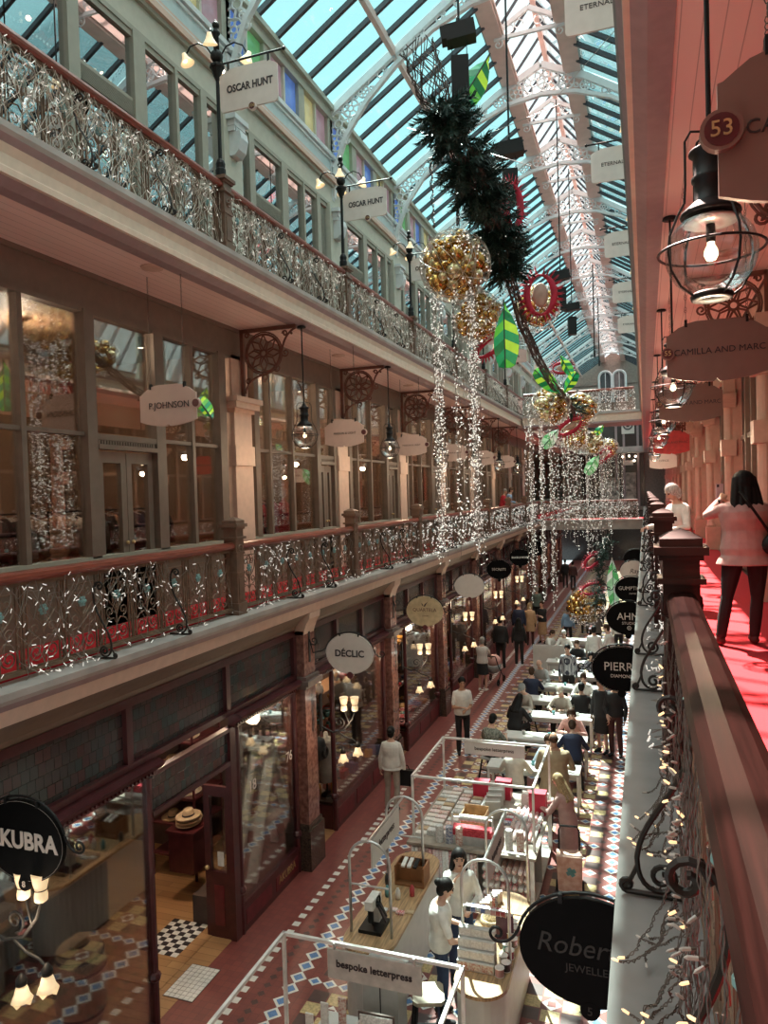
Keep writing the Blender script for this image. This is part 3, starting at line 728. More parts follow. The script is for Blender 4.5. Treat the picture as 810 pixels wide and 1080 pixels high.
# the tangle of warm lights over the nearest ledge
def near_tangle():
    rnd = random.Random(5); m = MB()
    def strand(p, q, sag, n=7, tw=True):
        p, q = Vector(p), Vector(q); base = []
        for i in range(n + 1):
            t = i / n; w = p.lerp(q, t); w += Vector((rnd.uniform(-.012, .012), rnd.uniform(-.012, .012), rnd.uniform(0, .012) - sag * 4 * t * (1 - t))); w.z = max(4.507, w.z); base.append(w)
        for e in ((0, PI) if tw else (0,)):
            pts = []
            for i in range(n * 6 + 1):
                f = i / 6; j = min(int(f), n - 1); c = base[j].lerp(base[j + 1], f - j)
                a = i * 1.1 + e; pts.append(c + Vector((cos(a) * .0035, sin(a * .7) * .0025, sin(a) * .0035)))
            m.tube(pts, .0022, 3)
        return base[-1], (base[-1] - base[-2]).normalized()
    def bulb(p, d, warm):
        d = d.normalized(); m.tube([p, p + d * .012], .0035, 5); m.tube([p + d * .010, p + d * .028, p + d * .034], [.0042, .0045, .001], 6, 2 if warm else 1)
    for i in range(46):
        y = rnd.uniform(.9, 4.2); x0 = rnd.uniform(.06, .12)
        x1 = rnd.uniform(-.10, .05); z1 = 4.512 + (rnd.random() < .3) * rnd.uniform(0, .12)
        p, d = strand((x0, y + rnd.uniform(-.12, .12), 4.55 + rnd.uniform(0, .35)), (x1, y, z1), .03)
        d.z = max(d.z, .05); bulb(p, d, rnd.random() < .45)
    for i in range(26):                                   # bunches hanging down the balusters
        y = rnd.uniform(.9, 4.2); p, d = strand((.10 + rnd.uniform(-.02, .02), y, 5.36), (.09 + rnd.uniform(-.03, .03), y + rnd.uniform(-.15, .15), 4.53), 0, 8)
        for j in range(5):
            z = rnd.uniform(4.6, 5.3); bulb(Vector((.085 + rnd.uniform(-.03, .01), y + rnd.uniform(-.1, .1), z)), Vector((-1, rnd.uniform(-1, 1), rnd.uniform(-.6, 1))), rnd.random() < .3)
    return m
o = near_tangle().build('fairy_lights', [M_WIRED, M_FAIRYC, M_FAIRYW]); tag(o, 'twisted brown wires with warm bulbs spilling over the nearest grey ledge', 'fairy lights')
# ================================================================== LANTERNS, LAMP POSTS, BRACKETS, SIGNS
def plight(loc, e, col=(1, .74, .48), r=.06):
    l = bpy.data.lights.new('lamp_light', 'POINT'); l.energy = e; l.color = col; l.shadow_soft_size = r
    o = bpy.data.objects.new('lamp_light', l); COL.objects.link(o); o.location = loc; return o
# ---- globe lanterns: origin at the centre of the globe
LH = 1.80
LT0 = thing('globe_lantern', 'l', 'lantern')
MB().lathe([(.0, 0), (.075, 0), (.07, .025), (.02, .04), (0, .04)][::-1], 14, (0, 0, LH - .04)).build('canopy', M_BLACK, LT0, True)
MB().tube([(0, 0, .52), (0, 0, LH - .03)], .0115, 8).build('rod', M_BLACK, LT0)
MB().lathe([(.0, .56), (.016, .555), (.02, .52), (.05, .475), (.085, .46), (.088, .445), (.068, .435), (.066, .35), (.077, .34), (.077, .325), (.066, .318), (.066, .235), (.085, .22), (.125, .185), (.13, .172), (.12, .165), (0, .168)][::-1], 18).build('chimney', M_BLACK, LT0, True)
MB().lathe([(.05, -.186)] + [(.195 * cos(a), .195 * .97 * sin(a)) for a in [PI * (j / 14 - .5) for j in range(2, 12)]] + [(.115, .168)], 24).build('globe', M_GLOBE, LT0, True)
cg = MB()
for k in range(4):
    a = k * PI / 2 + .5; ca, sa = cos(a), sin(a)
    pts = [(.02, .54), (.09, .535), (.118, .49), (.12, .3), (.125, .22), (.16, .16), (.2, .07), (.208, 0), (.195, -.08), (.15, -.15), (.085, -.195)]
    cg.tube([(r * ca, r * sa, z) for r, z in pts], .0058, 5)
cg.ring((0, 0, .012), .224, .0062, 'z', 32, 5).build('cage', M_BLACK, LT0)
MB().ring((0, 0, -.192), .075, .018, 'z', 20, 6).build('bottom_ring', M_BLACK, LT0, True)
MB().lathe([(0, .165), (.11, .15), (.115, .135), (.05, .125), (0, .13)][::-1], 16).build('reflector', M_STEEL, LT0, True)
sk = MB().lathe([(.018, .05), (.02, .06), (.02, .13)], 10).build('socket', M_BLACK, LT0, True)
MB().lathe([(.0, -.035), (.02, -.03), (.031, -.008), (.028, .015), (.016, .04), (.016, .055)], 12).build('bulb', M_BULB, sk, True)
LTT = tree_of(LT0); ZL = 7.08
first = True
for k in range(-1, 6):
    if k < 0: continue
    p = (-5.25, CY(k) + .1, ZL); lab = 'caged glass globe lantern under the far upper gallery, %s along the row' % ORD[k]
    if first: LT0.location = p; LT0['label'] = lab; LT0['group'] = 'lanterns of the far gallery'; first = False
    else: dup(LT0, p, None, lab, 'lanterns of the far gallery', LTT)
    plight((p[0], p[1], ZL - .25), 18)
for k, y in enumerate((3.62, 8.35, 12.6, 16.85, 21.1, 25.3, 29.6)):
    dup(LT0, (.30, y, 7.11), None, ['big black caged glass globe lantern nearest the viewer under the salmon soffit', 'caged globe lantern hanging before the second tan sign'][k] if k < 2 else 'small caged globe lantern in the row over the red carpet, %s from the viewer' % ORD[k], 'lanterns over the red carpet', LTT)
    plight((.30, y, 6.85), 22 if k else 10)

# ---- lattice brackets (local +x points into the void)
BR0 = thing('iron_bracket', 'b', 'bracket')
bm_ = MB()
bm_.beam((0, 0, -.03), (1.0, 0, -.03), .05, .06).beam((0.0, 0, -1.1), (0.0, 0, 0), .05, .06, up=(1, 0, 0))
c = (.40, 0, -.42)
bm_.ring(c, .31, .020, 'y', 26, 5).ring(c, .345, .012, 'y', 26, 4).ring(c, .06, .02, 'y', 12, 5)
for k in range(8):
    a = k * PI / 4
    p = [(c[0] + .06 * cos(a), 0, c[2] + .06 * sin(a)), (c[0] + .19 * cos(a + .32), 0, c[2] + .19 * sin(a + .32)), (c[0] + .31 * cos(a), 0, c[2] + .31 * sin(a))]
    q = [p[0], (c[0] + .19 * cos(a - .32), 0, c[2] + .19 * sin(a - .32)), p[2]]
    bm_.tube(p, .015, 4).tube(q, .015, 4)
bm_.tube(bez((1.0, 0, -.06), (.86, 0, -.10), (.76, 0, -.25), (.74, 0, -.42)), .018, 5).tube(bez((.04, 0, -1.06), (.06, 0, -.9), (.2, 0, -.8), (.40, 0, -.76)), .018, 5)
for cc, r, t, a0, e in (((.80, 0, -.44), .07, 1.3, PI, 1), ((.42, 0, -.82), .07, 1.3, PI / 2, -1), ((.10, 0, -.86), .055, 1.2, 0, 1), ((.80, 0, -.13), .05, 1.2, PI, -1), ((.64, 0, -.68), .06, 1.3, PI, 1), ((.10, 0, -.10), .05, 1.2, 0, 1)):
    bm_.tube(spiral(cc, r, .015, t, a0, (1, 0, 0), (0, 0, e), 14), .014, 4)
bm_.ball((.92, 0, -.14), .022).ball((.01, 0, -1.13), .03)
M_BRACK = mat('red brown bracket iron', (.17, .065, .045), .5, noise=.1)
bm_.build('lattice', M_BRACK, BR0); BRT = tree_of(BR0)
for k in range(0, 6):
    lab = 'red brown lattice bracket at the head of a far gallery pillar, %s along the row' % ORD[k]; p = (-6.28, CY(k) - .05, 8.88)
    if k == 0: BR0.location = p; BR0['label'] = lab; BR0['group'] = 'brackets of the far gallery'
    else: dup(BR0, p, 0, lab, 'brackets of the far gallery', BRT)
for k in range(-1, 7):
    dup(BR0, (1.56, CY(k) + .05, 8.88), PI, 'lattice bracket under the salmon soffit over the red carpet, %s from the viewer' % ORD[k + 1], 'brackets over the red carpet', BRT)

# ---- lamp posts on the upper newels: origin on the newel cap
LP0 = thing('lamp_post', 'l', 'lamp post')
MB().lathe([(.07, 0), (.07, .12), (.06, .14), (.065, .2), (.05, .24), (.026, .27), (.024, 1.3), (.05, 1.36), (.085, 1.46), (.10, 1.475), (.10, 1.5), (.035, 1.55)], 8, ph=PI / 8).build('post', M_BLACK, LP0)
MB().ball((0, 0, 1.63), .085, 14, 8).lathe([(.04, 1.69), (.035, 1.9), (.05, 1.92), (.06, 1.94), (.04, 1.96), (.03, 2.0)], 10).ball((0, 0, 2.04), .05, 10, 7).lathe([(.02, 2.08), (.001, 2.12)], 8).build('finial', M_BLACK, LP0, True)
def shade_mb():
    return MB().lathe([(.028, .06), (.034, .03), (.05, -.01), (.075, -.05), (.095, -.075), (.097, -.08), (.09, -.076), (.045, -.01), (.03, .03)], 16)
for k in range(4):
    a = k * PI / 2 + .35; dx, dy = cos(a), sin(a)
    ar = MB().tube([(dx * .07, dy * .07, 1.66), (dx * .13, dy * .13, 1.76), (dx * .24, dy * .24, 1.81), (dx * .35, dy * .35, 1.77), (dx * .40, dy * .40, 1.68)], .011, 6).build('arm', M_BLACK, LP0, True)
    s = shade_mb()
    s.xf(Matrix.Translation((dx * .42, dy * .42, 1.62)) @ Matrix.Rotation(.35, 4, Vector((-dy, dx, 0)))); sh = s.build('shade', M_FROST, ar, True)
    MB().ball((dx * .425, dy * .425, 1.585), .03, 8, 6).build('bulb', M_BULB, ar, True)
LPT = tree_of(LP0)
ZP = 9.35 + 1.04
for k in range(-2, 6):
    lab = 'lamp post with four tulip lamps on the far upper gallery, %s from the near end' % ORD[k + 2]; p = (XL, NY(k), ZP)
    if k == -2: LP0.location = p; LP0['label'] = lab; LP0['group'] = 'lamp posts of the far upper gallery'
    else: dup(LP0, p, 0, lab, 'lamp posts of the far upper gallery', LPT)
    plight((XL, NY(k), ZP + 1.45), 14)
for k in range(0, 5):
    dup(NW2, (XR, NY(k), 9.35), 0, 'newel carrying a lamp post above the salmon soffit, %s from the near end' % ORD[k], 'newels above the red carpet', [])
    dup(LP0, (XR, NY(k), ZP), 0, 'lamp post above the salmon soffit holding a sign, %s from the near end' % ORD[k], 'lamp posts above the red carpet', LPT)

# ---- shaped hanging signs, facing the viewer (-y); origin at the centre of the board
def board(w, h, style):
    a, b = w / 2, h / 2; c = .055
    def arc(cx, cy, r, t0, t1, n=5): return [(cx + r * cos(t0 + (t1 - t0) * i / n), cy + r * sin(t0 + (t1 - t0) * i / n)) for i in range(n + 1)]
    if style == 'serp':
        pts = [(-a, -b + .07)] + [(-a + w * t, -b + .07 - .06 * sin(PI * t) - .01) for t in (.12, .25, .38, .47)] + [(0, -b + .03)] + [(-a + w * t, -b + .07 - .06 * sin(PI * t) - .01) for t in (.53, .62, .75, .88)] + [(a, -b + .07)]
        pts += [(a, b - .12), (a - .02, b - .115), (a - .06, b - .085), (a - .11, b - .05), (a - .16, b - .035), (a - .161, b - .02), (a * .4, b), (-a * .4, b), (-a + .161, b - .02), (-a + .16, b - .035), (-a + .11, b - .05), (-a + .06, b - .085), (-a + .02, b - .115), (-a, b - .12)]
        return pts
    pts = arc(-a + c, -b + c, c, PI, 1.5 * PI) + arc(a - c, -b + c, c, -PI / 2, 0)
    pts += [(a, b - .08)] + [(a * (1 - t), b - .08 + .075 * sin(PI * .5 * min(1, t * 2.2))) for t in (.1, .25, .45, .7)] + [(-a * (1 - t), b - .08 + .075 * sin(PI * .5 * min(1, t * 2.2))) for t in (.7, .45, .25, .1)] + [(-a, b - .08)]
    return pts
def sign(name, label, loc, w, h, txt, ts, plate, ink, style='serp', num='', disc=None, hang=None, group=None, sx=1., bold=.0, dr=.06, numcol=None):
    t = thing(name, label, 'sign', loc, 0, group)
    MB().prism(board(w, h, style), (0, .014, 0), (1, 0, 0), (0, 0, 1), .028).build('board', plate, t)
    if txt:
        l = text(txt, ts, ink, t, (.02, -.016, 0), sx=sx, bold=bold)
        wd = l.dimensions.x * sx
    if disc:
        dk = MB().lathe([(0, -.01), (dr * .8, -.01), (dr * .8, .03), (0, .03)], 20).xf(Matrix.Translation((disc[0], -.018, disc[1])) @ Matrix.Rotation(PI / 2, 4, 'X')).build('number_disc', M_DISC, t)
        MB().lathe([(dr * .8, -.012), (dr, -.012), (dr, .028), (dr * .8, .028)], 20).xf(Matrix.Translation((disc[0], -.016, disc[1])) @ Matrix.Rotation(PI / 2, 4, 'X')).build('disc_rim', plate, dk)
        if num: text(num, dr * 1.1, numcol or M_GOLDINK, dk, (disc[0], -.050, disc[1]), name='number')
    if hang:
        for i, x in enumerate((-w * .30, w * .30)):
            MB().box(x - .012, -.02, h / 2 - .05, x + .012, .02, h / 2 + .02).build('clip', M_BLACK, t)
            ch = MB(); z = h / 2 + .02
            while z < hang: ch.ring((x, 0, z + .012), .009, .0028, 'x' if int(z * 100) % 2 else 'y', 6, 3, sc=(1, 1.6)); z += .024
            ch.build('chain', M_WIRED, t)
    return t
# far first gallery, hanging from the soffit at 8.9
sign('hanging_sign', 'pinkish P.JOHNSON sign on two chains before the nearest far shop window', (-5.61, 7.75, 7.27), .83, .52, 'P.JOHNSON', .115, M_GALPLATE, M_INK, 'serp', '', (.43, .0), 1.63, sx=.98)
for k in range(5):
    sign('hanging_sign', 'pale hanging sign along the far first gallery, %s beyond the P.JOHNSON one' % ORD[k], (-5.42, 12.98 + BAY * k, 7.27), .80, .52, 'MAISON & LIGHT', .06, M_GALPLATE, M_INK, 'serp', '', (.42, 0), 1.63, 'pale signs of the far first gallery')
# near gallery
sign('hanging_sign', 'big dark tan sign with the number 53 disc at its edge, nearest the viewer', (.71, 3.02, 7.37), .86, .60, 'CAMILLA AND MARC', .075, M_BROWNPLATE, M_INK, 'serp', '53', (-.42, .0), 1.48, dr=.075, sx=1.0)
sign('hanging_sign', 'tan CAMILLA AND MARC sign with number 55 disc on chains over the red carpet', (.66, 7.6, 7.34), .88, .58, 'CAMILLA AND MARC', .083, M_BROWNPLATE, M_INK, 'serp', '55', (-.43, 0), 1.56)
sign('hanging_sign', 'second CAMILLA AND MARC sign partly behind a globe lantern', (.66, 11.85, 7.30), .88, .56, 'CAMILLA AND MARC', .083, M_BROWNPLATE, M_INK, 'serp', '57', (-.43, 0), 1.6)
sign('hanging_sign', 'bright red lit sign far along the red carpet below the globe lanterns', (.66, 20.4, 7.2), .88, .6, 'CAMILLA AND MARC', .08, mat('red lit sign board', (.62, .05, .05), .5), M_INK, 'serp', '', None, 1.7)
sign('hanging_sign', 'pale sign just beyond and below the red one over the carpet', (.6, 27, 6.95), .88, .56, 'OFFICE', .1, M_PLATE, M_INK, 'serp', '', None, 1.95)
# upper gallery signs held by lamp post arms
def armsign(loc, label, txt, plate, flip, ts=.105, num='106', grp=None, ink=M_INK, bold=.004, sx=.8):
    t = sign('arm_sign', label, loc, .86, .56, txt, ts, plate, ink, 'round', num, (.06 if not flip else .22, -.29), None, grp, sx=sx, bold=bold, dr=.055)
    MB().tube([(-.46, 0, .37), (.50, 0, .37)], .014, 8).ball((.53, 0, .37), .025, 8, 6).build('arm', M_BLACK, t) if not flip else MB().tube([(.66, 0, .37), (-.48, 0, .37)], .014, 8).ball((-.5, 0, .37), .025, 8, 6).build('arm', M_BLACK, t)
    for x in (-.3, .3): MB().box(x - .01, -.016, .25, x + .01, .016, .37).build('clip', M_BLACK, t)
    return t
armsign((-4.83, NY(0), 11.53), 'nearest OSCAR HUNT sign held by an upper gallery lamp post', 'OSCAR HUNT', M_PLATE, False, .135)
armsign((-4.83, NY(1), 11.53), 'second OSCAR HUNT sign, further along the upper gallery lamp posts', 'OSCAR HUNT', M_PLATE, False, .135)
for k in (2,): armsign((-4.83, NY(k), 11.53), 'pale sign half hidden behind the great gold bauble globe', 'OSCAR HUNT', M_PLATE, False, .135)
for k, w in ((4, 'nearer'), (5, 'farther')): armsign((-4.83, NY(k), 11.53), '%s mauve pink sign far along the upper gallery lamp posts' % w, 'Lilya', M_PINKPLATE, False, .16, '', None, M_DISC)
for k in range(5):
    armsign((-.32, NY(k), 11.47), 'pale ETERNAL sign jutting out above the salmon soffit edge, %s from the near end' % ORD[k], 'ETERNAL DAY', M_PLATE, True, .085, '105', 'ETERNAL signs', sx=1.05, bold=0)
# ---- oval shop signs over the ground floor, on iron hangers; the near side ones hang under the grey ledge
def oval(loc, label, txt, ts, plate, ink, rightside=False, num='', sub='', sx=1., shear=0., rim=None, grp=None, b=0.):
    t = thing('oval_sign', label, 'sign', loc, 0, grp); a, h = .41, .325
    MB().prism([(a * cos(q), h * sin(q)) for q in [2 * PI * k / 40 for k in range(40)]], (0, .018, 0), (1, 0, 0), (0, 0, 1), .036).build('board', plate, t)
    MB().ring((0, -.012, 0), 1, .007, 'y', 44, 5, sc=(a - .012, h - .012)).build('rim', rim or plate, t)
    if txt: text(txt, ts, ink, t, (.0, -.019, .0 if not sub else .03), sx=sx, shear=shear, bold=b)
    if sub: text(sub, ts * .38, ink, t, (.02, -.019, -.10), name='small_lettering')
    n = MB().lathe([(0, -.02), (.055, -.02), (.06, 0), (.055, .02), (0, .02)], 18).xf(Matrix.Translation((0.0, 0, -h - .02)) @ Matrix.Rotation(PI / 2, 4, 'X')).build('number_disc', M_DISC if plate is not M_BLACKPLATE else M_BLACKPLATE, t)
    if num: text(num, .07, ink, n, (0, -.022, -h - .02), name='number')
    e = 1 if rightside else -1                            # hanger reaches to the wall side
    hg = MB()
    top = [(a * 1.03 * cos(q), h * 1.06 * sin(q)) for q in [PI * (.08 + .84 * k / 16) for k in range(17)]]
    if e > 0: pts = [(-p[0], p[1]) for p in top[::-1]]
    hg.tube([(p[0], 0, p[1] + .01) for p in top], .010, 6)
    q = top[0] if e < 0 else top[-1]                      # free end curls up
    s = 1 if e < 0 else -1
    hg.tube(bez((q[0], 0, q[1]), (q[0] + s * .03, 0, q[1] - .08), (q[0] + s * .08, 0, q[1] - .12), (q[0] + s * .14, 0, q[1] - .115), 8) + spiral((q[0] + s * .14, 0, q[1] - .065), .05, .018, 1.1, -PI / 2, (s, 0, 0), (0, 0, 1), 18)[1:], .010, 6)
    w = top[-1] if e < 0 else top[0]; s = -s
    if e < 0:
        hg.tube([(w[0], 0, w[1]), (w[0] - .08, 0, w[1] - .06), (w[0] - .24, 0, w[1] - .10), (w[0] - .30, 0, w[1] + .12)], .012, 6).tube(spiral((w[0] - .22, 0, w[1] + .1), .08, .015, 1.3, PI, (1, 0, 0), (0, 0, 1), 14), .009, 5)
        hg.box(w[0] - .33, -.03, w[1] - .25, w[0] - .30, .03, w[1] + .25)
    else:
        hg.tube([(w[0], 0, w[1]), (w[0] + .06, 0, w[1] + .03), (w[0] + .10, 0, .60), (w[0] + .10, 0, .70)], .012, 6)
    hg.build('hanger', M_BLACK, t)
    for x in (-.16, .16): MB().box(x - .012, -.022, h * .86, x + .012, .022, h * 1.03).build('clip', M_BLACK, t)
    return t
LS = [('AKUBRA', .19, M_BLACKPLATE, M_PLATE, 'black oval AKUBRA sign over the nearest hat shop window', '8', '', .95, .006), ('DÉCLIC', .15, M_PLATE, M_INK, 'cream oval DÉCLIC sign over the second far shop', '', '', 1, .004), ('QUARTELA', .105, mat('gold cream sign board', (.66, .52, .32), .45), M_DISC, 'gold cream oval QUARTELA sign with small bird mark', '', 'SYDNEY', 1, 0),
      ('', .1, M_PLATE, M_INK, 'plain blank pale oval sign beyond the gold cream one', '', '', 1, 0), ('SECRETS', .115, M_BLACKPLATE, M_PLATE, 'black oval SECRETS sign over the far path', '', '', 1.05, 0), ('BLACK & WHITE', .095, M_BLACKPLATE, M_WHITEINK, 'black oval BLACK & WHITE sign beyond the SECRETS one', '', '', .9, .004), ('', .1, M_BLACKPLATE, M_PLATE, 'plain black oval sign beside the strings of light far down the path', '', '', 1, 0)]
for i, (tx, ts, pl, ink, lab, num, sub, sx, b) in enumerate(LS):
    y = 4.4 if i == 0 else CY(i - 1)
    t = oval((-4.69 if i == 0 else -4.53, y, 3.42 if i == 0 else 3.53), lab, tx, ts, pl, ink, False, num, sub, sx, rim=M_PLATE if pl is M_BLACKPLATE else M_INK, b=b)
    if tx.startswith('QUA'):
        MB().prism([(0, 0), (.03, .05), (.1, .1), (.05, .03), (.03, -.01)], (-.02, -.019, .11), (1, 0, 0), (0, 0, 1), .003).prism([(0, 0), (-.02, .05), (-.05, .07), (-.03, .02)], (-.02, -.019, .11), (1, 0, 0), (0, 0, 1), .003).build('bird_mark', M_INK, t)
RS = [('Robert C', .17, M_DIMGOLD, 'big black oval Robert jewellers sign hanging beside the nearest grey ledge', '5', 'JEWELLERS', .25), ('PIERRE', .17, M_PLATE, 'black oval PIERRE sign under the grey ledge', '', 'DIAMONDS', 0), ('AHM', .2, M_PLATE, 'black oval AHM STUDIO sign under the grey ledge', '', 'STUDIO', 0), ('GUMPTION', .13, M_PLATE, 'black oval GUMPTION sign under the grey ledge', '', 'COFFEE', 0), ('Ray', .2, M_INK, 'pale oval Ray sign under the grey ledge', '', '', .3), ('', .1, M_PLATE, 'small dark oval sign farthest along under the grey ledge', '', '', 0)]
for i, (tx, ts, ink, lab, num, sub, shr) in enumerate(RS):
    y = 4.4 if i == 0 else CY(i - 1)
    o_ = oval((-.37, y, 3.32 if i == 0 else 3.5), lab, tx, ts, M_PLATE if tx == 'Ray' else M_BLACKPLATE, ink, True, num, sub, .95, shr, rim=M_PLATE if i in (1,) else (M_BLACKPLATE if tx != 'Ray' else M_PLATE))
    if i == 2: MB().ring((.02, -.02, -.19), .035, .006, 'y', 16, 4).ball((.02, -.02, -.19), .012, 6, 4).build('round_mark', M_PLATE, o_)
# ---- wall lamps below the far oval signs: two candles up, two tulips down
WL0 = thing('wall_lamp', 'w', 'wall lamp')
wl = MB()
wl.box(-.62, -.04, -.35, -.59, .04, .25)
wl.tube([(-.6, 0, -.28), (-.4, 0, -.36), (-.2, 0, -.3), (-.05, 0, -.12), (0, 0, .02)], .014, 6).tube(spiral((-.28, 0, -.18), .10, .015, 1.5, -PI / 2, (1, 0, 0), (0, 0, 1), 16), .010, 5)
wl.tube([(-.3, 0, -.34), (-.18, 0, -.42), (-.05, 0, -.45), (.02, 0, -.5)], .012, 6)
wl.tube([(-.1, 0, -.2), (-.16, .02, -.08), (-.18, .02, .02)], .011, 6)
wl.build('scroll_arm', M_BLACK, WL0)
for i, (x, z) in enumerate(((0, .02), (-.2, .0))):
    cd = MB().lathe([(.035, 0), (.05, .01), (.052, .05), (.044, .09), (.058, .15), (.068, .21), (.07, .225), (.06, .22)], 14, (x, .02 * i, z)).build('candle_shade', M_FROST, WL0, True)
    MB().ring((x, .02 * i, z + .10), .054, .005, 'z', 16, 4).build('shade_band', M_BLACK, cd)
for i, (x, z) in enumerate(((.03, -.5), (-.22, -.62))):
    cap = MB().lathe([(.045, -.06), (.045, -.02), (.03, 0), (.012, .03)], 12, (x, -.02 * i, z)).build('shade_cap', M_BLACK, WL0, True)
    s = MB()
    prof = [(.035, -.06), (.05, -.10), (.06, -.14), (.085, -.18)]
    s.lathe(prof, 15, (x, -.02 * i, z))
    for j in range(15): 
        v = s.v[3 * 15 + j]; s.v[3 * 15 + j] = (v[0], v[1], v[2] - (.03 if j % 3 == 0 else 0))
    s.build('tulip_shade', M_FROST, cap, True)
WLT = tree_of(WL0)
for i in range(6):
    y = 4.4 if i == 0 else CY(i - 1); p = (-4.48 if i else -4.56, y + .02, 2.92 if i == 0 else 2.58)
    lab = 'iron wall lamp with two candle and two tulip shades below the %s sign' % ['black AKUBRA', 'cream DÉCLIC', 'gold cream QUARTELA', 'blank pale oval', 'black SECRETS', 'BLACK & WHITE'][i]
    if i == 0: WL0.location = p; WL0['label'] = lab
    else: dup(WL0, p, 0, lab, None, WLT)
    plight((p[0] - .1, p[1] - .12, p[2] - .2), 9, r=.1)
    MB_ = None
# ================================================================== GROUND-FLOOR SHOPFRONTS, FAR SIDE
XG = -5.42
for k in range(0, 10):
    c = CY(k)
    t = thing('marble_pillar', 'red brown marble pillar on dark granite base between far ground-floor shops, %s from the near end' % ORD[k], 'pillar', (-5.45, c, 0), kind='structure')
    MB().box(-.22, -.27, 0, .25, .27, .66).box(-.22, -.24, .66, .22, .24, .74).build('granite_base', M_GRANITE, t)
    MB().box(-.20, -.20, .74, .20, .20, 2.96).box(-.20, -.2, 3.16, .20, .20, 3.9).build('shaft', M_MARBLE, t)
    MB().box(-.2, -.24, 2.96, .24, .24, 3.02).box(-.2, -.28, 3.02, .30, .28, 3.10).box(-.2, -.24, 3.10, .25, .24, 3.16).build('cap_moulding', mat('grey brown moulding', (.22, .17, .155), .4), t)
    MB().prism([(-.05, 3.84), (.20, 3.84), (.215, 3.9), (.24, 3.97), (.26, 4.02), (.315, 4.10), (.33, 4.2), (-.05, 4.2)], (0, .20, 0), (1, 0, 0), (0, 0, 1), .40).build('corbel', M_CREAM2, t)
    MB().box(-.05, -.34, 2.9, .0, -.25, 3.84).build('dark_edge', M_MAROON, t)
g = thing('wall_ground_left', 'maroon timber shop fascia with leadlight transom panels', 'wall', kind='structure')
def transom(g, ya, yb, n, z0=3.2, z1=3.82):
    w = (yb - ya) / n
    MB().box(XG - .08, ya, z1, XG + .04, yb, 3.92).box(XG - .08, ya, z0 - .07, XG + .05, yb, z0).build('transom_rail', M_MAROON, g)
    for i in range(n + 1): MB().box(XG - .08, ya + i * w - .05, z0, XG + .04, ya + i * w + .05, z1).build('transom_mullion', M_MAROON, g)
    for i in range(n): MB().box(XG - .04, ya + i * w + .05, z0, XG - .02, ya + (i + 1) * w - .05, z1).build('leadlight', M_STAIN, g)
transom(g, 2.5, 10.55, 4)
def hood(g, ya, yb):
    h = MB().extr_y([(XG - .05, 2.93), (XG + .03, 2.93), (XG + .06, 2.99), (XG + .13, 3.03), (XG + .17, 3.09), (XG + .10, 3.12), (XG - .05, 3.13)], ya, yb)
    y = ya + .04
    while y < yb - .04: h.box(XG + .02, y, 2.955, XG + .075, y + .028, 2.985); y += .062
    h.build('hood_moulding', M_MAROON, g)
def win(g, ya, yb, z0=.42, z1=2.92, pane='pane'):
    m = MB().box(XG - .06, ya, z0 - .06, XG + .03, yb, z0).box(XG - .06, ya, z1, XG + .03, yb, z1 + .05)
    m.tube([(XG, ya, .0), (XG, ya, z1)], .045, 8).tube([(XG, yb, .0), (XG, yb, z1)], .045, 8)
    m.ball((XG, ya, .62), .075, 8, 6).ball((XG, yb, .62), .075, 8, 6)
    m.build('window_post', M_MAROON, g)
    MB().box(XG - .015, ya + .03, z0, XG - .005, yb - .03, z1).build(pane, M_GLASS, g)
    m = MB().box(XG - .06, ya, 0, XG + .025, yb, z0 - .06); m.build('base_panel', M_MAROON, g)
    n = max(1, round((yb - ya) / 1.0)); w = (yb - ya) / n
    for i in range(n): MB().box(XG + .02, ya + i * w + .07, .09, XG + .032, ya + (i + 1) * w - .07, z0 - .12).build('red_inset', M_MAROON2, g)
# hat shop: near window, door, ladder window
s = thing('window_40', 'large maroon framed hat shop window nearest the viewer', 'window', kind='structure')
win(s, 3.1, 6.84, .10); hood(s, 2.6, 6.95)
s = thing('window_41', 'maroon framed hat shop window holding a grey ladder', 'window', kind='structure')
win(s, 8.75, 10.50); hood(s, 8.65, 10.55)
text('AKUBRA', .17, M_GOLDINK, s, (XG + .038, 10.05, .22), (PI / 2, 0, PI / 2), sx=.85)
text('18', .22, M_PLATE, s, (XG + .0, 9.15, 1.93), (PI / 2, 0, PI / 2)); text('76', .22, M_PLATE, s, (XG, 10.3, 1.95), (PI / 2, 0, PI / 2))
# splayed returns into the doorway
MB().prism([(XG, 6.84), (-5.87, 7.42), (-5.95, 7.38), (XG - .07, 6.80)], (0, 0, 0), (1, 0, 0), (0, 1, 0), .1).build('return_base', M_MAROON, s)
MB().prism([(XG, 6.84), (-5.87, 7.42), (-5.88, 7.41), (XG - .01, 6.83)], (0, 0, .1), (1, 0, 0), (0, 1, 0), 2.85).build('return_pane', M_GLASS, s)
MB().box(-5.93, 7.36, 0, -5.85, 7.45, 2.95).build('return_post', M_MAROON, s)
d = thing('door_1', 'narrow glazed maroon door leaf standing open at the hat shop', 'door', (XG - .02, 8.60, 0), kind='structure')
m = MB()
for a, b, z0, z1 in ((0, .09, 0, 2.12), (.34, .43, 0, 2.12), (.09, .34, 0, .85), (.09, .34, 1.98, 2.12), (.09, .34, .85, .92)): m.box(-a, -.03, z0, -b, .03, z1)
m.build('leaf', M_MAROON, d)
MB().box(-.14, -.04, .18, -.29, -.03, .74).build('raised_panel', M_MAROON2, d)
MB().box(-.09, -.006, .92, -.34, .006, 1.98).build('door_pane', M_GLASS, d)
MB().ball((-.38, -.06, .98), .032).build('knob', M_GOLDINK, d)
MB().box(-.14, -.012, 1.0, -.24, -.008, 1.2).build('notice', M_WHITEINK, d)
MB().box(-.045, -.045, 0, .045, .10, 2.95).build('jamb', M_MAROON, d)
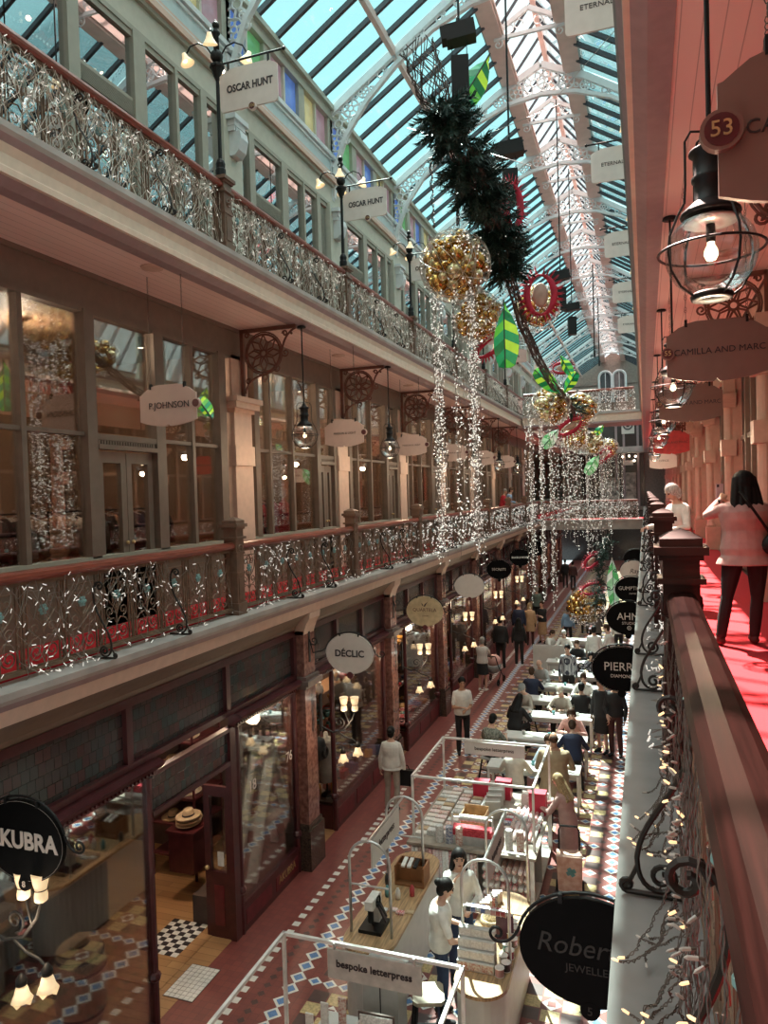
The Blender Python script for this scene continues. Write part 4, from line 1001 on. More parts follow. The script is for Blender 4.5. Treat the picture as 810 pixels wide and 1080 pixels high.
g2 = thing('wall_doorway', 'dark leadlight panel and jamb over the hat shop doorway', 'wall', kind='structure')
MB().box(XG - .06, 6.9, 2.5, XG - .02, 8.75, 2.92).build('leadlight', M_STAIN, g2)
MB().box(XG - .08, 6.9, 2.44, XG + .02, 8.75, 2.5).box(XG - .08, 6.9, 2.90, XG + .02, 8.75, 2.95).build('door_head', M_MAROON, g2)
MB().box(-5.80, 7.42, .0, -8.95, 8.6, .012).build('threshold', M_WOODF, g2)
# shop interior shell
g = thing('wall_hat_shop', 'dark walls and oak floor of the hat shop', 'wall', kind='structure')
MB().box(-9.05, 2.4, 0, -8.95, 10.75, 3.9).build('rear_wall', M_DARKWALL, g)
MB().box(-8.95, 2.4, -.02, -5.48, 10.75, .004).build('shop_floor', M_WOODF, g)
MB().box(-8.95, 2.4, 3.86, -5.5, 10.75, 3.9).build('shop_ceiling', M_DARKWALL, g)
MB().box(-8.95, 10.66, 0, -5.5, 10.75, 3.86).build('side_wall', M_DARKWALL, g)
o = MB()
for i in range(6):
    for j in range(9): o.box(-6.56 + i * .095, 8.0 + j * .085, .006, -6.56 + (i + 1) * .095, 8.0 + (j + 1) * .085, .014, (i + j) % 2)
tag(o.build('door_mat', [M_INK, M_WHITEINK]), 'black and white checked mat on the oak floor inside the hat shop door', 'mat')
o = MB().box(-5.71, 7.33, .0, -5.28, 7.97, .006)
for i in range(6):
    for j in range(9): o.box(-5.70 + i * .07, 7.34 + j * .069, .006, -5.70 + i * .07 + .062, 7.34 + j * .069 + .062, .011, 1)
tag(o.build('tile_mat', [M_DARK_T, M_WHITE_T]), 'white gridded tile panel let into the path before the hat shop', 'mat')
# ladder in the window
t = thing('step_ladder', 'grey A-shaped display ladder in the hat shop window', 'ladder', (-5.56, 10.0, .42))
M_LAD = mat('grey green ladder paint', (.50, .57, .55), .5)
MB().beam((0, -.72, 0), (0, .02, 1.75), .05, .16, up=(1, 0, 0)).build('front_rail', M_LAD, t)
MB().beam((0, .62, 0), (0, -.02, 1.75), .05, .16, up=(1, 0, 0)).build('rear_rail', M_LAD, t)
MB().beam((-.3, -.62, 0), (-.3, .02, 1.7), .05, .12, up=(1, 0, 0)).build('front_rail', M_LAD, t); MB().beam((-.3, .55, 0), (-.3, -.02, 1.7), .05, .12, up=(1, 0, 0)).build('rear_rail', M_LAD, t)
MB().box(-.35, -.42, .62, .04, .38, .66).build('shelf', M_LAD, t); MB().box(-.34, -.12, 1.72, .04, .14, 1.78).build('top_cap', M_LAD, t)
MB().box(-6.25, 8.78, .005, -5.5, 10.46, .40).build('platform', M_DARKWALL, g)
# hats
def hat(loc, label, m, sc=1., band=M_INK, grp=None, rz=0):
    t = thing('felt_hat', label, 'hat', loc, rz, grp)
    MB().lathe([(0, .004), (.10, .004), (.17, .0), (.2, .012), (.205, .02), (.17, .014), (.095, .02), (.092, .06), (.085, .10), (.06, .125), (.03, .11), (0, .105)], 20, sx=.9 * sc, sy=1.08 * sc).build('crown', m, t, True)
    MB().lathe([(.098, .02), (.098, .045), (.094, .045)], 20, sx=.9 * sc, sy=1.08 * sc).build('band', band, t)
    return t
HM = [mat('tan felt', (.46, .30, .17), .8), mat('fawn felt', (.55, .42, .28), .8), mat('brown felt', (.20, .11, .07), .8), mat('cream felt', (.62, .54, .42), .8), mat('charcoal felt', (.05, .045, .045), .8)]
shelf = thing('hat_stand', 'tall dark shelving unit of hats inside the hat shop doorway', 'shelf', (-7.25, 10.15, 0))
m = MB()
for z in (.35, .85, 1.30, 1.75, 2.2, 2.65): m.box(-.42, -.42, z, .42, .4, z + .03)
for x in (-.42, .39):
    for y in (-.42, .37): m.box(x, y, 0, x + .03, y + .03, 2.7)
m.build('shelves', M_MAROON, shelf)
n = 0
for z in (.88, 1.33, 1.78, 2.23):
    for y in (-.3, .3):
        hat((-7.25 + y * .55, 9.98, z), 'felt hat on the dark shelving inside the hat shop', HM[n % 4], 1, grp='hats on the dark shelving'); n += 1
for i in range(4): hat((-6.75, 9.45, 1.03 + i * .055), 'tan hat in the stack on the counter just inside the door', HM[i % 2], 1, grp='stacked hats by the door')
st = thing('display_plinth', 'small dark plinth under a stack of hats by the shop door', 'plinth', (-6.75, 9.45, 0)); MB().box(-.22, -.22, .41, .22, .22, 1.0).box(-.25, -.25, 1.0, .25, .25, 1.05).build('body', M_MAROON, st)
t = thing('barrel', 'pale oak barrel in the nearest hat shop window', 'barrel', (-6.38, 6.72, 0.006))
MB().lathe([(.24, 0), (.29, .2), (.31, .42), (.29, .66), (.25, .85), (.235, .85), (.235, .82), (0, .82)], 24).build('staves', mat('pale oak staves', (.42, .30, .17), .5, noise=.2, nscale=12, stretch=(6, 6, .5)), t, True)
for z in (.1, .28, .6, .76): MB().lathe([(.272 + .02 * (z > .2 and z < .7), z), (.278 + .02 * (z > .2 and z < .7), z + .04)], 24).build('hoop', M_BLACK, t)
hat((-6.38, 6.72, .865), 'wide brimmed tan hat resting on the oak barrel', HM[0], 1.15)
t = thing('shop_counter', 'long timber counter with dark curtained front in the hat shop', 'counter', (-7.75, 7.3, 0.005))
MB().box(-.35, -1.6, .92, .35, 1.2, .97).build('top', mat('counter timber', (.40, .25, .14), .35, noise=.2), t)
m = MB().box(-.30, -1.5, 0, .30, 1.15, .92)
for i in range(26): m.tube([(.31, -1.48 + i * .1, .02), (.31, -1.48 + i * .1, .9)], .03, 6)
m.build('curtain_front', M_BLACK, t)
t = thing('till', 'grey shop till standing on the hat shop counter', 'till', (-7.7, 6.7, .977)); MB().box(-.2, -.18, 0, .2, .18, .12).build('drawer', M_STEEL, t); MB().obox((-.02, 0, .25), ((1, 0, .4), (0, 1, 0), (-.4, 0, 1)), (.015, .17, .12)).build('screen', M_INK, t)
t = thing('display_box', 'wooden display box standing on the counter end of the hat shop', 'box', (-7.7, 8.1, .977)); MB().box(-.22, -.25, 0, .22, .25, .06).box(-.22, -.25, .06, -.18, .25, .5).box(-.22, -.25, .46, .22, .25, .5).box(-.2, -.25, .25, .22, .25, .28).build('case', M_MAROON, t)
for i in range(3): tag(MB().lathe([(.04, 0), (.045, .1), (.02, .15), (.02, .18)], 10, (-7.7 + .03 * i, 7.2 + i * .12, .977)).build('bottle', M_GLOBE if i else M_DARKWALL), 'small bottle on the hat shop counter', 'bottle', 'bottles on the hat shop counter')
def shop_lamp(p, e, lab, grp):
    t = thing('downlight', lab, 'downlight', p, 0, grp)
    MB().lathe([(.05, -.14), (.05, 0), (0, 0)], 12).build('can', M_BLACK, t); MB().lathe([(0, -.139), (.04, -.139), (.04, -.13)], 12).build('lens', M_SPOT, t)
    plight((p[0], p[1], p[2] - .2), e, (1, .77, .53), .03)
# other far shops: doorway, corner post and long display window per bay
def goods(kx, y0, y1, z, rnd, kind, n, grp, lab):
    for i in range(n):
        x = kx - rnd.uniform(.12, .75); y = rnd.uniform(y0 + .15, y1 - .15); c = rnd.choice(GM)
        if kind == 'bag':
            t = thing('handbag', lab, 'bag', (x, y, z), rnd.uniform(0, PI), grp); w, h = rnd.uniform(.12, .2), rnd.uniform(.14, .22)
            MB().prism([(-w, 0), (w, 0), (w * .85, h), (-w * .85, h)], (0, .06, 0), (1, 0, 0), (0, 0, 1), .12).build('body', c, t)
            MB().tube([(-w * .5, 0, h), (-w * .45, 0, h + .1), (0, 0, h + .15), (w * .45, 0, h + .1), (w * .5, 0, h)], .01, 6).build('handle', M_INK, t)
        elif kind == 'vase':
            r = rnd.uniform(.05, .1); h = rnd.uniform(.15, .35)
            tag(MB().lathe([(r * .6, 0), (r, h * .35), (r * .8, h * .7), (r * .4, h * .85), (r * .6, h)], 14, (x, y, z)).build('vase', c, smooth=True), lab, 'vase', grp)
        else:
            a = rnd.uniform(.08, .18); tag(MB().lathe([(a * .4, 0), (a * .5, .02), (a * .95, .09), (a, .12), (a * .93, .115), (a * .45, .03), (0, .025)], 16, (x, y, z)).build('bowl', c, smooth=True), lab, 'bowl', grp)
GM = [mat('goods red', (.40, .04, .05), .4), mat('goods amber', (.55, .28, .06), .35), mat('goods silver', (.6, .6, .6), .25, metal=.6), mat('goods white', (.75, .73, .70), .4), mat('goods black', (.03, .03, .035), .35), mat('goods teal', (.10, .28, .30), .4), mat('goods pink', (.6, .32, .33), .45), mat('goods blue', (.12, .18, .4), .4)]
kinds = [('bag', 'handbag among the goods in the DÉCLIC shop window'), ('bowl', 'bowl among the homewares in the QUARTELA shop window'), ('vase', 'vase among the wares in the window under the blank pale sign'), ('vase', 'vase among the wares in the window under the SECRETS sign'), ('bowl', 'bowl in the window under the BLACK & WHITE sign')]
for k in range(0, 9):
    c = CY(k)
    s = thing('window_%d' % (42 + k), 'maroon framed display window of the far ground-floor row, %s beyond the hat shop' % ORD[k], 'window', kind='structure')
    ya, yb = c + 1.22, c + BAY - .30
    win(s, ya, yb, .50); hood(s, c + .25, yb + .05)
    MB().box(-6.05, ya - .01, .0, XG, ya + .02, .44).build('return_base', M_MAROON, s)
    MB().box(-6.05, ya - .004, .44, XG, ya + .004, 2.92).build('return_pane', M_GLASS, s)
    MB().box(-6.12, c + .27, 0, -6.06, ya, 2.9).build('door_glass', M_GLASS, s); MB().box(-6.14, c + .27, 0, -6.04, c + .36, 2.92).box(-6.14, ya - .08, 0, -6.04, ya, 2.92).box(-6.14, c + .3, 0, -6.04, ya, .3).build('door_frame', M_MAROON, s)
    wg = thing('wall_%d' % (k + 80), 'leadlight fascia above the far ground-floor shop, %s beyond the hat shop' % ORD[k], 'wall', kind='structure')
    transom(wg, c + .22, c + BAY - .22, 3)
    MB().box(-8.95, c - .05, 0, -8.85, c + BAY, 3.9).build('rear_wall', M_BROWNWALL if k % 2 == 0 else M_DARKWALL, wg)
    MB().box(-8.95, c + BAY - .1, 0, XG - .1, c + BAY - .05, 3.86).build('side_wall', M_DARKWALL, wg)
    MB().box(-8.95, c, -.02, XG, c + BAY, .003).build('shop_floor', M_WOODF, wg); MB().box(-8.95, c, 3.86, XG - .1, c + BAY, 3.9).build('shop_ceiling', M_DARKWALL, wg)
    MB().box(-6.6, ya + .03, .003, XG - .07, yb - .05, .48).build('platform', M_DARKWALL, wg)
    rnd = random.Random(k)
    if k < 5:
        kd, lab = kinds[k]
        goods(XG - .02, ya, yb, .483, rnd, kd, [24, 34, 26, 18, 10][k], lab.split(' in the ')[0] + 's ' + str(k), lab)
        sh = thing('display_shelf', 'three tier timber display shelf in the far shop window, %s beyond the hat shop' % ORD[k], 'shelf', (-6.35, (ya + yb) / 2, .484))
        for yy in (-(yb - ya) / 2 + .1, (yb - ya) / 2 - .12): MB().box(-.22, yy, 0, -.20, yy + .03, 2.2).box(.20, yy, 0, .22, yy + .03, 1.67).build('upright', M_BLACK, sh)
        for j, z in enumerate((1.05, 1.6, 2.15)):
            MB().box(-.22, -(yb - ya) / 2 + .05, z - .498, .22, (yb - ya) / 2 - .05, z - .486).build('board', mat('shelf timber', (.25, .14, .08), .4), sh)
            lab2 = lab.replace('goods', 'smaller goods').replace('homewares', 'shelved homewares').replace('wares in', 'shelved wares in')
            goods(-5.98, ya, yb, z + .001, rnd, ['vase', 'bowl'][(k + j) % 2], [16, 15, 12][j], 'shelved wares %d' % k, lab2 + ' on glass shelves' if 'shelv' not in lab2 else lab2)
    for yy, e in ((c + 1.9, 75), (c + 3.1, 75)): shop_lamp((-6.1, yy, 3.86), e, 'ceiling downlight in the far ground-floor shop, %s beyond the hat shop' % ORD[k], 'downlights of the far ground-floor shops')
for p, e in (((-7.2, 9.2, 3.86), 40), ((-7.4, 7.6, 3.86), 24), ((-6.9, 5.2, 3.86), 14)): shop_lamp(p, e, 'ceiling downlight inside the hat shop', 'downlights of the hat shop')
shop_lamp((-5.85, 9.3, 3.86), 60, 'added ceiling downlight brightening the grey ladder in the hat shop window', None)  # lamp added to brighten the ladder behind the glass
# mannequin torso and bags in the DÉCLIC doorway
t = thing('dress_form', 'pale dress form in a white smock behind the DÉCLIC shop window', 'mannequin', (-5.72, 12.35, .484))
MB().lathe([(.12, 0), (.12, .03), (.02, .05), (.02, .45)], 12).build('stand', M_BLACK, t)
MB().lathe([(.19, .28), (.175, .55), (.14, .75), (.17, .95), (.14, 1.06), (.06, 1.10), (.05, 1.18), (0, 1.2)], 16, sx=.75).build('smock', mat('white smock cloth', (.72, .70, .66), .8), t, True)
t = thing('backpack', 'black leather backpack hung at the DÉCLIC shop door', 'bag', (-5.5, 11.55, 1.45))
MB().lathe([(.10, 0), (.17, .05), (.18, .22), (.14, .34), (.05, .40), (0, .4)], 14, sx=.8).build('body', M_BLACK, t, True); MB().ring((.13, 0, .14), .08, .03, 'x', 12, 6).build('pocket', M_BLACK, t)
for e in (-.06, .06): MB().tube([(-.1, e, .35), (-.16, e, .5), (-.1, e, .62), (0, e, .66)], .014, 6).build('strap', M_BLACK, t)

# ---- first-floor shop contents: rails of clothes, downlights
def garment(loc, label, m, grp, rz=0, L=.85, name='garment'):
    t = thing(name, label, 'clothing', loc, rz, grp)
    MB().tube([(0, -.2, -.09), (0, 0, -.02), (0, .2, -.09)], .008, 5).tube([(0, 0, -.02), (0, 0, .03), (0, .03, .05), (0, .04, .02)], .004, 4).build('hanger', M_STEEL, t)
    g = MB().lathe([(.10, -L), (.09, -L * .6), (.085, -L * .3), (.09, -.14), (.03, -.05), (0, -.05)], 14, sx=.5, sy=2.1)
    for e in (-1, 1): g.tube([(0, e * .17, -.10), (0, e * .23, -.25), (0.01, e * .25, -.55)], [.05, .055, .05], 8)
    g.build('cloth', m, t, True)
CLM = [mat('cloth white', (.70, .68, .64), .85), mat('cloth black', (.02, .02, .022), .85), mat('cloth tan', (.45, .30, .2), .85), mat('cloth grey', (.25, .24, .24), .85), mat('cloth red', (.55, .03, .06), .8), mat('cloth pink', (.65, .18, .25), .8), mat('cloth navy', (.03, .04, .09), .85)]
def rail(y0, y1, x, z, label):
    t = thing('clothes_rail', label, 'clothes rail', (x, (y0 + y1) / 2, 4.52)); L = (y1 - y0) / 2
    MB().tube([(0, -L, 0), (0, -L, z), (0, L, z), (0, L, 0)], .016, 6).build('frame', M_BLACK, t)
    for e in (-1, 1): MB().box(-.22, e * L - .02, 0, .22, e * L + .02, .03).build('foot', M_BLACK, t)
rail(5.3, 7.05, -7.1, 1.45, 'black clothes rail behind the P.JOHNSON shop window')
for i in range(9): garment((-7.1, 5.45 + i * .185, 5.97), ['white', 'black', 'tan', 'grey', 'white', 'black', 'black', 'white', 'tan'][i] + ' garment on the rail behind the P.JOHNSON window', CLM[[0, 1, 2, 3, 0, 1, 1, 0, 2][i]], 'clothes on the P.JOHNSON rail', PI / 2)
rail(7.45, 9.9, -7.3, 1.45, 'black clothes rail behind the P.JOHNSON shop door')
for i in range(11): garment((-7.3, 7.6 + i * .21, 5.97), ['tan', 'white', 'black', 'grey', 'black', 'tan', 'black', 'navy', 'black', 'grey', 'black'][i] + ' garment on the rail behind the P.JOHNSON door', CLM[[2, 0, 1, 3, 1, 2, 1, 6, 1, 3, 1][i]], 'clothes behind the P.JOHNSON door', PI / 2)
def dummy(loc, label, m):
    t = thing('mannequin', label, 'mannequin', loc)
    MB().lathe([(.16, 0), (.16, .02), (.015, .04), (.015, .6)], 14).build('stand', M_STEEL, t)
    d = MB().lathe([(.24, .28), (.19, .6), (.13, .95), (.105, 1.12), (.14, 1.3), (.13, 1.42), (.06, 1.48), (.04, 1.55)], 16, sx=.8)
    for e in (-1, 1): d.tube([(0, e * .14, 1.42), (.02, e * .19, 1.2), (.04, e * .18, .98)], [.045, .04, .03], 8)
    d.build('dress', m, t, True); MB().ball((0, 0, 1.66), .085, 10, 8, sc=(1, .85, 1.25)).build('head', mat('mannequin skin', (.5, .42, .38), .5), t, True)
for i, (y, mm, w) in enumerate(((11.55, 4, 'red'), (12.2, 1, 'black'), (12.85, 5, 'pink'), (13.35, 4, 'red'), (15.9, 3, 'grey'), (16.6, 1, 'black'), (17.3, 0, 'white'), (20.2, 1, 'black'), (21.2, 0, 'white'), (25, 1, 'black'))):
    dummy((-6.95, y, 4.524), 'mannequin in a %s dress in the far first-floor windows, %s along' % (w, ORD[i]), CLM[mm])
rail(11.3, 14.0, -7.7, 1.5, 'black clothes rail behind the red dresses')
for i in range(10): garment((-7.7, 11.5 + i * .25, 6.02), ['red', 'black', 'pink', 'red', 'navy'][i % 5] + ' garment on the rail behind the red dresses', CLM[[4, 1, 5, 4, 6][i % 5]], 'clothes behind the red dresses', PI / 2)
DL0 = None
for k in range(9):
    for j in range(4):
        y = (4.2 if k == 0 else CY(k - 1) + .6) + j * (1.6 if k == 0 else .95); x = -6.95 if j % 2 else -7.6
        t = thing('downlight', 'small black ceiling downlight inside the far first-floor shops', 'downlight', (x, y, 8.5), 0, 'downlights of the far first-floor shops')
        MB().lathe([(.05, -.16), (.05, 0), (0, 0)], 12).build('can', M_BLACK, t); MB().lathe([(0, -.161), (.04, -.161), (.04, -.15)], 12).build('lens', M_SPOT, t)
    for j in range(2):
        y = (4.2 if k == 0 else CY(k - 1) + .6) + (2 * j + .0) * (1.6 if k == 0 else .95); plight((-7.6, y, 8.28), 60 if k == 0 else 42, (1, .76, .52), .03)
# ================================================================== HANGING CHRISTMAS DECORATIONS
M_GOLD = mat('gold bauble', (.72, .42, .12), .16, metal=.85, noise=.15)
M_AMBER = mat('amber bauble', (.60, .30, .07), .12, metal=.6, coat=.6, noise=.2)
M_PALEG = mat('champagne bauble', (.80, .64, .36), .2, metal=.7, noise=.1)
M_FIR = mat('dark fir needles', (.012, .045, .032), .6, noise=.3, nscale=3)
M_TWIG = mat('brown vine twigs', (.07, .038, .03), .6, noise=.2)
M_SILV = mat('silver wire', (.55, .50, .45), .3, metal=.8)
M_CRIM = mat('crimson felt', (.50, .015, .05), .7, noise=.15)
M_PALE = mat('pale pink lining', (.55, .36, .30), .6)
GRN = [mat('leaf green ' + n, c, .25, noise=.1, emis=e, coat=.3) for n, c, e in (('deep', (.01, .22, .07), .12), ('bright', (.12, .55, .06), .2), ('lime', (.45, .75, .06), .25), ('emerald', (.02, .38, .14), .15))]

def globe(c, R, nb, label, seed, grp=None, nw=16):
    rnd = random.Random(seed)
    t = thing('bauble_globe', label, 'bauble globe', c, 0, grp)
    cage = MB()
    for k in range(nw):
        ax = Vector((rnd.gauss(0, 1), rnd.gauss(0, 1), rnd.gauss(0, 1))).normalized(); u = ax.orthogonal().normalized(); v = ax.cross(u); o = ax * R * rnd.uniform(-.6, .6); r = math.sqrt(R * R - o.length_squared)
        cage.tube([o + u * r * cos(a) + v * r * sin(a) for a in [2 * PI * i / 28 for i in range(28)]], .003 * (R / .5) + .001, 4, 0, True)
    cage.build('wire_cage', M_SILV, t)
    placed = []
    tries = 0
    while len(placed) < nb and tries < 4000:
        tries += 1; r = rnd.choice((.14, .19, .25, .31)) * R * rnd.uniform(.9, 1.2)
        p = Vector((rnd.gauss(0, 1), rnd.gauss(0, 1), rnd.gauss(0, 1))).normalized() * (R - r) * rnd.uniform(.72, .99)
        if all((p - q).length > (r + s) * .88 for q, s in placed):
            placed.append((p, r))
    me = {}
    for p, r in placed:
        m = rnd.choice((M_GOLD, M_GOLD, M_AMBER, M_PALEG))
        if m.name not in UNIT: UNIT[m.name] = MB().ball((0, 0, 0), 1, 16, 10).build('bauble', m, None, True).data; bpy.data.objects.remove([o for o in bpy.data.objects if o.data is UNIT[m.name]][0])
        b = part(UNIT[m.name], 'bauble', t, p); b.scale = (r, r, r)
    w = MB(); q = Vector((0, 0, R * .9))
    for s in range(int(10 * R / .5) + 4):
        pts = []
        q = Vector((rnd.gauss(0, 1), rnd.gauss(0, 1), rnd.gauss(0, 1))).normalized() * R
        for i in range(12):
            q = (q + Vector((rnd.gauss(0, 1), rnd.gauss(0, 1), rnd.gauss(0, 1))) * R * .35).normalized() * R * rnd.uniform(.9, 1.04); pts.append(q.copy())
            if rnd.random() < .8: w.ball(q, .010 * (R / .5) + .002, 5, 4, 1)
        w.tube(pts, .003, 3)
    w.build('light_wire', [M_WIRE, M_FAIRY], t)
    return t
UNIT = {}
G1 = globe(at(480, 281, Y=10.6), .525, 62, 'largest wire globe of gold baubles, nearest the viewer below the fir garland', 1, nw=22)
globe(at(504, 335, Y=11.3), .42, 40, 'second gold bauble globe tucked low behind the largest one', 2)
globe(at(566, 325, Y=13.0), .40, 34, 'gold bauble globe behind the crimson spiked ring beside the long green leaf', 3)
globe(at(581, 428, Y=17.2), .46, 44, 'gold bauble globe at upper left of the far leafy cluster', 4)
globe(at(612, 433, Y=19.8), .46, 44, 'gold bauble globe at upper right of the far leafy cluster', 5)
globe(at(606, 460, Y=21.8), .42, 38, 'gold bauble globe below the crimson lips in the far cluster', 6)
globe(at(624, 467, Y=24.5), .40, 34, 'small far gold bauble globe lower in the cluster', 7)
globe(at(642, 473, Y=28.0), .38, 30, 'farthest hanging gold bauble globe above the footbridge', 8)
globe(at(617, 640, Y=28.5), .72, 70, 'great gold bauble ball low over the arcade floor beyond the tables', 9)

# ---- light curtains: every string is a part
def curtain(c, w, dpt, ztop, zbot, n, label, seed, nbul, cl=None, jit=.35):
    rnd = random.Random(seed)
    t = thing('light_curtain', label, 'light curtain', (c[0], c[1], zbot))
    H = ztop - zbot
    for i in range(n):
        if cl: x = rnd.choice(cl) * w + rnd.gauss(0, .028)
        else: x = rnd.uniform(-w, w)
        y = rnd.uniform(-dpt, dpt); h0 = rnd.uniform(0, jit); m = MB(); pts = []
        k = int((H - h0) / .10)
        for j in range(k + 1): pts.append((x + rnd.gauss(0, .012), y + rnd.gauss(0, .012), H - (H - h0) * j / k))
        m.tube(pts, .003, 3)
        for j in range(int(nbul * (H - h0))):
            p = Vector(rnd.choice(pts)) + Vector((rnd.gauss(0, .018), rnd.gauss(0, .018), rnd.uniform(-.06, .06))); d = Vector((rnd.gauss(0, 1), rnd.gauss(0, 1), rnd.gauss(0, 1))).normalized() * .013
            m.tube([p - d, p + d], .0062, 4, 1)
        m.build('light_string', [M_WIRE, M_FAIRY], t)
    return t
p = at(479, 300, Y=10.6)
curtain((p.x, 10.6, 0), .30, .22, 8.95, 4.98, 40, 'long curtain of white light strings falling from the largest bauble globe', 1, 10, (-.95, -.8, -.1, .2, .85, .95), .5)
p = at(570, 500, Y=17.2); curtain((p.x, 17.2, 0), .28, .25, 8.0, 3.3, 30, 'light string curtain under the nearer of the far bauble globes', 2, 10, (-.8, .1, .9), 1.0)
p = at(607, 500, Y=20.5); curtain((p.x, 20.5, 0), .55, .4, 7.6, 4.2, 30, 'light string curtain hanging in the middle of the far cluster', 3, 11, None, 1.6)
p = at(628, 500, Y=24.5); curtain((p.x, 24.5, 0), .5, .4, 7.6, 3.9, 26, 'light string curtain beside the end of the far cluster', 4, 10, None, 1.5)
p = at(645, 500, Y=28); curtain((p.x, 28, 0), .4, .4, 7.4, 5.0, 16, 'short light string curtain farthest along the void', 5, 9, None, 1.2)

# ---- fir garland on a vine core
GP = [at(x, y, Y=Y) for x, y, Y in ((440, 50, 9.25), (456, 92, 9.32), (470, 125, 9.4), (484, 155, 9.7), (500, 185, 10.0), (512, 212, 10.5), (522, 240, 11.0), (530, 268, 11.5), (540, 300, 12.0), (552, 345, 13.0), (566, 375, 14.0), (582, 405, 15.8), (600, 425, 18), (606, 442, 20), (618, 455, 23), (636, 468, 27))]
def along(t):
    t = max(0, min(.9999, t)) * (len(GP) - 1); i = int(t); return GP[i].lerp(GP[i + 1], t - i), (GP[i + 1] - GP[i]).normalized()
t = thing('fir_garland', 'long dark fir garland on a brown vine core winding down from the roof', 'garland', GP[0])
rnd = random.Random(3); core = MB()
for s in range(34):
    ph = rnd.uniform(0, 6.3); tw = rnd.choice((-1, 1)) * rnd.uniform(10, 26); pts = []
    for i in range(90):
        f = i / 89; c, dd = along(f); a = ph + tw * f; u = dd.orthogonal().normalized(); v = dd.cross(u); rr = (.21 if f < .1 else .16 if f < .5 else .10) * (1 - .4 * f) * rnd.uniform(.85, 1.15)
        pts.append(c - GP[0] + (u * cos(a) + v * sin(a)) * rr)
    core.tube(pts, .007, 3)
core.build('vine_core', M_TWIG, t)
def sprig(m, c, d, L, rnd, n=30):
    d = d.normalized(); u = d.orthogonal().normalized(); v = d.cross(u)
    m.tube([c, c + d * L], .006, 3)
    for i in range(n):
        f = (i + .5) / n; a = i * 2.4 + rnd.random(); b = c + d * L * f; q = (u * cos(a) + v * sin(a)) * .8 + d * .7; q = q.normalized() * L * .45 * (1.15 - .6 * f); s = d.cross(q).normalized() * .015
        m.add([b + s, b - s, b + q], [(0, 1, 2)])
fir = MB()
for i in range(820):
    f = rnd.uniform(.10, .50) if i < 770 else rnd.uniform(.76, .9)
    c, dd = along(f); r = Vector((rnd.gauss(0, 1), rnd.gauss(0, 1), rnd.gauss(0, 1))); r = (r - dd * r.dot(dd)).normalized()
    if .20 < f < .225 or .36 < f < .385: continue
    if math.sin(f * 75) > .45 and rnd.random() < .75: continue
    sprig(fir, c - GP[0] + r * .08, r + dd * rnd.uniform(-.3, .9), rnd.uniform(.20, .42), rnd)
fir.build('needles', M_FIR, t)
li = MB(); pts = [along(i / 60)[0] - GP[0] + Vector((rnd.gauss(0, .08), rnd.gauss(0, .08), rnd.gauss(0, .08))) for i in range(61)]
li.tube(pts, .004, 3)
for q in pts: li.ball(q, .009, 5, 4, 1)
li.build('light_wire', [M_WIRED, M_FAIRY], t)
# ropes of vine: one to the big globe, one loose
for (x0, y0, x1, y1, lab) in ((482, 118, 483, 238, 'brown light-wound vine rope holding up the largest bauble globe'), (454, 170, 457, 240, 'thin brown vine rope dangling beside the garland')):
    a, b = at(x0, y0, Y=10.2), at(x1, y1, Y=10.4); m = MB()
    for s in range(5 if x0 > 460 else 2): m.tube([a.lerp(b, i / 20) + Vector((cos(i * 1.3 + s * 1.3) * .022, sin(i * 1.3 + s * 1.3) * .022, 0)) for i in range(21)], .008, 4)
    for i in range(14): m.ball(a.lerp(b, i / 14) + Vector((.025, -.02, 0)), .008, 5, 4, 1)
    tag(m.build('vine_rope', [M_TWIG, M_FAIRY]), lab, 'rope')
t = thing('fir_garland', 'second dark fir garland hanging down toward the floor under the footbridge', 'garland', at(636, 560, Y=27))
g2 = [at(x, y, Y=27) for x, y in ((640, 565), (634, 590), (632, 615), (628, 640))]; fir = MB()
for i in range(120):
    f = rnd.uniform(0, 2.99); c = g2[int(f)].lerp(g2[int(f) + 1], f % 1) - t.location; sprig(fir, c, Vector((rnd.gauss(0, 1), rnd.gauss(0, 1), rnd.gauss(0, .7))), rnd.uniform(.25, .45), rnd, 12)
fir.build('needles', M_FIR, t)

# ---- leaded green leaves, made of angled panels either side of a midrib
def leaf(px, Y, label, wf=.2, seed=0, curl=.06, pale=False):
    a, b = at(px[0], px[1], Y=Y), at(px[2], px[3], Y=Y); rnd = random.Random(seed)
    ax = (b - a); L = ax.length; ax.normalize(); nrm = Vector((rnd.uniform(-.3, .3), -1, rnd.uniform(-.2, .2))); sd = ax.cross(nrm).normalized(); nrm = sd.cross(ax)
    t = thing('leaf_ornament', label, 'leaf ornament', a); n = 7
    def W(f): return L * wf * math.sin(PI * min(1, f * .92 + .06)) ** .8
    for s in (-1, 1):
        m = MB()
        for i in range(n):
            f0, f1 = i / n, (i + 1) / n; g0, g1 = max(0, f0 - .11), max(0, f1 - .11)
            q = [ax * L * f0, ax * L * f1, ax * L * g1 + sd * s * W(f1) - nrm * curl, ax * L * g0 + sd * s * W(f0) - nrm * curl]
            th = nrm * .006
            m.add([v + th for v in q] + [v - th for v in q], [(0, 1, 2, 3), (7, 6, 5, 4), (0, 4, 5, 1), (1, 5, 6, 2), (2, 6, 7, 3), (3, 7, 4, 0)], (i * 2 + (s > 0) + rnd.randint(0, 1)) % 4)
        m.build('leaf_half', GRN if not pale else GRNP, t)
    v = MB().tube([ax * L * (i / 8) for i in range(9)], .012, 5)
    for i in range(n):
        f = (i + 1) / n
        for s in (-1, 1): v.tube([ax * L * f, ax * L * max(0, f - .11) + sd * s * W(f) - nrm * curl], .006, 4)
    v.build('veins', mat('dark lead', (.02, .05, .03), .5), t)
    return t
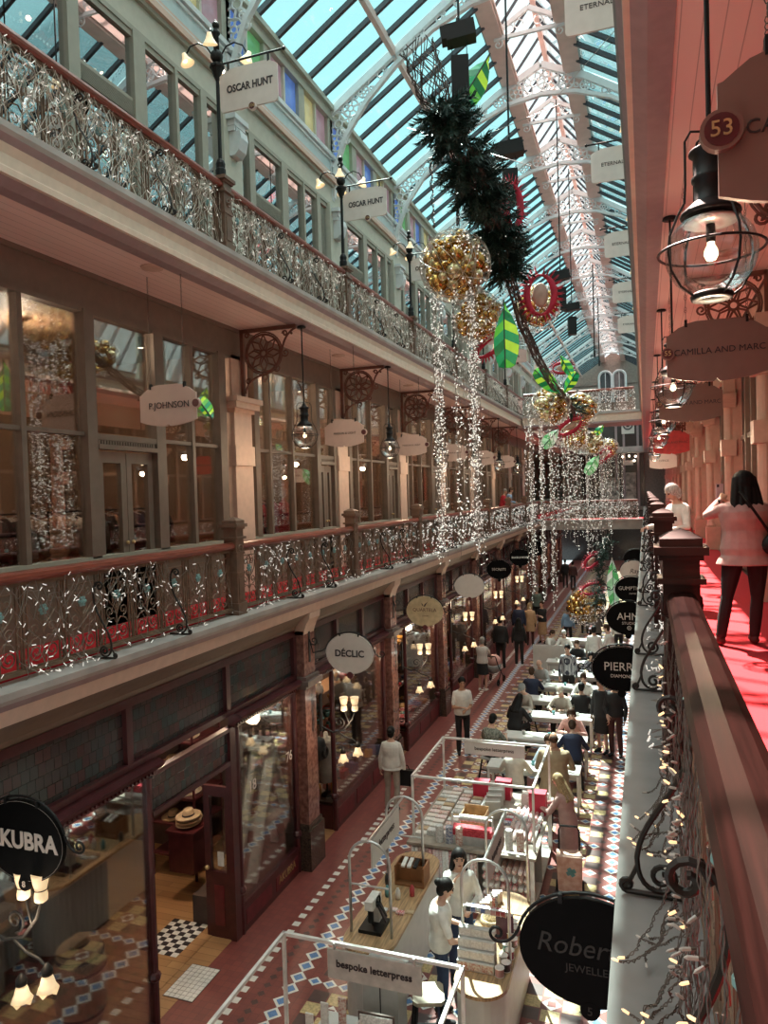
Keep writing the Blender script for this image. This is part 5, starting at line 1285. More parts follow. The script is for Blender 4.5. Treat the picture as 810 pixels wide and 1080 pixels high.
GRNP = [mat('pale leaf ' + n, c, .3, emis=.15) for n, c in (('mint', (.45, .75, .5)), ('white', (.75, .82, .74)), ('green', (.12, .5, .16)), ('soft', (.3, .6, .34)))]
leaf((533, 388, 531, 316), 10.3, 'long upright green leaf ornament beside the bauble globes', .20, 1)
leaf((484, 112, 517, 56), 10.3, 'green leaf ornament high up beside the black floodlight', .26, 2)
leaf((564, 390, 592, 417), 16.2, 'green leaf ornament on top of the far bauble cluster, pointing down to the right', .22, 3)
leaf((602, 395, 590, 374), 17, 'small yellow green leaf ornament standing at the top of the far cluster', .22, 4)
leaf((608, 392, 594, 416), 17, 'green leaf ornament leaning against the far fir tuft', .22, 5)
leaf((572, 472, 590, 452), 18.5, 'pale glittering leaf ornament low at the side of the far cluster', .26, 6, pale=True)
leaf((628, 458, 637, 448), 22, 'little bright green leaf ornament beside the far bauble globe', .3, 7)
leaf((618, 500, 632, 478), 23.5, 'pale green leaf ornament hanging lowest in the far cluster', .24, 8, pale=True)
leaf((648, 640, 645, 585), 29, 'tall pale green leaf standing beyond the tables near the oval signs', .12, 9, pale=True)
tt = thing('leaf_ornament', 'green leaf cluster hanging behind the P.JOHNSON sign edge', 'leaf ornament', at(211, 425, Y=7.9)); bpy.data.objects.remove(tt)
leaf((208, 420, 224, 442), 7.95, 'small bright green leaf ornament at the edge of the P.JOHNSON sign', .25, 10)

# ---- crimson flytraps: two spiked crescents round a pale mouth
def flytrap(c, R, label, rx=0., rz=0., seed=0, open_=.5, mouth=True):
    t = thing('flytrap_ornament', label, 'flytrap ornament', c, rz); t.rotation_euler = (rx, 0, rz)
    for s in (-1, 1):
        m = MB(); P = []
        for i in range(15):
            a = -PI / 2 + PI * i / 14; P.append(Vector((s * R * .62 * cos(a) * (.6 + open_) , 0, R * sin(a))))
        m.tube(P, [R * .05 + R * .13 * sin(PI * i / 14) for i in range(15)], 7)
        for i in range(1, 14):
            for e in (-1, 0, 1):
                a = -PI / 2 + PI * i / 14; d = Vector((s * cos(a), e * .6, sin(a) * .9)).normalized()
                m.tube([P[i], P[i] + d * R * .52], [R * .055, .002], 4)
        m.build('spiked_lobe', M_CRIM, t, True)
    if mouth: MB().ball((0, .05 * R, 0), R * .62, 14, 9, sc=(.62 * (.5 + open_), .25, 1)).build('mouth', M_PALE, t, True)
    return t
flytrap(at(541, 217, Y=11.2), .32, 'crimson spiked crescent beside the black speaker and the fir garland', 0, .9, 1, .15, False)
flytrap(at(570, 311, Y=12.4), .33, 'crimson spiked ring with pale mouth in front of a gold bauble globe', 0, .2, 2, .5)
flytrap(at(516, 366, Y=11.4), .22, 'crimson spiked strip peeping out behind the long green leaf', 0, 1.2, 3, .1, False).rotation_euler = (0, .9, .4)
flytrap(at(601, 450, Y=19.0), .30, 'crimson lips ornament across the middle of the far bauble cluster', 0, 0, 4, .15).rotation_euler = (0, 1.05, .2)
flytrap(at(637, 480, Y=25.0), .26, 'small crimson lips ornament on the farthest hanging cluster', 0, 0, 5, .2).rotation_euler = (0, .9, .2)
flytrap(at(593, 388, Y=18), .22, 'crimson spiked arch on the top of the far leafy cluster', 0, 0, 6, .3).rotation_euler = (0, 1.5, .1)
flytrap(at(624, 592, Y=27),   .30, 'crimson and white flytrap hanging low under the footbridge', 0, 0, 7, .3).rotation_euler = (0, .8, .3)
flytrap(at(624, 621, Y=28), .34, 'crimson and white flytrap above the great low bauble ball', 0, 0, 8, .3).rotation_euler = (0, 1.3, .2)

# ---- black floodlights and speakers hung from the roof on rods
def hung(px, Y, label, R=1., ztop=16.6, speaker=True):
    p = at(px[0], px[1], Y=Y); t = thing('hung_speaker', label, 'speaker', p)
    MB().tube([(0, 0, .12), (0, 0, ztop - p.z)], .016, 6).build('rod', M_BLACK, t)
    MB().obox((.02, 0, 0), ((1, .2, .15), (-.2, 1, 0), (-.15, 0, 1)), (.22 * R, .13 * R, .12 * R)).obox((-.2 * R, -.06, -.02), ((1, .2, .15), (-.2, 1, 0), (-.15, 0, 1)), (.06 * R, .11 * R, .10 * R)).build('floodlight', M_BLACK, t)
    MB().ring((0, 0, .1), .13 * R, .012, 'x', 14, 5).build('yoke', M_BLACK, t)
    if speaker:
        MB().tube([(-.1, 0, -.10), (-.1, 0, -.34)], .006, 4).tube([(.1, 0, -.10), (.1, 0, -.34)], .006, 4).build('cable', M_BLACK, t)
        b = MB().obox((0, 0, -.34 - .28 * R), ((1, .25, 0), (-.25, 1, 0), (0, 0, 1)), (.13 * R, .12 * R, .29 * R)).build('cabinet', M_BLACK, t)
hung((484, 36), 9.8, 'black floodlight and speaker hung highest beside the green leaf', .9)
hung((537, 158), 11.8, 'black floodlight with speaker hung on a long rod beside the fir garland', .9)
hung((591, 291), 20.5, 'black floodlight with speaker hung midway down the roof', 1.0)
hung((603, 324), 25, 'small black floodlight with speaker hung farther down the roof', 1.0)
for i, (x, y, Y) in enumerate(((627, 370, 36), (632, 380, 42))):
    p = at(x, y, Y=Y); t = thing('hung_rod', 'thin black drop rod far down under the roof lantern, %s' % ['nearer', 'farther'][i], 'rod', p); MB().tube([(0, 0, 0), (0, 0, 16.6 - p.z)], .03, 6).lathe([(.05, -.3), (.05, 0), (.03, .05)], 8).build('rod', M_BLACK, t)
for i, (a, b) in enumerate((((585, 105), (652, 28)), ((430, 135), (560, 175)), ((470, 160), (590, 110)))):
    MB_ = MB().tube([at(*a, Y=12.5), at(*b, Y=11)], .006, 4); tag(MB_.build('guy_wire', M_STEEL), ['thin pale guy wire from the nearest ETERNAL sign up to the roof beam', 'thin guy wire steadying the upper end of the garland', 'thin guy wire crossing below the roof truss by the garland'][i], 'wire')
# ---- glass tower standing outside beyond the roof
t = thing('office_tower', 'pale glass office tower seen through the roof panes above the far side', 'building', (-46, 38, 0))
MB().box(-12, -14, 0, 12, 16, 62).build('core', mat('tower glass', (.25, .42, .46), .15), t)
f = MB()
for i in range(15): f.box(-12.4, -14.4, 3 + i * 4, 12.4, 16.4, 4.3 + i * 4)
f.build('floor_bands', mat('tower floor bands', (.42, .52, .55), .5), t)
# ================================================================== MARKET STALLS AND TABLES
M_WPAINT = mat('white painted panel', (.60, .59, .57), .5, noise=.04)
M_GREYP = mat('grey stall panel', (.42, .42, .41), .5, noise=.05)
M_OAK = mat('oak counter top', (.50, .31, .16), .4, noise=.25, nscale=5, stretch=(9, 1, 1))
M_RED = mat('red box card', (.55, .02, .06), .5)
PAP = [mat('paper ' + n, c, .6, noise=.35, nscale=45, col2=d) for n, c, d in (('floral', (.70, .66, .60), (.45, .18, .15)), ('white', (.76, .75, .73), (.6, .58, .55)), ('grey', (.45, .45, .44), (.72, .71, .7)), ('pink', (.68, .42, .42), (.74, .7, .68)), ('crimson', (.50, .05, .08), (.7, .6, .55)), ('kraft', (.52, .38, .24), (.42, .3, .19)), ('navy', (.08, .10, .22), (.6, .6, .62)))]
GING = mat('red gingham', (.58, .06, .08), .7, noise=.4, nscale=30, col2=(.35, .01, .03))
def frame(label, x0, y0, x1, y1, h, z0=0):
    t = thing('stall_gantry', label, 'stall frame', ((x0 + x1) / 2, (y0 + y1) / 2, z0)); a, b = (x1 - x0) / 2, (y1 - y0) / 2; r = .016; h -= z0
    for sx in (-1, 1):
        for sy in (-1, 1): MB().box(sx * a - r, sy * b - r, 0, sx * a + r, sy * b + r, h).build('post', M_WHITEP, t)
    for s in (-1, 1):
        MB().box(-a, s * b - r, h - .032, a, s * b + r, h).build('top_bar', M_WHITEP, t); MB().box(s * a - r, -b, h - .032, s * a + r, b, h).build('top_bar', M_WHITEP, t)
    return t
# letterpress stall nearest the viewer
frame('white square tube stall frame nearest the viewer holding the bespoke letterpress board', -3.44, 4.46, -1.64, 6.30, 1.80)
t = thing('stall_sign', 'grey board lettered bespoke letterpress hung on the nearest stall frame', 'sign', (-2.49, 6.28, 1.60))
MB().box(-.47, -.012, -.14, .47, .012, .14).build('board', mat('stall sign board', (.50, .48, .45), .5), t); text('bespoke letterpress', .095, M_INK, t, (0, -.015, .01), bold=.002)
for x in (-.4, .4): MB().box(x - .008, -.016, .13, x + .008, .016, .2).build('clip', M_STEEL, t)
def cab(label, x0, y0, x1, y1, h, top, side, rnd_=0., ov=.03):
    t = thing('stall_counter', label, 'counter', ((x0 + x1) / 2, (y0 + y1) / 2, 0)); a, b = (x1 - x0) / 2, (y1 - y0) / 2
    def pl(a, b, r):
        if r <= 0: return [(-a, -b), (a, -b), (a, b), (-a, b)]
        P = []
        for cx, cy, q in ((a - r, -b + r, -PI / 2), (a - r, b - r, 0), (-a + r, b - r, PI / 2), (-a + r, -b + r, PI)): P += [(cx + r * cos(q + PI / 2 * k / 6), cy + r * sin(q + PI / 2 * k / 6)) for k in range(7)]
        return P
    MB().prism(pl(a - ov, b - ov, max(0, rnd_ - ov)), (0, 0, .02), (1, 0, 0), (0, 1, 0), h - .06).build('body', side, t)
    MB().prism(pl(a, b, rnd_), (0, 0, h - .04), (1, 0, 0), (0, 1, 0), .04).build('top', top, t)
    MB().prism(pl(a - ov - .03, b - ov - .03, max(0, rnd_ - ov)), (0, 0, 0), (1, 0, 0), (0, 1, 0), .02).build('plinth', M_INK, t)
    if rnd_ == 0: MB().box(-.006, -b + ov - .004, .1, .006, -b + ov, h - .08).build('panel_joint', M_INK, t)
    return t
cab('grey panelled counter behind the bespoke letterpress board', -2.95, 7.0, -2.5, 7.34, 1.05, M_GREYP, M_GREYP)
cab('low white display table under the bespoke letterpress board', -3.25, 6.22, -2.2, 6.82, .70, M_WPAINT, M_GREYP)
def book(loc, rz, label, w, h, th, m, open_=False, name='book', cat='book', grp=None, lean=None):
    t = thing(name, label, cat, loc, rz, grp)
    if open_:
        for s in (-1, 1): MB().obox((s * w / 2, 0, .09), ((s * 1, 0, .35), (0, 1, 0), (-s * .35, 0, 1)), (w / 2, .012, h / 2 * 0 + .012)).build('page', M_PLATE, t)
        MB().box(-w, .01, 0, w, .03, h).build('cover', m, t); MB().box(-w + .02, -.004, .02, w - .02, .01, h - .02).build('pages', PAP[2], t)
    else:
        MB().box(-w / 2, -th / 2, 0, w / 2, th / 2, h).build('cover', m, t); MB().box(-w / 2 + .008, -th / 2 + .008, h, w / 2 - .006, th / 2 - .008, h + .002).build('page_edges', M_PLATE, t)
    if lean: t.rotation_euler = (lean, 0, rz)
    return t
book((-2.62, 6.62, .70), .05, 'open dark album propped on the low white table of the nearest stall', .19, .22, .03, M_DARKWALL, True)
for i, (x, y, m) in enumerate(((-3.12, 6.5, 1), (-3.2, 6.32, 1), (-2.98, 6.62, 0))):
    tag(MB().box(-.04, -.008, 0, .04, .008, .30).box(-.06, -.04, 0, .06, .04, .01).build('price_card', PAP[m], loc=(x, y, .72)), 'tall white card on a little foot on the low table, %s' % ['beside the grey counter', 'nearest the blue tiles', 'patterned and in front'][i], 'card')
for i in range(9): tag(MB().box(-.07, -.05, 0, .07, .05, .012).box(-.06, -.04, .012, .06, .04, .014).build('card_pack', PAP[i % 4], loc=(-3.0 + .14 * (i % 5), 6.45 - .12 * (i // 5), .70)), 'small pack of printed cards laid on the low white table', 'cards', 'card packs on the low white table')
def stool(loc, label, m, rz=0, h=.68, grp=None):
    t = thing('stool', label, 'stool', loc, rz, grp)
    MB().prism([(-.17, -.13), (-.13, -.17), (.13, -.17), (.17, -.13), (.17, .13), (.13, .17), (-.13, .17), (-.17, .13)], (0, 0, h - .04), (1, 0, 0), (0, 1, 0), .04).build('seat', m, t)
    for sx in (-1, 1):
        for sy in (-1, 1): MB().beam((sx * .13, sy * .13, h - .04), (sx * .19, sy * .19, 0), .03, .03).build('leg', M_BLACK, t)
    MB().box(-.17, -.17, .2, .17, -.15, .22).box(-.17, .15, .2, .17, .17, .22).build('footrest', M_BLACK, t)
    return t
stool((-2.32, 7.42, 0), 'pale wooden seated stool with dark legs behind the bespoke letterpress board', mat('pale stool wood', (.48, .42, .32), .5, noise=.2), .35)
tag(MB().box(-.5, -.35, 0, .5, .35, .012).build('floor_mat', brick_mat('woven mat', (.30, .30, .32), (.12, .12, .13), (.05, .05, .05), 12, .8, w=.5, h=.5), loc=(-2.2, 7.35, .004)), 'grey woven mat under the wooden stool', 'mat')
# oak counter and arches
cab('long oak topped counter with rounded ends beside the blue tiles', -3.42, 7.45, -2.78, 9.85, .95, M_OAK, M_WPAINT, .30)
cab('round ended oak topped counter carrying ribbons and small boxes', -2.02, 7.15, -1.44, 9.2, .93, M_OAK, M_WPAINT, .28)
def arch(x0, x1, y, label, zb=.95, top=2.05):
    t = thing('hoop_arch', label, 'hoop frame', ((x0 + x1) / 2, y, zb)); a = (x1 - x0) / 2; H = top - zb
    MB().tube([(-a, 0, 0), (-a, 0, H - a)] + [(-a * cos(q), 0, H - a + a * sin(q)) for q in [PI * k / 12 for k in range(1, 12)]] + [(a, 0, H - a), (a, 0, 0)], .017, 8).build('hoop', M_STEEL, t, True)
    MB().tube([(-a, 0, H * .52), (a, 0, H * .52)], .011, 6).build('cross_bar', M_STEEL, t); return t
arch(-3.36, -2.86, 7.80, 'silver hoop over the near end of the long oak counter'); arch(-3.36, -2.86, 9.10, 'silver hoop over the far end of the long oak counter')
arch(-2.0, -1.48, 7.75, 'silver hoop over the near end of the ribbon counter', .93); arch(-2.0, -1.48, 9.05, 'silver hoop over the far end of the ribbon counter', .93)
for x, lab in ((-3.11, 'white script board slung between the hoops of the long oak counter'), (-1.74, 'white board slung between the hoops of the ribbon counter')):
    t = thing('stall_sign', lab, 'sign', (x, 8.43, 1.85)); MB().tube([(0, -.66, .2), (0, .66, .2)], .014, 6).build('top_bar', M_STEEL, t); MB().box(-.008, -.55, -.17, .008, .45, .17).build('board', M_WPAINT, t)
    for y in (-.5, .4): MB().box(-.012, y - .01, .16, .012, y + .01, .21).build('clip', M_STEEL, t)
    text('letterpress', .13, M_INK, t, (.011, -.05, .02), (PI / 2, 0, PI / 2), shear=.3)
t = thing('engraving_machine', 'black and white engraving machine at the near end of the oak counter', 'machine', (-3.13, 7.95, .95))
MB().box(-.14, -.16, 0, .14, .16, .04).build('base', M_BLACK, t); MB().box(-.05, .04, .04, .05, .14, .36).box(-.05, -.16, .28, .05, .1, .38).build('body', M_WHITEP, t)
MB().lathe([(.035, .12), (.035, .28), (.02, .3)], 10, (0, -.1, 0)).build('head', M_BLACK, t); MB().ring((.07, -.02, .33), .06, .01, 'x', 14, 5).tube([(.06, -.02, .33), (.2, -.1, .22)], .01, 5).build('hand_wheel', M_BLACK, t); MB().obox((.1, .02, .2), ((1, .3, .5), (-.3, 1, 0), (-.5, 0, 1)), (.01, .08, .1)).build('screen', M_INK, t)
t = thing('desk_organiser', 'dark wooden tool organiser on the far end of the oak counter', 'organiser', (-3.0, 9.05, .95))
MB().box(-.2, -.14, 0, .2, .14, .02).box(-.2, -.14, .02, -.18, .14, .26).box(.18, -.14, .02, .2, .14, .26).box(-.18, .12, .02, .18, .14, .26).box(-.18, -.02, .02, .18, .0, .22).build('case', mat('amber wood', (.28, .12, .05), .35), t)
for i in range(3): MB().obox((-.08 + i * .08, -.06, .28), ((1, 0, 0), (0, 1, .2), (0, -.2, 1)), (.025, .09, .012)).build('tool', M_WHITEP if i < 2 else M_BLACK, t)
for i, (x, y, m) in enumerate(((-3.3, 8.9, 4), (-2.9, 8.72, 0), (-3.05, 8.6, 3), (-3.2, 8.62, 5))): tag(MB().lathe([(.03, 0), (.035, .06), (.03, .11), (.018, .12), (.018, .14)], 10, (x, y, .95)).build('ink_bottle', GM[m], smooth=True), 'small bottle on the long oak counter, %s' % ['left of the organiser', 'near the white cards', 'in front of the organiser', 'farther left in front'][i], 'bottle')
for i in range(5): tag(MB().box(-.05, -.035, 0, .05, .035, .015 + .01 * (i % 2)).box(-.04, -.028, .015 + .01 * (i % 2), .04, .028, .02 + .01 * (i % 2)).build('notebook', PAP[(i + 1) % 6], loc=(-3.25 + .11 * i, 8.35 - .05 * (i % 2), .95)), 'little notebook lying on the long oak counter', 'notebook', 'notebooks on the oak counter')
# ribbon counter contents
def spool(loc, ax, m, label, grp, r=.045, w=.05):
    t = thing('ribbon_spool', label, 'ribbon spool', loc, 0, grp)
    R = Matrix.Rotation(PI / 2, 4, 'Y') if ax == 'x' else Matrix.Rotation(PI / 2, 4, 'X') if ax == 'y' else Matrix()
    MB().lathe([(r * .35, -w / 2), (r * .95, -w / 2), (r * .95, w / 2), (r * .35, w / 2)], 12).xf(R).build('ribbon', m, t)
    MB().lathe([(.0, -w / 2 - .004), (r * 1.08, -w / 2 - .004), (r * 1.08, -w / 2), (0, -w / 2)], 12).lathe([(.0, w / 2), (r * 1.08, w / 2), (r * 1.08, w / 2 + .004), (0, w / 2 + .004)], 12).xf(R).build('flange', M_PLATE, t); return t
t = thing('drawer_rack', 'white four tier rack of little drawers on the near end of the ribbon counter', 'rack', (-1.82, 7.62, .93))
for i in range(4):
    MB().box(-.2, -.09 + i * .04, .0 if i == 0 else i * .10, .2, .1, .095 + i * .10).build('tier', M_WPAINT, t)
    for j in range(3): MB().box(-.19 + j * .13, -.095 + i * .04, .01 + i * .1, -.07 + j * .13, -.09 + i * .04, .085 + i * .1).build('drawer_front', PAP[1 if i else 0], t)
for i in range(8): spool((-1.93 + i * .055, 7.78, 1.48), 'x', GM[[4, 7, 2, 7, 3, 6, 0, 0][i]], 'ribbon spool threaded on the bar of the near hoop', 'ribbon spools on the near hoop')
tag(MB().tube([(-2.0, 7.78, 1.48), (-1.48, 7.78, 1.48)], .008, 6).build('spool_bar', M_STEEL), 'thin steel bar through the ribbon spools on the near hoop', 'bar')
for i in range(9): spool((-1.56 + .05 * (i % 2), 7.55 + i * .11, .975), 'z', GM[[6, 4, 3, 0, 5, 2, 1, 6, 7][i]], 'ribbon spool standing on the ribbon counter', 'ribbon spools on the counter', .05, .08)
t = thing('straw_basket', 'round straw basket on the ribbon counter behind the near hoop', 'basket', (-1.80, 8.35, .93)); MB().lathe([(.09, 0), (.14, .08), (.13, .14), (.11, .14), (.1, .05), (0, .03)], 18).build('bowl', mat('straw', (.62, .48, .30), .8, noise=.3, nscale=50), t, True)
book((-1.62, 8.2, .93), .2, 'dark upright gift book beside the straw basket', .2, .28, .06, mat('plum cover', (.10, .03, .05), .4))
for i in range(6): book((-1.95 + .02 * i, 8.65 + i * .06, .93), .3, 'small printed box lined up on the ribbon counter', .12, .13, .045, PAP[(i * 2) % 7], name='gift_box', cat='box', grp='printed boxes on the ribbon counter')
# gift wrap stall
frame('white square tube frame standing on the gift wrap table', -3.41, 10.42, -1.6, 12.22, 1.82, .90)
t = thing('wrap_table', 'big gift wrap table under the white frame, rolls of paper standing below', 'table', (-2.5, 11.3, 0))
MB().box(-.95, -1.12, .86, .95, 1.05, .90).build('tabletop', mat('limed wood table', (.36, .31, .26), .5, noise=.2, nscale=6), t); MB().box(-.9, -1.0, .05, .9, 1.0, .09).build('base_shelf', M_WPAINT, t); MB().box(-.9, -.2, .09, .9, -.17, .86).build('divider', M_GREYP, t)
for sx in (-1, 1):
    for sy in (-1, 1): MB().box(sx * .88 - .03, sy * 1.0 - .03, 0, sx * .88 + .03, sy * 1.0 + .03, .86).build('leg', M_WHITEP, t)
rnd = random.Random(9)
for r in range(2):
    for i in range(19):
        x = -3.36 + i * .052; y = 10.215 + r * .06 + rnd.uniform(-.01, .01); c = rnd.choice(PAP[:5])
        t = thing('paper_roll', 'patterned roll of gift paper standing below the front edge of the wrap table', 'paper roll', (x, y, .09), 0, 'standing gift paper rolls'); MB().lathe([(.0, 0), (.0255, 0), (.0255, .74), (.009, .74), (.009, .70), (0, .70)], 10).build('roll', c, t, True)
for r in range(5):
    for i in range(8):
        t = thing('paper_roll', 'short gift paper roll stacked on the shelf end of the wrap table', 'paper roll', (-2.28 + i * .085, 10.22, .2 + r * .12), 0, 'stacked short paper rolls'); MB().tube([(0, -.06, 0), (0, .4, 0)], .036, 10).build('roll', PAP[[0, 3, 1, 4, 2][(r + i // 3) % 5]], t, True)
        MB().tube([(0, -.062, 0), (0, -.06, 0)], .014, 8).build('core', M_PLATE, t)
def lying(x, y, z, L, rz, c, grp, lab, r=.03):
    t = thing('paper_roll', lab, 'paper roll', (x, y, z + r), rz, grp); MB().tube([(0, -L / 2, 0), (0, L / 2, 0)], r, 10).build('roll', c, t, True); MB().tube([(0, -L / 2 - .001, 0), (0, -L / 2, 0)], r * .4, 6).build('core', M_PLATE, t)
for i in range(12): lying(-2.02 + (i % 6) * .075, 10.9 + (i // 6) * .62, .90, .56, rnd.uniform(-.06, .06), PAP[[0, 3, 1, 3, 4, 1][i % 6]], 'rolls lying on the wrap table', 'gift paper roll lying lengthwise on the wrap table')
for i in range(5): lying(-2.62 + i * .05, 11.75, .90 + .055 * (i % 2), .8, rnd.uniform(-.1, .1), PAP[[1, 2, 1, 0, 1][i]], 'long rolls at the wrap table back', 'long pale roll lying at the back of the wrap table')
for i in range(44): tag(MB().box(-.085, -.06, 0, .085, .06, .012 + .022 * (i * 7 % 4)).box(-.075, -.05, .012 + .022 * (i * 7 % 4), .075, .05, .017 + .022 * (i * 7 % 4)).build('card_pack', [PAP[1], PAP[2], M_PLATE, PAP[0], PAP[5], PAP[1], PAP[3]][i % 7], loc=(-3.32 + (i % 4) * .19, 10.52 + (i // 4) * .155, .90)), 'pack of pale cards laid in rows on the left of the wrap table', 'cards', 'card packs on the wrap table')
for i in range(3): tag(MB().lathe([(.06, 0), (.06, .22), (.055, .24), (0, .24)], 14).lathe([(.062, .05), (.062, .12)], 14).build('paper_canister', PAP[[2, 6, 0][i]], loc=(-2.98 + i * .15, 10.34, .90)), 'patterned canister at the front edge of the wrap table', 'canister', 'canisters on the wrap table')
for i in range(2): tag(MB().lathe([(.055, 0), (.055, .27), (.05, .29), (0, .29)], 14).build('paper_canister', PAP[[2, 0][i]], loc=(-1.95 + i * .16, 10.36, .90)), 'tall printed canister standing near the right post of the wrap table', 'canister', 'tall canisters')
t = thing('crate', 'pine crate standing open on the wrap table', 'crate', (-2.56, 10.85, .90))
MB().box(-.19, -.15, 0, .19, .15, .02).box(-.19, -.15, .02, .19, -.13, .24).box(-.19, .13, .02, .19, .15, .32).box(-.19, -.13, .02, -.17, .13, .28).box(.17, -.13, .02, .19, .13, .28).build('case', mat('pine', (.60, .38, .19), .5, noise=.2), t)
t = thing('display_stand', 'red gingham topped ribbon stand at the front of the wrap table', 'stand', (-2.5, 10.42, .90))
MB().box(-.3, -.1, 0, .3, .1, .13).build('base', M_STEEL, t); MB().box(-.3, -.1, .13, .3, .1, .22).build('gingham', GING, t)
for s in (-1, 1): MB().box(s * .3 - .01, -.01, .2, s * .3 + .01, .01, .42).build('upright', M_WHITEP, t)
MB().tube([(-.3, 0, .36), (.3, 0, .36)], .008, 6).build('rod', M_STEEL, t)
for i in range(7): spool((-2.66 + i * .06, 10.42, 1.26), 'x', [GM[3], M_PLATE][i % 2], 'white ribbon spool on the rod of the gingham stand', 'white spools on the gingham stand', .05, .05)
for i, (x, y, h) in enumerate(((-2.72, 12.1, .26), (-2.35, 12.12, .3), (-1.72, 11.7, .34))):
    tag(MB().box(-.13, -.1, 0, .13, .1, h).box(-.132, -.102, h - .06, .132, .102, h + .004).build('gift_box', M_RED, loc=(x, y, .90)), 'deep red box on the wrap table, %s' % ['at the back left', 'beside the white card rack', 'at the right edge by the coat'][i], 'box')
for i in range(4):
    t = thing('card_rack', 'white slanted card rack at the back of the wrap table, %s in the row' % ORD[i], 'rack', (-2.42 + i * .02, 11.95 - i * .24, .90), .2)
    MB().obox((0, 0, .16), ((1, 0, 0), (0, 1, .35), (0, -.35, 1)), (.12, .012, .17)).obox((0, .1, .14), ((1, 0, 0), (0, 1, -.35), (0, .35, 1)), (.12, .01, .15)).build('panel', M_WPAINT, t); MB().obox((0, -.016, .18), ((1, 0, 0), (0, 1, .35), (0, -.35, 1)), (.1, .003, .12)).build('cards', PAP[i % 4], t)
for i in range(8): book((-1.98 + (i % 4) * .11, 11.95 + (i // 4) * .13, .90), 0, 'upright pale book standing at the back right of the wrap table', .10, .17, .04, PAP[[1, 3, 0, 1][i % 4]], grp='books on the wrap table')
t = thing('stall_sign', 'white lettered board on the rear bar of the gift wrap frame', 'sign', (-2.52, 12.24, 1.66)); MB().box(-.52, -.01, -.11, .52, .01, .11).build('board', M_WPAINT, t); text('bespoke letterpress', .085, M_INK, t, (0, -.013, 0))
# shopping trolley beside the fair-haired shopper
t = thing('shopping_trolley', 'floral fabric shopping trolley with black handle beside the fair haired shopper', 'trolley', (-1.18, 11.05, 0), .1)
MB().prism([(-.17, .08), (.17, .08), (.19, .62), (-.19, .62)], (0, .12, 0), (1, 0, 0), (0, 0, 1), .24).build('bag', mat('floral cloth', (.46, .24, .18), .8, noise=.4, nscale=9, col2=(.62, .42, .34)), t)
MB().obox((.02, -.125, .4), ((1, 0, .5), (0, 1, 0), (-.5, 0, 1)), (.07, .003, .03)).obox((.02, -.125, .4), ((1, 0, -1.5), (0, 1, 0), (1.5, 0, 1)), (.07, .003, .03)).build('leaf_print', GM[5], t)
MB().tube([(-.15, .13, .1), (-.15, .14, .9), (-.12, .14, .97), (.12, .14, .97), (.15, .14, .9), (.15, .13, .1)], .016, 6).build('handle', M_BLACK, t)
for s in (-1, 1): MB().ring((s * .19, .1, .08), .06, .02, 'x', 14, 6).build('wheel', M_BLACK, t)
# long white cafe tables
def cafe_table(y, label, x0=-3.0, x1=-1.26, d=.5):
    t = thing('cafe_table', label, 'table', ((x0 + x1) / 2, y, 0)); a = (x1 - x0) / 2
    MB().box(-a, -d / 2, .72, a, d / 2, .76).build('tabletop', M_WPAINT, t)
    for sx in (-1, 1):
        for sy in (-1, 1): MB().box(sx * (a - .03) - .02, sy * (d / 2 - .03) - .02, 0, sx * (a - .03) + .02, sy * (d / 2 - .03) + .02, .72).build('leg', M_WHITEP, t)
    MB().box(-a + .05, -d / 2 + .02, .64, a - .05, -d / 2 + .04, .72).box(-a + .05, d / 2 - .04, .64, a - .05, d / 2 - .02, .72).build('apron', M_GREYP, t)
TY = [14.05, 15.8, 17.4, 18.75, 20.05, 21.4, 23.0, 24.6, 26.4]
for i, y in enumerate(TY): cafe_table(y, 'long white table in the row down the arcade, %s beyond the gift wrap stall' % ORD[i])
for i, y in enumerate(TY[:7]):
    for j in range(3):
        tag(MB().lathe([(.03, 0), (.036, .08), (.033, .08), (.028, .01), (0, .01)], 12).build('cup', [M_WPAINT, GM[5], M_WPAINT][j], loc=(-2.7 + j * .55 + .1 * (i % 2), y + .05, .76), smooth=True), 'small cup on a long white table', 'cup', 'cups on the long white tables')
        tag(MB().box(-.11, -.08, 0, .11, .08, .004).box(-.1, -.07, .004, .1, .07, .006).build('leaflet', PAP[1], loc=(-2.5 + j * .5, y - .08, .76)), 'white sheet of paper lying on a long white table', 'paper', 'papers on the long white tables')
t = thing('notice_panel', 'pale grey low screen behind the seated man in the navy jacket', 'screen', (-3.05, 23.9, 0)); MB().box(-.5, -.02, .1, .5, .02, 1.05).build('panel', M_WPAINT, t)
for s in (-1, 1): MB().box(s * .48 - .02, -.15, 0, s * .48 + .02, .15, .03).box(s * .48 - .02, -.02, .03, s * .48 + .02, .02, .1).build('foot', M_STEEL, t)

for i in range(30): tag(MB().box(-.055, -.04, 0, .055, .04, .01 + .012 * (i % 3)).box(-.05, -.035, .01 + .012 * (i % 3), .05, .035, .014 + .012 * (i % 3)).build('card_pack', [PAP[3], PAP[0], PAP[4], PAP[2], M_RED, PAP[6]][i % 6], loc=(-2.12 + (i % 5) * .115, 11.02 + (i // 5) * .12 + .02 * (i % 2), .957 if i < 0 else .902)), 'small coloured card pack between the lying rolls on the wrap table', 'cards', 'coloured card packs on the wrap table')
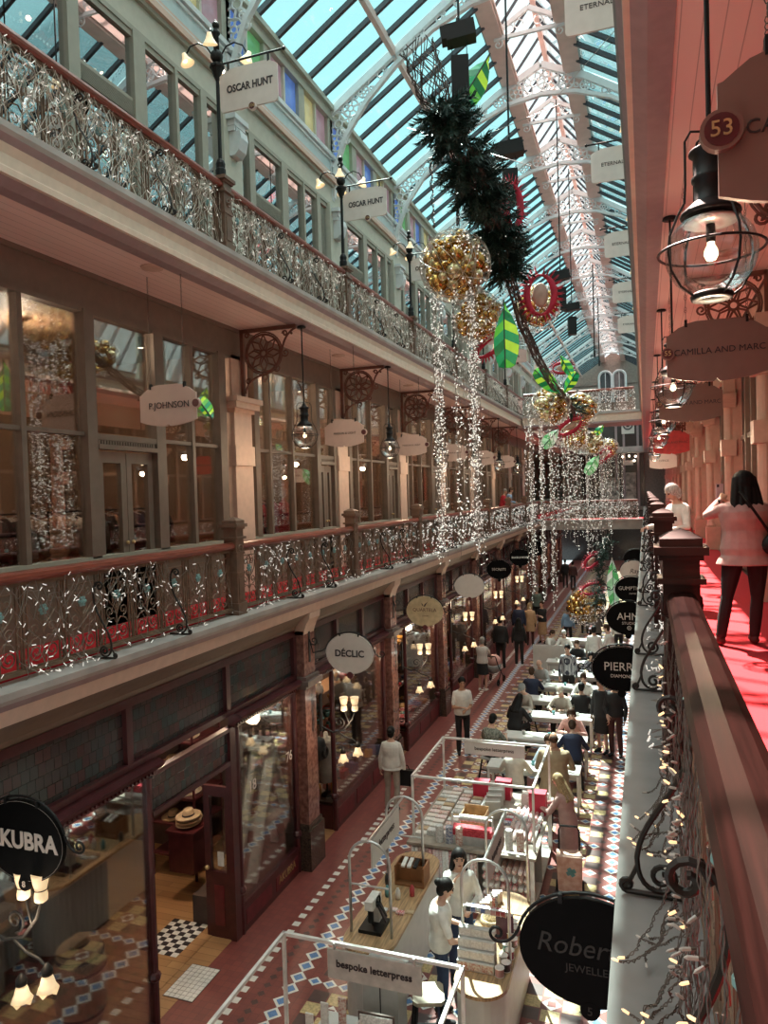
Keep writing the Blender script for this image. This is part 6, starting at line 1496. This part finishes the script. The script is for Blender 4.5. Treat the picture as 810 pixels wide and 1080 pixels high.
# ================================================================== PEOPLE
SKIN = [mat('skin ' + n, c, .5, noise=.06, nscale=6) for n, c in (('fair', (.60, .36, .27)), ('tan', (.44, .24, .16)), ('deep', (.25, .13, .09)))]
HAIR = {n: mat('hair ' + n, c, .6, spec=.2, noise=.3, nscale=30, stretch=(4, 4, .6)) for n, c in (('black', (.012, .010, .010)), ('brown', (.07, .035, .02)), ('grey', (.42, .39, .36)), ('blond', (.50, .36, .20)), ('white', (.62, .60, .58)))}
CLO = {n: mat('cloth_' + n, c, .85, noise=.08, nscale=12) for n, c in dict(white=(.74, .72, .69), offwhite=(.62, .57, .50), black=(.014, .014, .016), navy=(.018, .026, .06), grey=(.28, .28, .28), greige=(.42, .37, .32), olive=(.33, .25, .16), khaki=(.34, .27, .19), blue=(.22, .36, .55), paleblue=(.45, .55, .66), pink=(.66, .36, .32), tan=(.45, .28, .16), darkred=(.06, .02, .02), denim=(.03, .045, .10), rose=(.48, .31, .29), red=(.5, .03, .05), green=(.10, .13, .11)).items()}
CLO['check'] = brick_mat('check shirt', (.62, .62, .64), (.05, .06, .09), (.03, .03, .05), 14, .85, w=.5, h=.5, mortar=.08, bump=0)
CLO['stripe'] = brick_mat('striped shirt', (.70, .68, .66), (.66, .64, .62), (.25, .22, .21), 9, .85, w=.3, h=40, mortar=.03, bump=0)
CLO['pattern'] = mat('patterned shirt', (.10, .11, .09), .85, noise=.4, nscale=28, col2=(.30, .30, .26))
QUEUE = []
def cap(m, p, r0, q, r1, n=10):
    p, q = Vector(p), Vector(q); d = (q - p); L = d.length
    if L < 1e-5: m.ball(p, r0, n, 6); return
    d /= L
    P = []; R = []
    for a in (-80, -55, -25): P.append(p + d * r0 * sin(math.radians(a))); R.append(r0 * cos(math.radians(a)))
    P += [p.lerp(q, .33), p.lerp(q, .67)]; R += [r0 * .67 + r1 * .33, r0 * .33 + r1 * .67]
    for a in (25, 55, 80): P.append(q + d * r1 * sin(math.radians(a))); R.append(r1 * cos(math.radians(a)))
    m.tube(P, R, n)
def loft(m, rings, n=16):            # rings: (centre, half width, half depth, side vec, fwd vec)
    o = len(m.v)
    for c, w, dd, sv, fv in rings:
        for k in range(n):
            a = 2 * PI * k / n; m.v.append(tuple(Vector(c) + sv * (w * cos(a)) + fv * (dd * sin(a))))
    for i in range(len(rings) - 1):
        for k in range(n):
            l = (k + 1) % n; m.f.append((o + i * n + k, o + i * n + l, o + (i + 1) * n + l, o + (i + 1) * n + k)); m.m.append(0)
    m.f.append(tuple(o + k for k in reversed(range(n)))); m.m.append(0); m.f.append(tuple(o + (len(rings) - 1) * n + k for k in range(n))); m.m.append(0)
def ik(s, w, a, b, pole):
    s, w, pole = Vector(s), Vector(w), Vector(pole); d = w - s; L = min(d.length, (a + b) * .995); u = d.normalized()
    x = (a * a - b * b + L * L) / (2 * L); h = math.sqrt(max(0, a * a - x * x)); pp = (pole - u * pole.dot(u)).normalized()
    return s + u * x + pp * h, s + u * L
def queue(mb, name, mats, parent, vox, smooth=2):
    me = bpy.data.meshes.new(name); me.from_pydata(mb.v, [], mb.f); o = bpy.data.objects.new(name, me); COL.objects.link(o)
    md = o.modifiers.new('r', 'REMESH'); md.mode = 'VOXEL'; md.voxel_size = vox; md.use_smooth_shade = True
    if smooth: sm = o.modifiers.new('s', 'SMOOTH'); sm.iterations = smooth; sm.factor = .5
    QUEUE.append((o, name, mats, parent))
def hand(m, w, dirv, palm, side, curl=.6, k=1., r=.0095):
    """palm and five separate fingers; PALM: the way the palm faces; SIDE: +1 when the thumb is on dirv x palm's side"""
    d = Vector(dirv).normalized(); pn = Vector(palm); pn = (pn - d * pn.dot(d)).normalized(); s = d.cross(pn) * side
    L = .085 * k
    for e in (-1, -.3, .4, 1): cap(m, w - d * .01, .017 * k, w + d * L * (.95 - .06 * abs(e)) + s * e * .028 * k, .014 * k, 8)
    for i, (e, ln) in enumerate(((1, .070), (.35, .080), (-.32, .075), (-1, .058))):
        b = w + d * L * .95 + s * e * .028 * k; c = curl * (1 + .12 * i)
        d1 = (d * cos(c * .6) + pn * sin(c * .6) + s * e * .06).normalized(); d2 = (d * cos(c * 1.5) + pn * sin(c * 1.5)).normalized()
        k1 = b + d1 * ln * .5 * k; cap(m, b, r * 1.1, k1, r, 7); cap(m, k1, r, k1 + d2 * ln * .55 * k, r * .85, 7)
    t0 = w + d * L * .25 + s * .028 * k; td = (d * .65 + s * .6 + pn * .35).normalized(); t1 = t0 + td * .045 * k; cap(m, t0, r * 1.35, t1, r * 1.15, 7); cap(m, t1, r * 1.15, t1 + (d * .85 + pn * .4 + s * .1).normalized() * .036 * k, r, 7)
def person(label, loc, rz, h=1.70, pose='stand', lean=.03, look=0., turn=0., hands=None, top='white', sleeve='long', bottom='black', hair='black', hs='short', skin=0, shoes='black', coat=0., skirt=0., vox=.0135, cap_=None, width=1., seat=.47, legs=None, extra=None, curl=.6, poles=None, hv=1.):
    t = thing('person', label, 'person', loc, rz); k = h / 1.75
    X, Yv, Zv = Vector((1, 0, 0)), Vector((0, 1, 0)), Vector((0, 0, 1))
    R = Matrix.Rotation(-lean, 3, 'X'); pel = Vector((0, 0, .95 * k if pose != 'sit' else (seat + .10)))
    fv = R @ Yv; uv = R @ Zv
    def sp(z): return pel + uv * (z * k)
    prof = [(-.10, .115, .10), (-.04, .155, .115), (.03, .165, .118), (.12, .150, .105), (.21, .142, .10), (.32, .160, .115), (.40, .168, .112), (.46, .155, .092), (.505, .10, .07), (.54, .055, .055)]
    prof = [(z, w * width * k, d * width * k) for z, w, d in prof]
    body = MB(); loft(body, [(sp(z), w * .96, d * .96, X, fv) for z, w, d in prof])
    neck = sp(.52); hd_up = (Matrix.Rotation(-lean - look, 3, 'X') @ Zv); hf0 = (Matrix.Rotation(-lean - look, 3, 'X') @ Yv)
    Tn = Matrix.Rotation(turn, 3, hd_up); hf = Tn @ hf0; hx = Tn @ X
    hc = neck + uv * .05 * k + hd_up * .115 * k + hf0 * .02
    cap(body, sp(.46), .058 * k, hc - hd_up * .05 * k, .05 * k, 12)
    def ell(m, c, r, sx, sy, sz, n=14, nv=10):
        o = len(m.v); m.ball((0, 0, 0), r, n, nv, sc=(sx, sy, sz))
        for i in range(o, len(m.v)): v = m.v[i]; m.v[i] = tuple(c + hx * v[0] + hf * v[1] + hd_up * v[2])
    ell(body, hc + hd_up * .018 * k, .1 * k, .77, .95, 1.02); ell(body, hc - hd_up * .045 * k + hf * .018 * k, .072 * k, .82, .92, .95)
    cap(body, hc + hf * .088 * k + hd_up * .012 * k, .009 * k, hc + hf * .104 * k - hd_up * .022 * k, .013 * k, 7)
    for s in (-1, 1): ell(body, hc + hx * s * .079 * k - hf * .008, .028 * k, .35, .7, 1.0, 8, 6)
    # legs
    hips = [pel + X * s * .088 * k * width - Zv * .03 for s in (-1, 1)]; J = []
    for i, s in enumerate((-1, 1)):
        if legs: kn, an = [Vector(v) for v in legs[i]]; kn = Vector(kn); an = Vector(an)
        elif pose == 'sit': kn = Vector((s * .11, .43 * k, seat + .07)); an = Vector((s * .11, .40 * k, .075))
        else: kn = Vector((s * .095, .02, .49 * k)); an = Vector((s * .10, -.02, .078 * k))
        J.append((hips[i], kn, an)); cap(body, hips[i], .078 * k * width, kn, .052 * k); cap(body, kn, .051 * k, an, .036 * k)
        cap(body, an - Zv * .03, .035 * k, an + Vector((s * .02, .12 * k, -.045 * k)), .028 * k)
    # arms
    sh = [sp(.43) + X * s * .185 * k * width for s in (-1, 1)]; A = []
    hands = hands or [(-.24, .06, .80 * k if pose != 'sit' else seat + .2), (.24, .06, .80 * k if pose != 'sit' else seat + .2)]
    for i, s in enumerate((-1, 1)):
        pol = (poles[i] if poles else (s * .6, -.7, -.5))
        e, w = ik(sh[i], hands[i][:3], .295 * k, .255 * k, pol); A.append((sh[i], e, w))
        cap(body, sh[i] - X * s * .03, .052 * k, e, .038 * k); cap(body, e, .038 * k, w, .026 * k)
        dv = (w - e).normalized(); pm = Vector(hands[i][3]) if len(hands[i]) > 3 else (Vector((-s, .1, 0)) if dv.z < -.6 else Vector((-s * .3, .2, -1)))
        sd = 1 if dv.cross(pm).dot(Yv if dv.z < -.6 else Vector((-s, 0, .6))) > 0 else -1
        hand(body, w, dv, pm, sd, curl, k, max(.0095 * k, vox * .80))
    queue(body, 'body', SKIN[skin], t, vox)
    # clothes
    if top:
        m = MB(); lo = -.10 if not coat else -.10 - coat
        rings = []
        if coat: rings = [(sp(0) - Zv * coat * .98 + Vector((0, 0, 0)), .225 * k * width, .17 * k * width, X, Yv), (sp(0) - Zv * coat * .5, .205 * k * width, .15 * k * width, X, Yv)]
        rings += [(sp(z), w * 1.10 + .014, d * 1.12 + .014, X, fv) for z, w, d in prof if z >= (-.05 if coat else -.09) and z < .52]
        loft(m, rings, 18)
        for i, s in enumerate((-1, 1)):
            S, e, w = A[i]; cap(m, S - X * s * .03, .066 * k, e if sleeve != 'short' else S.lerp(e, .72), .052 * k)
            if sleeve == 'long': cap(m, e, .052 * k, e.lerp(w, .90), .038 * k)
        queue(m, 'coat' if coat else 'shirt', CLO[top], t, vox * 1.05)
    if bottom and not skirt:
        m = MB(); loft(m, [(sp(z), w * 1.07 + .008, d * 1.08 + .008, X, fv) for z, w, d in prof[:4]], 16)
        for S, kn, an in J: cap(m, S, .090 * k * width, kn, .066 * k); cap(m, kn, .066 * k, an + (kn - an).normalized() * .03, .056 * k)
        queue(m, 'trousers', CLO[bottom], t, vox * 1.05)
    elif skirt:
        m = MB(); loft(m, [(sp(-.05) - Zv * skirt, .20 * k, .17 * k, X, Yv), (sp(-.05) - Zv * skirt * .5, .19 * k, .155 * k, X, Yv)] + [(sp(z), w * 1.08 + .01, d * 1.1 + .01, X, fv) for z, w, d in prof[1:4]], 18)
        queue(m, 'skirt', CLO[bottom], t, vox * 1.05)
    for i, s in enumerate((-1, 1)):
        an = J[i][2]; m = MB(); cap(m, an + Vector((0, -.025, -.035 * k)), .042 * k, an + Vector((s * .02, .145 * k, -.046 * k)), .034 * k); cap(m, an, .045 * k, an - Zv * .03, .045 * k)
        for q in range(len(m.v)): v = m.v[q]; m.v[q] = (v[0], v[1], max(v[2], .002))
        queue(m, 'shoe', CLO.get(shoes, CLO['black']), t, vox)
    # hair, face
    if hs:
        m = MB()
        if hs == 'bald': ell(m, hc + hd_up * .0 - hf * .03 * k, .098 * k, .82, .86, .75)
        else:
            ell(m, hc + hd_up * .036 * k - hf * .014 * k, .108 * k, .81 * hv, .94, .96); ell(m, hc - hf * .045 * k - hd_up * .02 * k, .085 * k * hv, .9 * hv, .72, 1.0)
            if hs == 'long':
                for a in (-.06, -.03, 0, .03, .06): cap(m, hc - hf * (.055 - abs(a) * .4) * k + hx * a * k * hv + hd_up * .03, .045 * k * hv, sp(.37) - fv * (.13 - abs(a) * .5) * k + X * a * 1.7 * k * hv, .037 * k * hv, 8)
                for a in (-1, 1): cap(m, hc + hx * a * .078 * k - hf * .015 + hd_up * .03 * k, .026 * k, sp(.42) + X * a * .10 * k - fv * .02, .03 * k, 8)
            elif hs == 'bob':
                for a in (-.07, -.035, 0, .035, .07): cap(m, hc - hf * (.06 - abs(a) * .5) * k + hx * a * k, .04 * k, hc - hd_up * .11 * k - hf * (.06 - abs(a) * .5) * k + hx * a * 1.2 * k, .035 * k, 8)
            elif hs == 'bun': ell(m, hc - hf * .11 * k + hd_up * .05 * k, .05 * k, 1, 1, 1)
        queue(m, 'hair', HAIR[hair], t, vox * .9, 1)
    if cap_:
        m = MB(); ell(m, hc + hd_up * .055 * k - hf * .005, .112 * k, .86, .98, .82); vz = hc + hd_up * .055 * k
        cap(m, vz + hf * .08 * k - hx * .045 * k, .014, vz + hf * .165 * k - hx * .03 * k, .012, 8); cap(m, vz + hf * .08 * k + hx * .045 * k, .014, vz + hf * .165 * k + hx * .03 * k, .012, 8); cap(m, vz + hf * .08 * k, .016, vz + hf * .175 * k, .013, 8)
        queue(m, 'cap', CLO[cap_], t, vox * .9)
    fc = MB()
    for s in (-1, 1):
        e = hc + hx * s * .032 * k + hf * .086 * k + hd_up * .022 * k
        b = MB().ball(e, .011 * k, 8, 6).build('eye', M_INK, t, True)
    br = MB()
    for s in (-1, 1): br.tube([hc + hx * s * .05 * k + hf * .078 * k + hd_up * .042 * k, hc + hx * s * .018 * k + hf * .093 * k + hd_up * .046 * k], .005 * k, 5)
    br.build('eyebrows', HAIR[hair], t)
    MB().tube([hc + hx * -.022 * k + hf * .084 * k - hd_up * .052 * k, hc + hf * .092 * k - hd_up * .053 * k, hc + hx * .022 * k + hf * .084 * k - hd_up * .052 * k], .0065 * k, 6).build('mouth', mat('lips', (.42, .15, .13), .5), t)
    return t, dict(sp=sp, A=A, hc=hc, X=X, fv=fv, k=k, J=J)
def W(t, p): return Matrix.Translation(t.location) @ Matrix.Rotation(t.rotation_euler[2], 4, 'Z') @ Vector(p)
N_, S_, E_, W_ = 0, PI, -PI / 2, PI / 2
# --- on the red carpet
t, J = person('woman in shade-tinted light shirt and black trousers raising a phone on the red carpet', (.90, 7.80, 4.514), .22, 1.67, lean=.04, turn=.15, hands=[(-.10, .40, 1.40, (.4, .8, .2)), (.08, .36, 1.24, (-.6, .6, .3))], top='rose', bottom='black', hs='long', vox=.0085, legs=[((-.17, .02, .48), (-.25, -.02, .078)), ((.10, -.0, .47), (.08, .04, .078))], shoes='darkred', coat=.13, width=1.28, hv=1.25, curl=1.0, poles=[(-.8, -.2, -.8), (.8, -.2, -.8)])  # light shirt; shadow and red carpet bounce are put into its rose colour
p = W(t, (-.07, .50, 1.49)); ph = thing('phone', 'pale phone held up by the woman on the red carpet', 'phone', p, .25); MB().box(-.037, -.004, -.075, .037, .004, .075).build('case', mat('lilac phone case', (.55, .42, .46), .4), ph); MB().box(-.028, -.006, .04, -.006, -.004, .068).build('camera_bump', M_INK, ph)
b = thing('shoulder_bag', 'black shoulder bag slung behind the woman on the red carpet', 'bag', W(t, (.22, -.22, .98)), .22)
MB().ball((0, 0, 0), .16, 16, 10, sc=(.95, .45, .75)).build('body', M_BLACK, b, True)
MB().tube([(-.06, 0, .08), (-.15, -.01, .22), (-.27, .02, .42), (-.30, .10, .50), (-.28, .22, .47), (-.2, .30, .3)], .014, 6).build('strap', M_BLACK, b)
MB().ring(tuple(J['A'][0][1].lerp(J['A'][0][2], .82)), .034, .012, 'x', 12, 5).build('watch', M_BLACK, t)
t, J = person('grey haired person in white leaning over the railing beside the red carpet', (.43, 10.2, 4.514), 2.2, 1.60, lean=.12, look=.35, hands=[(-.22, .36, 1.0), (.22, .36, 1.02)], top='white', bottom='khaki', hair='white', vox=.0095, width=1.05, hv=1.18)
# --- along the far path
def P(lab, loc, rz, **kw): return person(lab, (loc[0], loc[1], 0), rz, **kw)
P('man in white T-shirt and black trousers standing on the red path', (-4.10, 16.4), -2.7, h=1.80, look=.15, hands=[(-.04, .26, 1.10), (.06, .27, 1.16)], top='white', sleeve='short', bottom='black', hs='short', vox=.011, skin=1)
t, J = P('woman in white hoodie walking away past the DÉCLIC window', (-4.68, 13.05), .1, h=1.62, top='white', bottom='greige', hs='bun', vox=.011, coat=.06, legs=[((-.10, .06, .46), (-.11, .0, .075)), ((.10, .0, .46), (.09, -.10, .09))])
b = thing('tote_bag', 'black tote bag in the hand of the woman in the white hoodie', 'bag', W(t, (.27, .06, .50))); MB().prism([(-.13, 0), (.13, 0), (.15, .3), (-.15, .3)], (0, .05, 0), (1, 0, 0), (0, 0, 1), .10).build('body', M_BLACK, b); MB().tube([(-.07, 0, .3), (-.03, 0, .38), (.03, 0, .38), (.07, 0, .3)], .01, 5).build('handle', M_BLACK, b)
P('woman in striped white top and black shorts pushing a pram', (-4.78, 21.8), -.1, h=1.64, top='stripe', sleeve='short', bottom='black', hair='grey', hands=[(-.15, .42, .98), (.15, .42, .98)], skirt=.32, shoes='white')
t = thing('pram', 'dark folding pram pushed by the woman in the striped top', 'pram', (-4.62, 22.7, 0), -.1)
MB().lathe([(.10, .35), (.2, .42), (.24, .6), (.2, .62), (.08, .42), (0, .4)], 14, sy=1.3).build('seat', CLO['grey'], t, True); MB().ball((0, .05, .72), .26, 14, 8, sc=(.85, .8, .8)).build('hood', CLO['pink'], t, True)
for s in (-1, 1):
    MB().tube([(s * .22, -.5, .98), (s * .22, -.2, .6), (s * .22, .35, .12)], .014, 6).tube([(s * .22, .1, .45), (s * .22, -.25, .12)], .014, 6).build('frame', M_BLACK, t)
    for y in (-.25, .36): MB().ring((s * .22, y, .11), .09, .022, 'x', 14, 6).build('wheel', M_BLACK, t)
MB().tube([(-.22, -.5, .98), (.22, -.5, .98)], .018, 6).build('handle', M_BLACK, t)
P('man all in black walking away beyond the pram', (-4.78, 24.8), .1, h=1.76, top='black', bottom='black', coat=.05)
t, J = P('woman in black with long hair and a black backpack on the far path', (-4.22, 25.2), .05, h=1.66, top='black', bottom='black', hs='long', shoes='white')
t, J = P('man in navy jacket walking down the far path beside a tan coat', (-4.70, 28.2), .1, h=1.78, top='navy', bottom='black', hair='grey', hs='bald')
P('person with fair hair in a brown coat beside the navy jacket', (-4.36, 28.7), 0, h=1.66, top='tan', bottom='darkred', hair='blond', hs='bob', coat=.35)
P('woman in black top and tan skirt standing with folded arms near the gold ball', (-3.95, 29.2), 2.9, h=1.66, top='black', sleeve='short', bottom='tan', skirt=.5, hs='short', hair='brown', hands=[(.05, .2, 1.12), (-.05, .22, 1.08)])
P('man in grey green shirt walking away farther down the path', (-4.62, 32.6), .1, h=1.78, top='green', sleeve='short', bottom='black', hair='grey')
P('dark dressed figure on the left of a couple far down the path', (-4.75, 46), .1, h=1.76, top='black', bottom='black', vox=.016)
P('dark dressed figure on the right of a couple far down the path', (-4.2, 45), -.1, h=1.72, top='darkred', bottom='black', vox=.016)
# --- stall staff and shoppers
P('long haired stallholder in white resting a hand to her face', (-2.28, 8.72), -2.8, h=1.66, look=.1, hands=[(-.12, .22, 1.02), (.08, .20, 1.33)], top='white', bottom='denim', hs='long', vox=.0105)
P('stallholder in white T-shirt and dark jeans turned to the ribbon counter', (-2.33, 7.98), -1.2, h=1.64, look=.35, hands=[(-.1, .30, 1.02), (.15, .32, 1.0)], top='white', sleeve='short', bottom='denim', hs='bun', vox=.0105)
P('fair haired shopper in pale rose coat reaching over the gift wrap table', (-1.24, 11.6), 1.2, h=1.60, lean=.18, look=.3, hands=[(-.12, .42, 1.02), (.14, .44, 1.0)], top='rose', bottom='greige', hair='blond', hs='long', coat=.42, vox=.0105)
P('bald man in olive coat standing with his back to us beside the white frame', (-1.62, 13.1), .15, h=1.74, look=.25, hands=[(-.2, .3, 1.0), (.24, .3, 1.02)], top='olive', bottom='black', hair='brown', hs='bald', coat=.30, vox=.0105, width=1.35, skin=1)
P('standing figure in black coat and shorts beside the PIERRE sign', (-1.04, 17.3), 2.6, h=1.74, top='black', bottom='black', skirt=.42, coat=.1, vox=.012)
P('standing figure in dark brown trousers and black jacket under the PIERRE sign', (-.74, 17.15), 2.9, h=1.76, top='black', bottom='darkred', vox=.012, hands=[(-.24, .12, .86), (.1, .28, 1.0)])
def SIT(lab, loc, rz, **kw):
    kw.setdefault('hands', [(-.16, .40, .82), (.16, .42, .82)]); kw.setdefault('look', .3); kw.setdefault('lean', .15)
    g = kw.pop('grp', None); t, J = person(lab, (loc[0], loc[1], 0), rz, pose='sit', **kw)
    s = stool((loc[0], loc[1], 0), 'grey stool under the ' + lab.replace('seated ', '').split(' at ')[0].split(' bent')[0].split(' leaning')[0], M_GREYP, rz, .47)
    return t
SIT('seated man in pale blue shirt facing us over the long white table', (-1.87, 15.3 - .9), S_, top='paleblue', bottom='black', hair='brown', vox=.012)
SIT('seated woman in white top with black hair, back to us', (-2.42, 13.55), N_, top='offwhite', bottom='black', hs='bob', vox=.012)
SIT('seated man in dark patterned shirt, back to us', (-3.2, 15.15), -.3, top='pattern', sleeve='short', bottom='black', vox=.012)
SIT('seated woman in black dress leaning over the table', (-2.98, 16.85), -.4, top='black', bottom='black', hs='long', lean=.3, vox=.012)
SIT('seated man in grey cap and pale jacket facing us', (-2.88, 18.05), 2.7, top='greige', bottom='black', cap_='grey', look=.4)
SIT('seated person in pale cap and beige jacket looking down', (-2.0, 18.05), 2.9, top='greige', bottom='black', cap_='offwhite', look=.35)
SIT('seated man in black shirt, back to us', (-1.57, 18.15), 0, top='black', bottom='black')
SIT('seated man in white shirt facing us behind the black shirt', (-1.6, 19.4), S_, top='white', bottom='black', hair='brown')
SIT('seated bald man in grey shirt facing us', (-2.86, 20.7), 2.9, top='grey', bottom='black', hs='bald', hair='brown')
SIT('seated man in navy jacket, back to us', (-2.95, 19.45), .1, top='navy', bottom='black', hair='brown')
P('bearded man in checked shirt standing between the tables', (-2.12, 20.75), 3.0, h=1.76, top='check', bottom='black', look=.2, hs='short')
SIT('seated woman in black and white top facing us', (-1.58, 22.0), S_, top='check', bottom='black', hs='bob')
SIT('seated woman in pink orange top bent over the table', (-1.62, 16.45), S_, top='pink', bottom='black', hair='brown', hs='bob', lean=.3)
SIT('seated man in dark blue jacket with head bowed at the table end', (-1.5, 15.15), .1, top='navy', bottom='black', hair='brown', lean=.35, look=.5)
P('waiter in white shirt with his back to us among the tables', (-1.62, 23.8), .1, h=1.72, top='white', bottom='black')
SIT('seated man in black suit facing us below the white shirts', (-1.6, 22.35 + .0), 3.0, top='black', bottom='black', hair='brown') if False else SIT('seated man in black suit and white collar facing us', (-2.1, 23.65), 3.0, top='black', bottom='black', hair='brown')
P('man in white shirt leaning in beside the AHM sign', (-1.10, 24.1), 1.4, h=1.74, top='white', bottom='black', lean=.2, hair='brown', hands=[(-.1, .42, 1.0), (.1, .42, 1.0)])
SIT('seated man in white jacket at the far left table end', (-3.2, 25.1), -1.9, top='white', bottom='black', hair='brown')
SIT('seated grey haired man in white at the far table', (-2.68, 25.2), S_, top='white', bottom='greige', hair='white')
P('person in blue shirt with back to us before the gold ball', (-2.9, 28.6), 0, h=1.55, top='blue', bottom='black', hair='brown')
SIT('seated person in grey beside the gold ball', (-1.85, 28.9), .4, top='grey', bottom='black', hair='brown')
for i, (x, y, c, hh) in enumerate(((-2.5, 31.5, 'white', 'grey'), (-1.3, 31.2, 'rose', 'blond'), (-1.0, 27.2, 'white', 'black'), (-2.0, 34, 'black', 'black'), (-3.1, 33.5, 'tan', 'brown'), (-1.4, 35.5, 'white', 'black'))):
    P('%s dressed person far off among the last tables, %s' % ({'white': 'white', 'rose': 'rose', 'black': 'black', 'tan': 'tan'}[c], ['left of the gold ball', 'right of the gold ball', 'near the GUMPTION sign', 'behind the low garland', 'left of the low garland', 'farthest down'][i]), (x, y), [0, 2.8, .5, 3, 1, 2][i], h=1.66, top=c, bottom='black', hair=hh, hs='short', vox=.017)
# --- two people at the far gallery rail
person('person in red top leaning on the far first-gallery rail', (-5.75, 30.9, 4.514), -1.4, 1.66, lean=.2, hands=[(-.2, .36, 1.05), (.2, .36, 1.05)], top='red', bottom='black', hair='grey', vox=.016)
person('person in blue jacket leaning on the far first-gallery rail', (-5.75, 32.2, 4.514), -1.4, 1.72, lean=.25, hands=[(-.2, .36, 1.05), (.2, .36, 1.05)], top='blue', bottom='navy', hair='brown', vox=.016)
# --- turn the blocked-in figures into single smooth skins
bpy.context.view_layer.update()
dg = bpy.context.evaluated_depsgraph_get()
for o, name, mats, parent in QUEUE:
    me = bpy.data.meshes.new_from_object(o.evaluated_get(dg)); me.name = name
    me.materials.clear(); me.materials.append(mats)
    me.polygons.foreach_set('use_smooth', [True] * len(me.polygons))
    n = bpy.data.objects.new(name, me); COL.objects.link(n); n.parent = parent
for o, name, mats, parent in QUEUE:
    nm = o.name; bpy.data.objects.remove(o)
# ================================================================== CAMERA, SKY, SUN
F = 770.; ROLL = .03; VPX, VPY = 680.5, 513.5
d = Vector(((VPX - 405) / F, (540 - VPY) / F, -1)).normalized()
u = Vector((-sin(ROLL), cos(ROLL), 0)); u = (u + Vector((0, 0, -u.dot(d) / d.z))).normalized()
r = d.cross(u)
cam = bpy.data.cameras.new('camera'); co = bpy.data.objects.new('camera', cam); COL.objects.link(co)
M = Matrix(((r.x, r.y, r.z), (d.x, d.y, d.z), (u.x, u.y, u.z)))
co.matrix_world = Matrix.Translation((0, 0, 6.07)) @ M.to_4x4()
cam.sensor_fit = 'VERTICAL'; cam.sensor_height = 36; cam.lens = F / 1080 * 36; cam.clip_start = .02; cam.clip_end = 500
S.camera = co
w = bpy.data.worlds.new('sky'); S.world = w; w.use_nodes = True; nt = w.node_tree
bg = nt.nodes['Background']
tc = nt.nodes.new('ShaderNodeTexCoord'); sx = nt.nodes.new('ShaderNodeSeparateXYZ')
mr = nt.nodes.new('ShaderNodeMapRange'); mr.inputs[1].default_value = .55; mr.inputs[2].default_value = .74; mr.interpolation_type = 'SMOOTHSTEP'
mx = nt.nodes.new('ShaderNodeMix'); mx.data_type = 'RGBA'; mx.inputs[6].default_value = (.62, .76, .77, 1); mx.inputs[7].default_value = (3.6, 2.9, 2.68, 1)
nt.links.new(tc.outputs['Generated'], sx.inputs[0]); nt.links.new(sx.outputs['Z'], mr.inputs[0]); nt.links.new(mr.outputs[0], mx.inputs[0]); nt.links.new(mx.outputs[2], bg.inputs[0])
bg.inputs[1].default_value = 1.0
sl = bpy.data.lights.new('sun', 'SUN'); sl.energy = 21.0; sl.angle = .009; sl.color = (1, .70, .60)
so = bpy.data.objects.new('sun', sl); COL.objects.link(so)
so.rotation_euler = Vector((.262, -.58, -1)).to_track_quat('-Z', 'Y').to_euler()
S.view_settings.view_transform = 'Standard'; S.view_settings.look = 'None'; S.view_settings.gamma = 1; S.view_settings.use_curve_mapping = False
S.view_settings.exposure = 0.9
cy = S.cycles
cy.use_denoising = True; cy.max_bounces = 10; cy.diffuse_bounces = 5; cy.glossy_bounces = 4; cy.transparent_max_bounces = 24; cy.transmission_bounces = 4
cy.sample_clamp_indirect = 6; cy.caustics_reflective = False; cy.caustics_refractive = False; cy.blur_glossy = .5
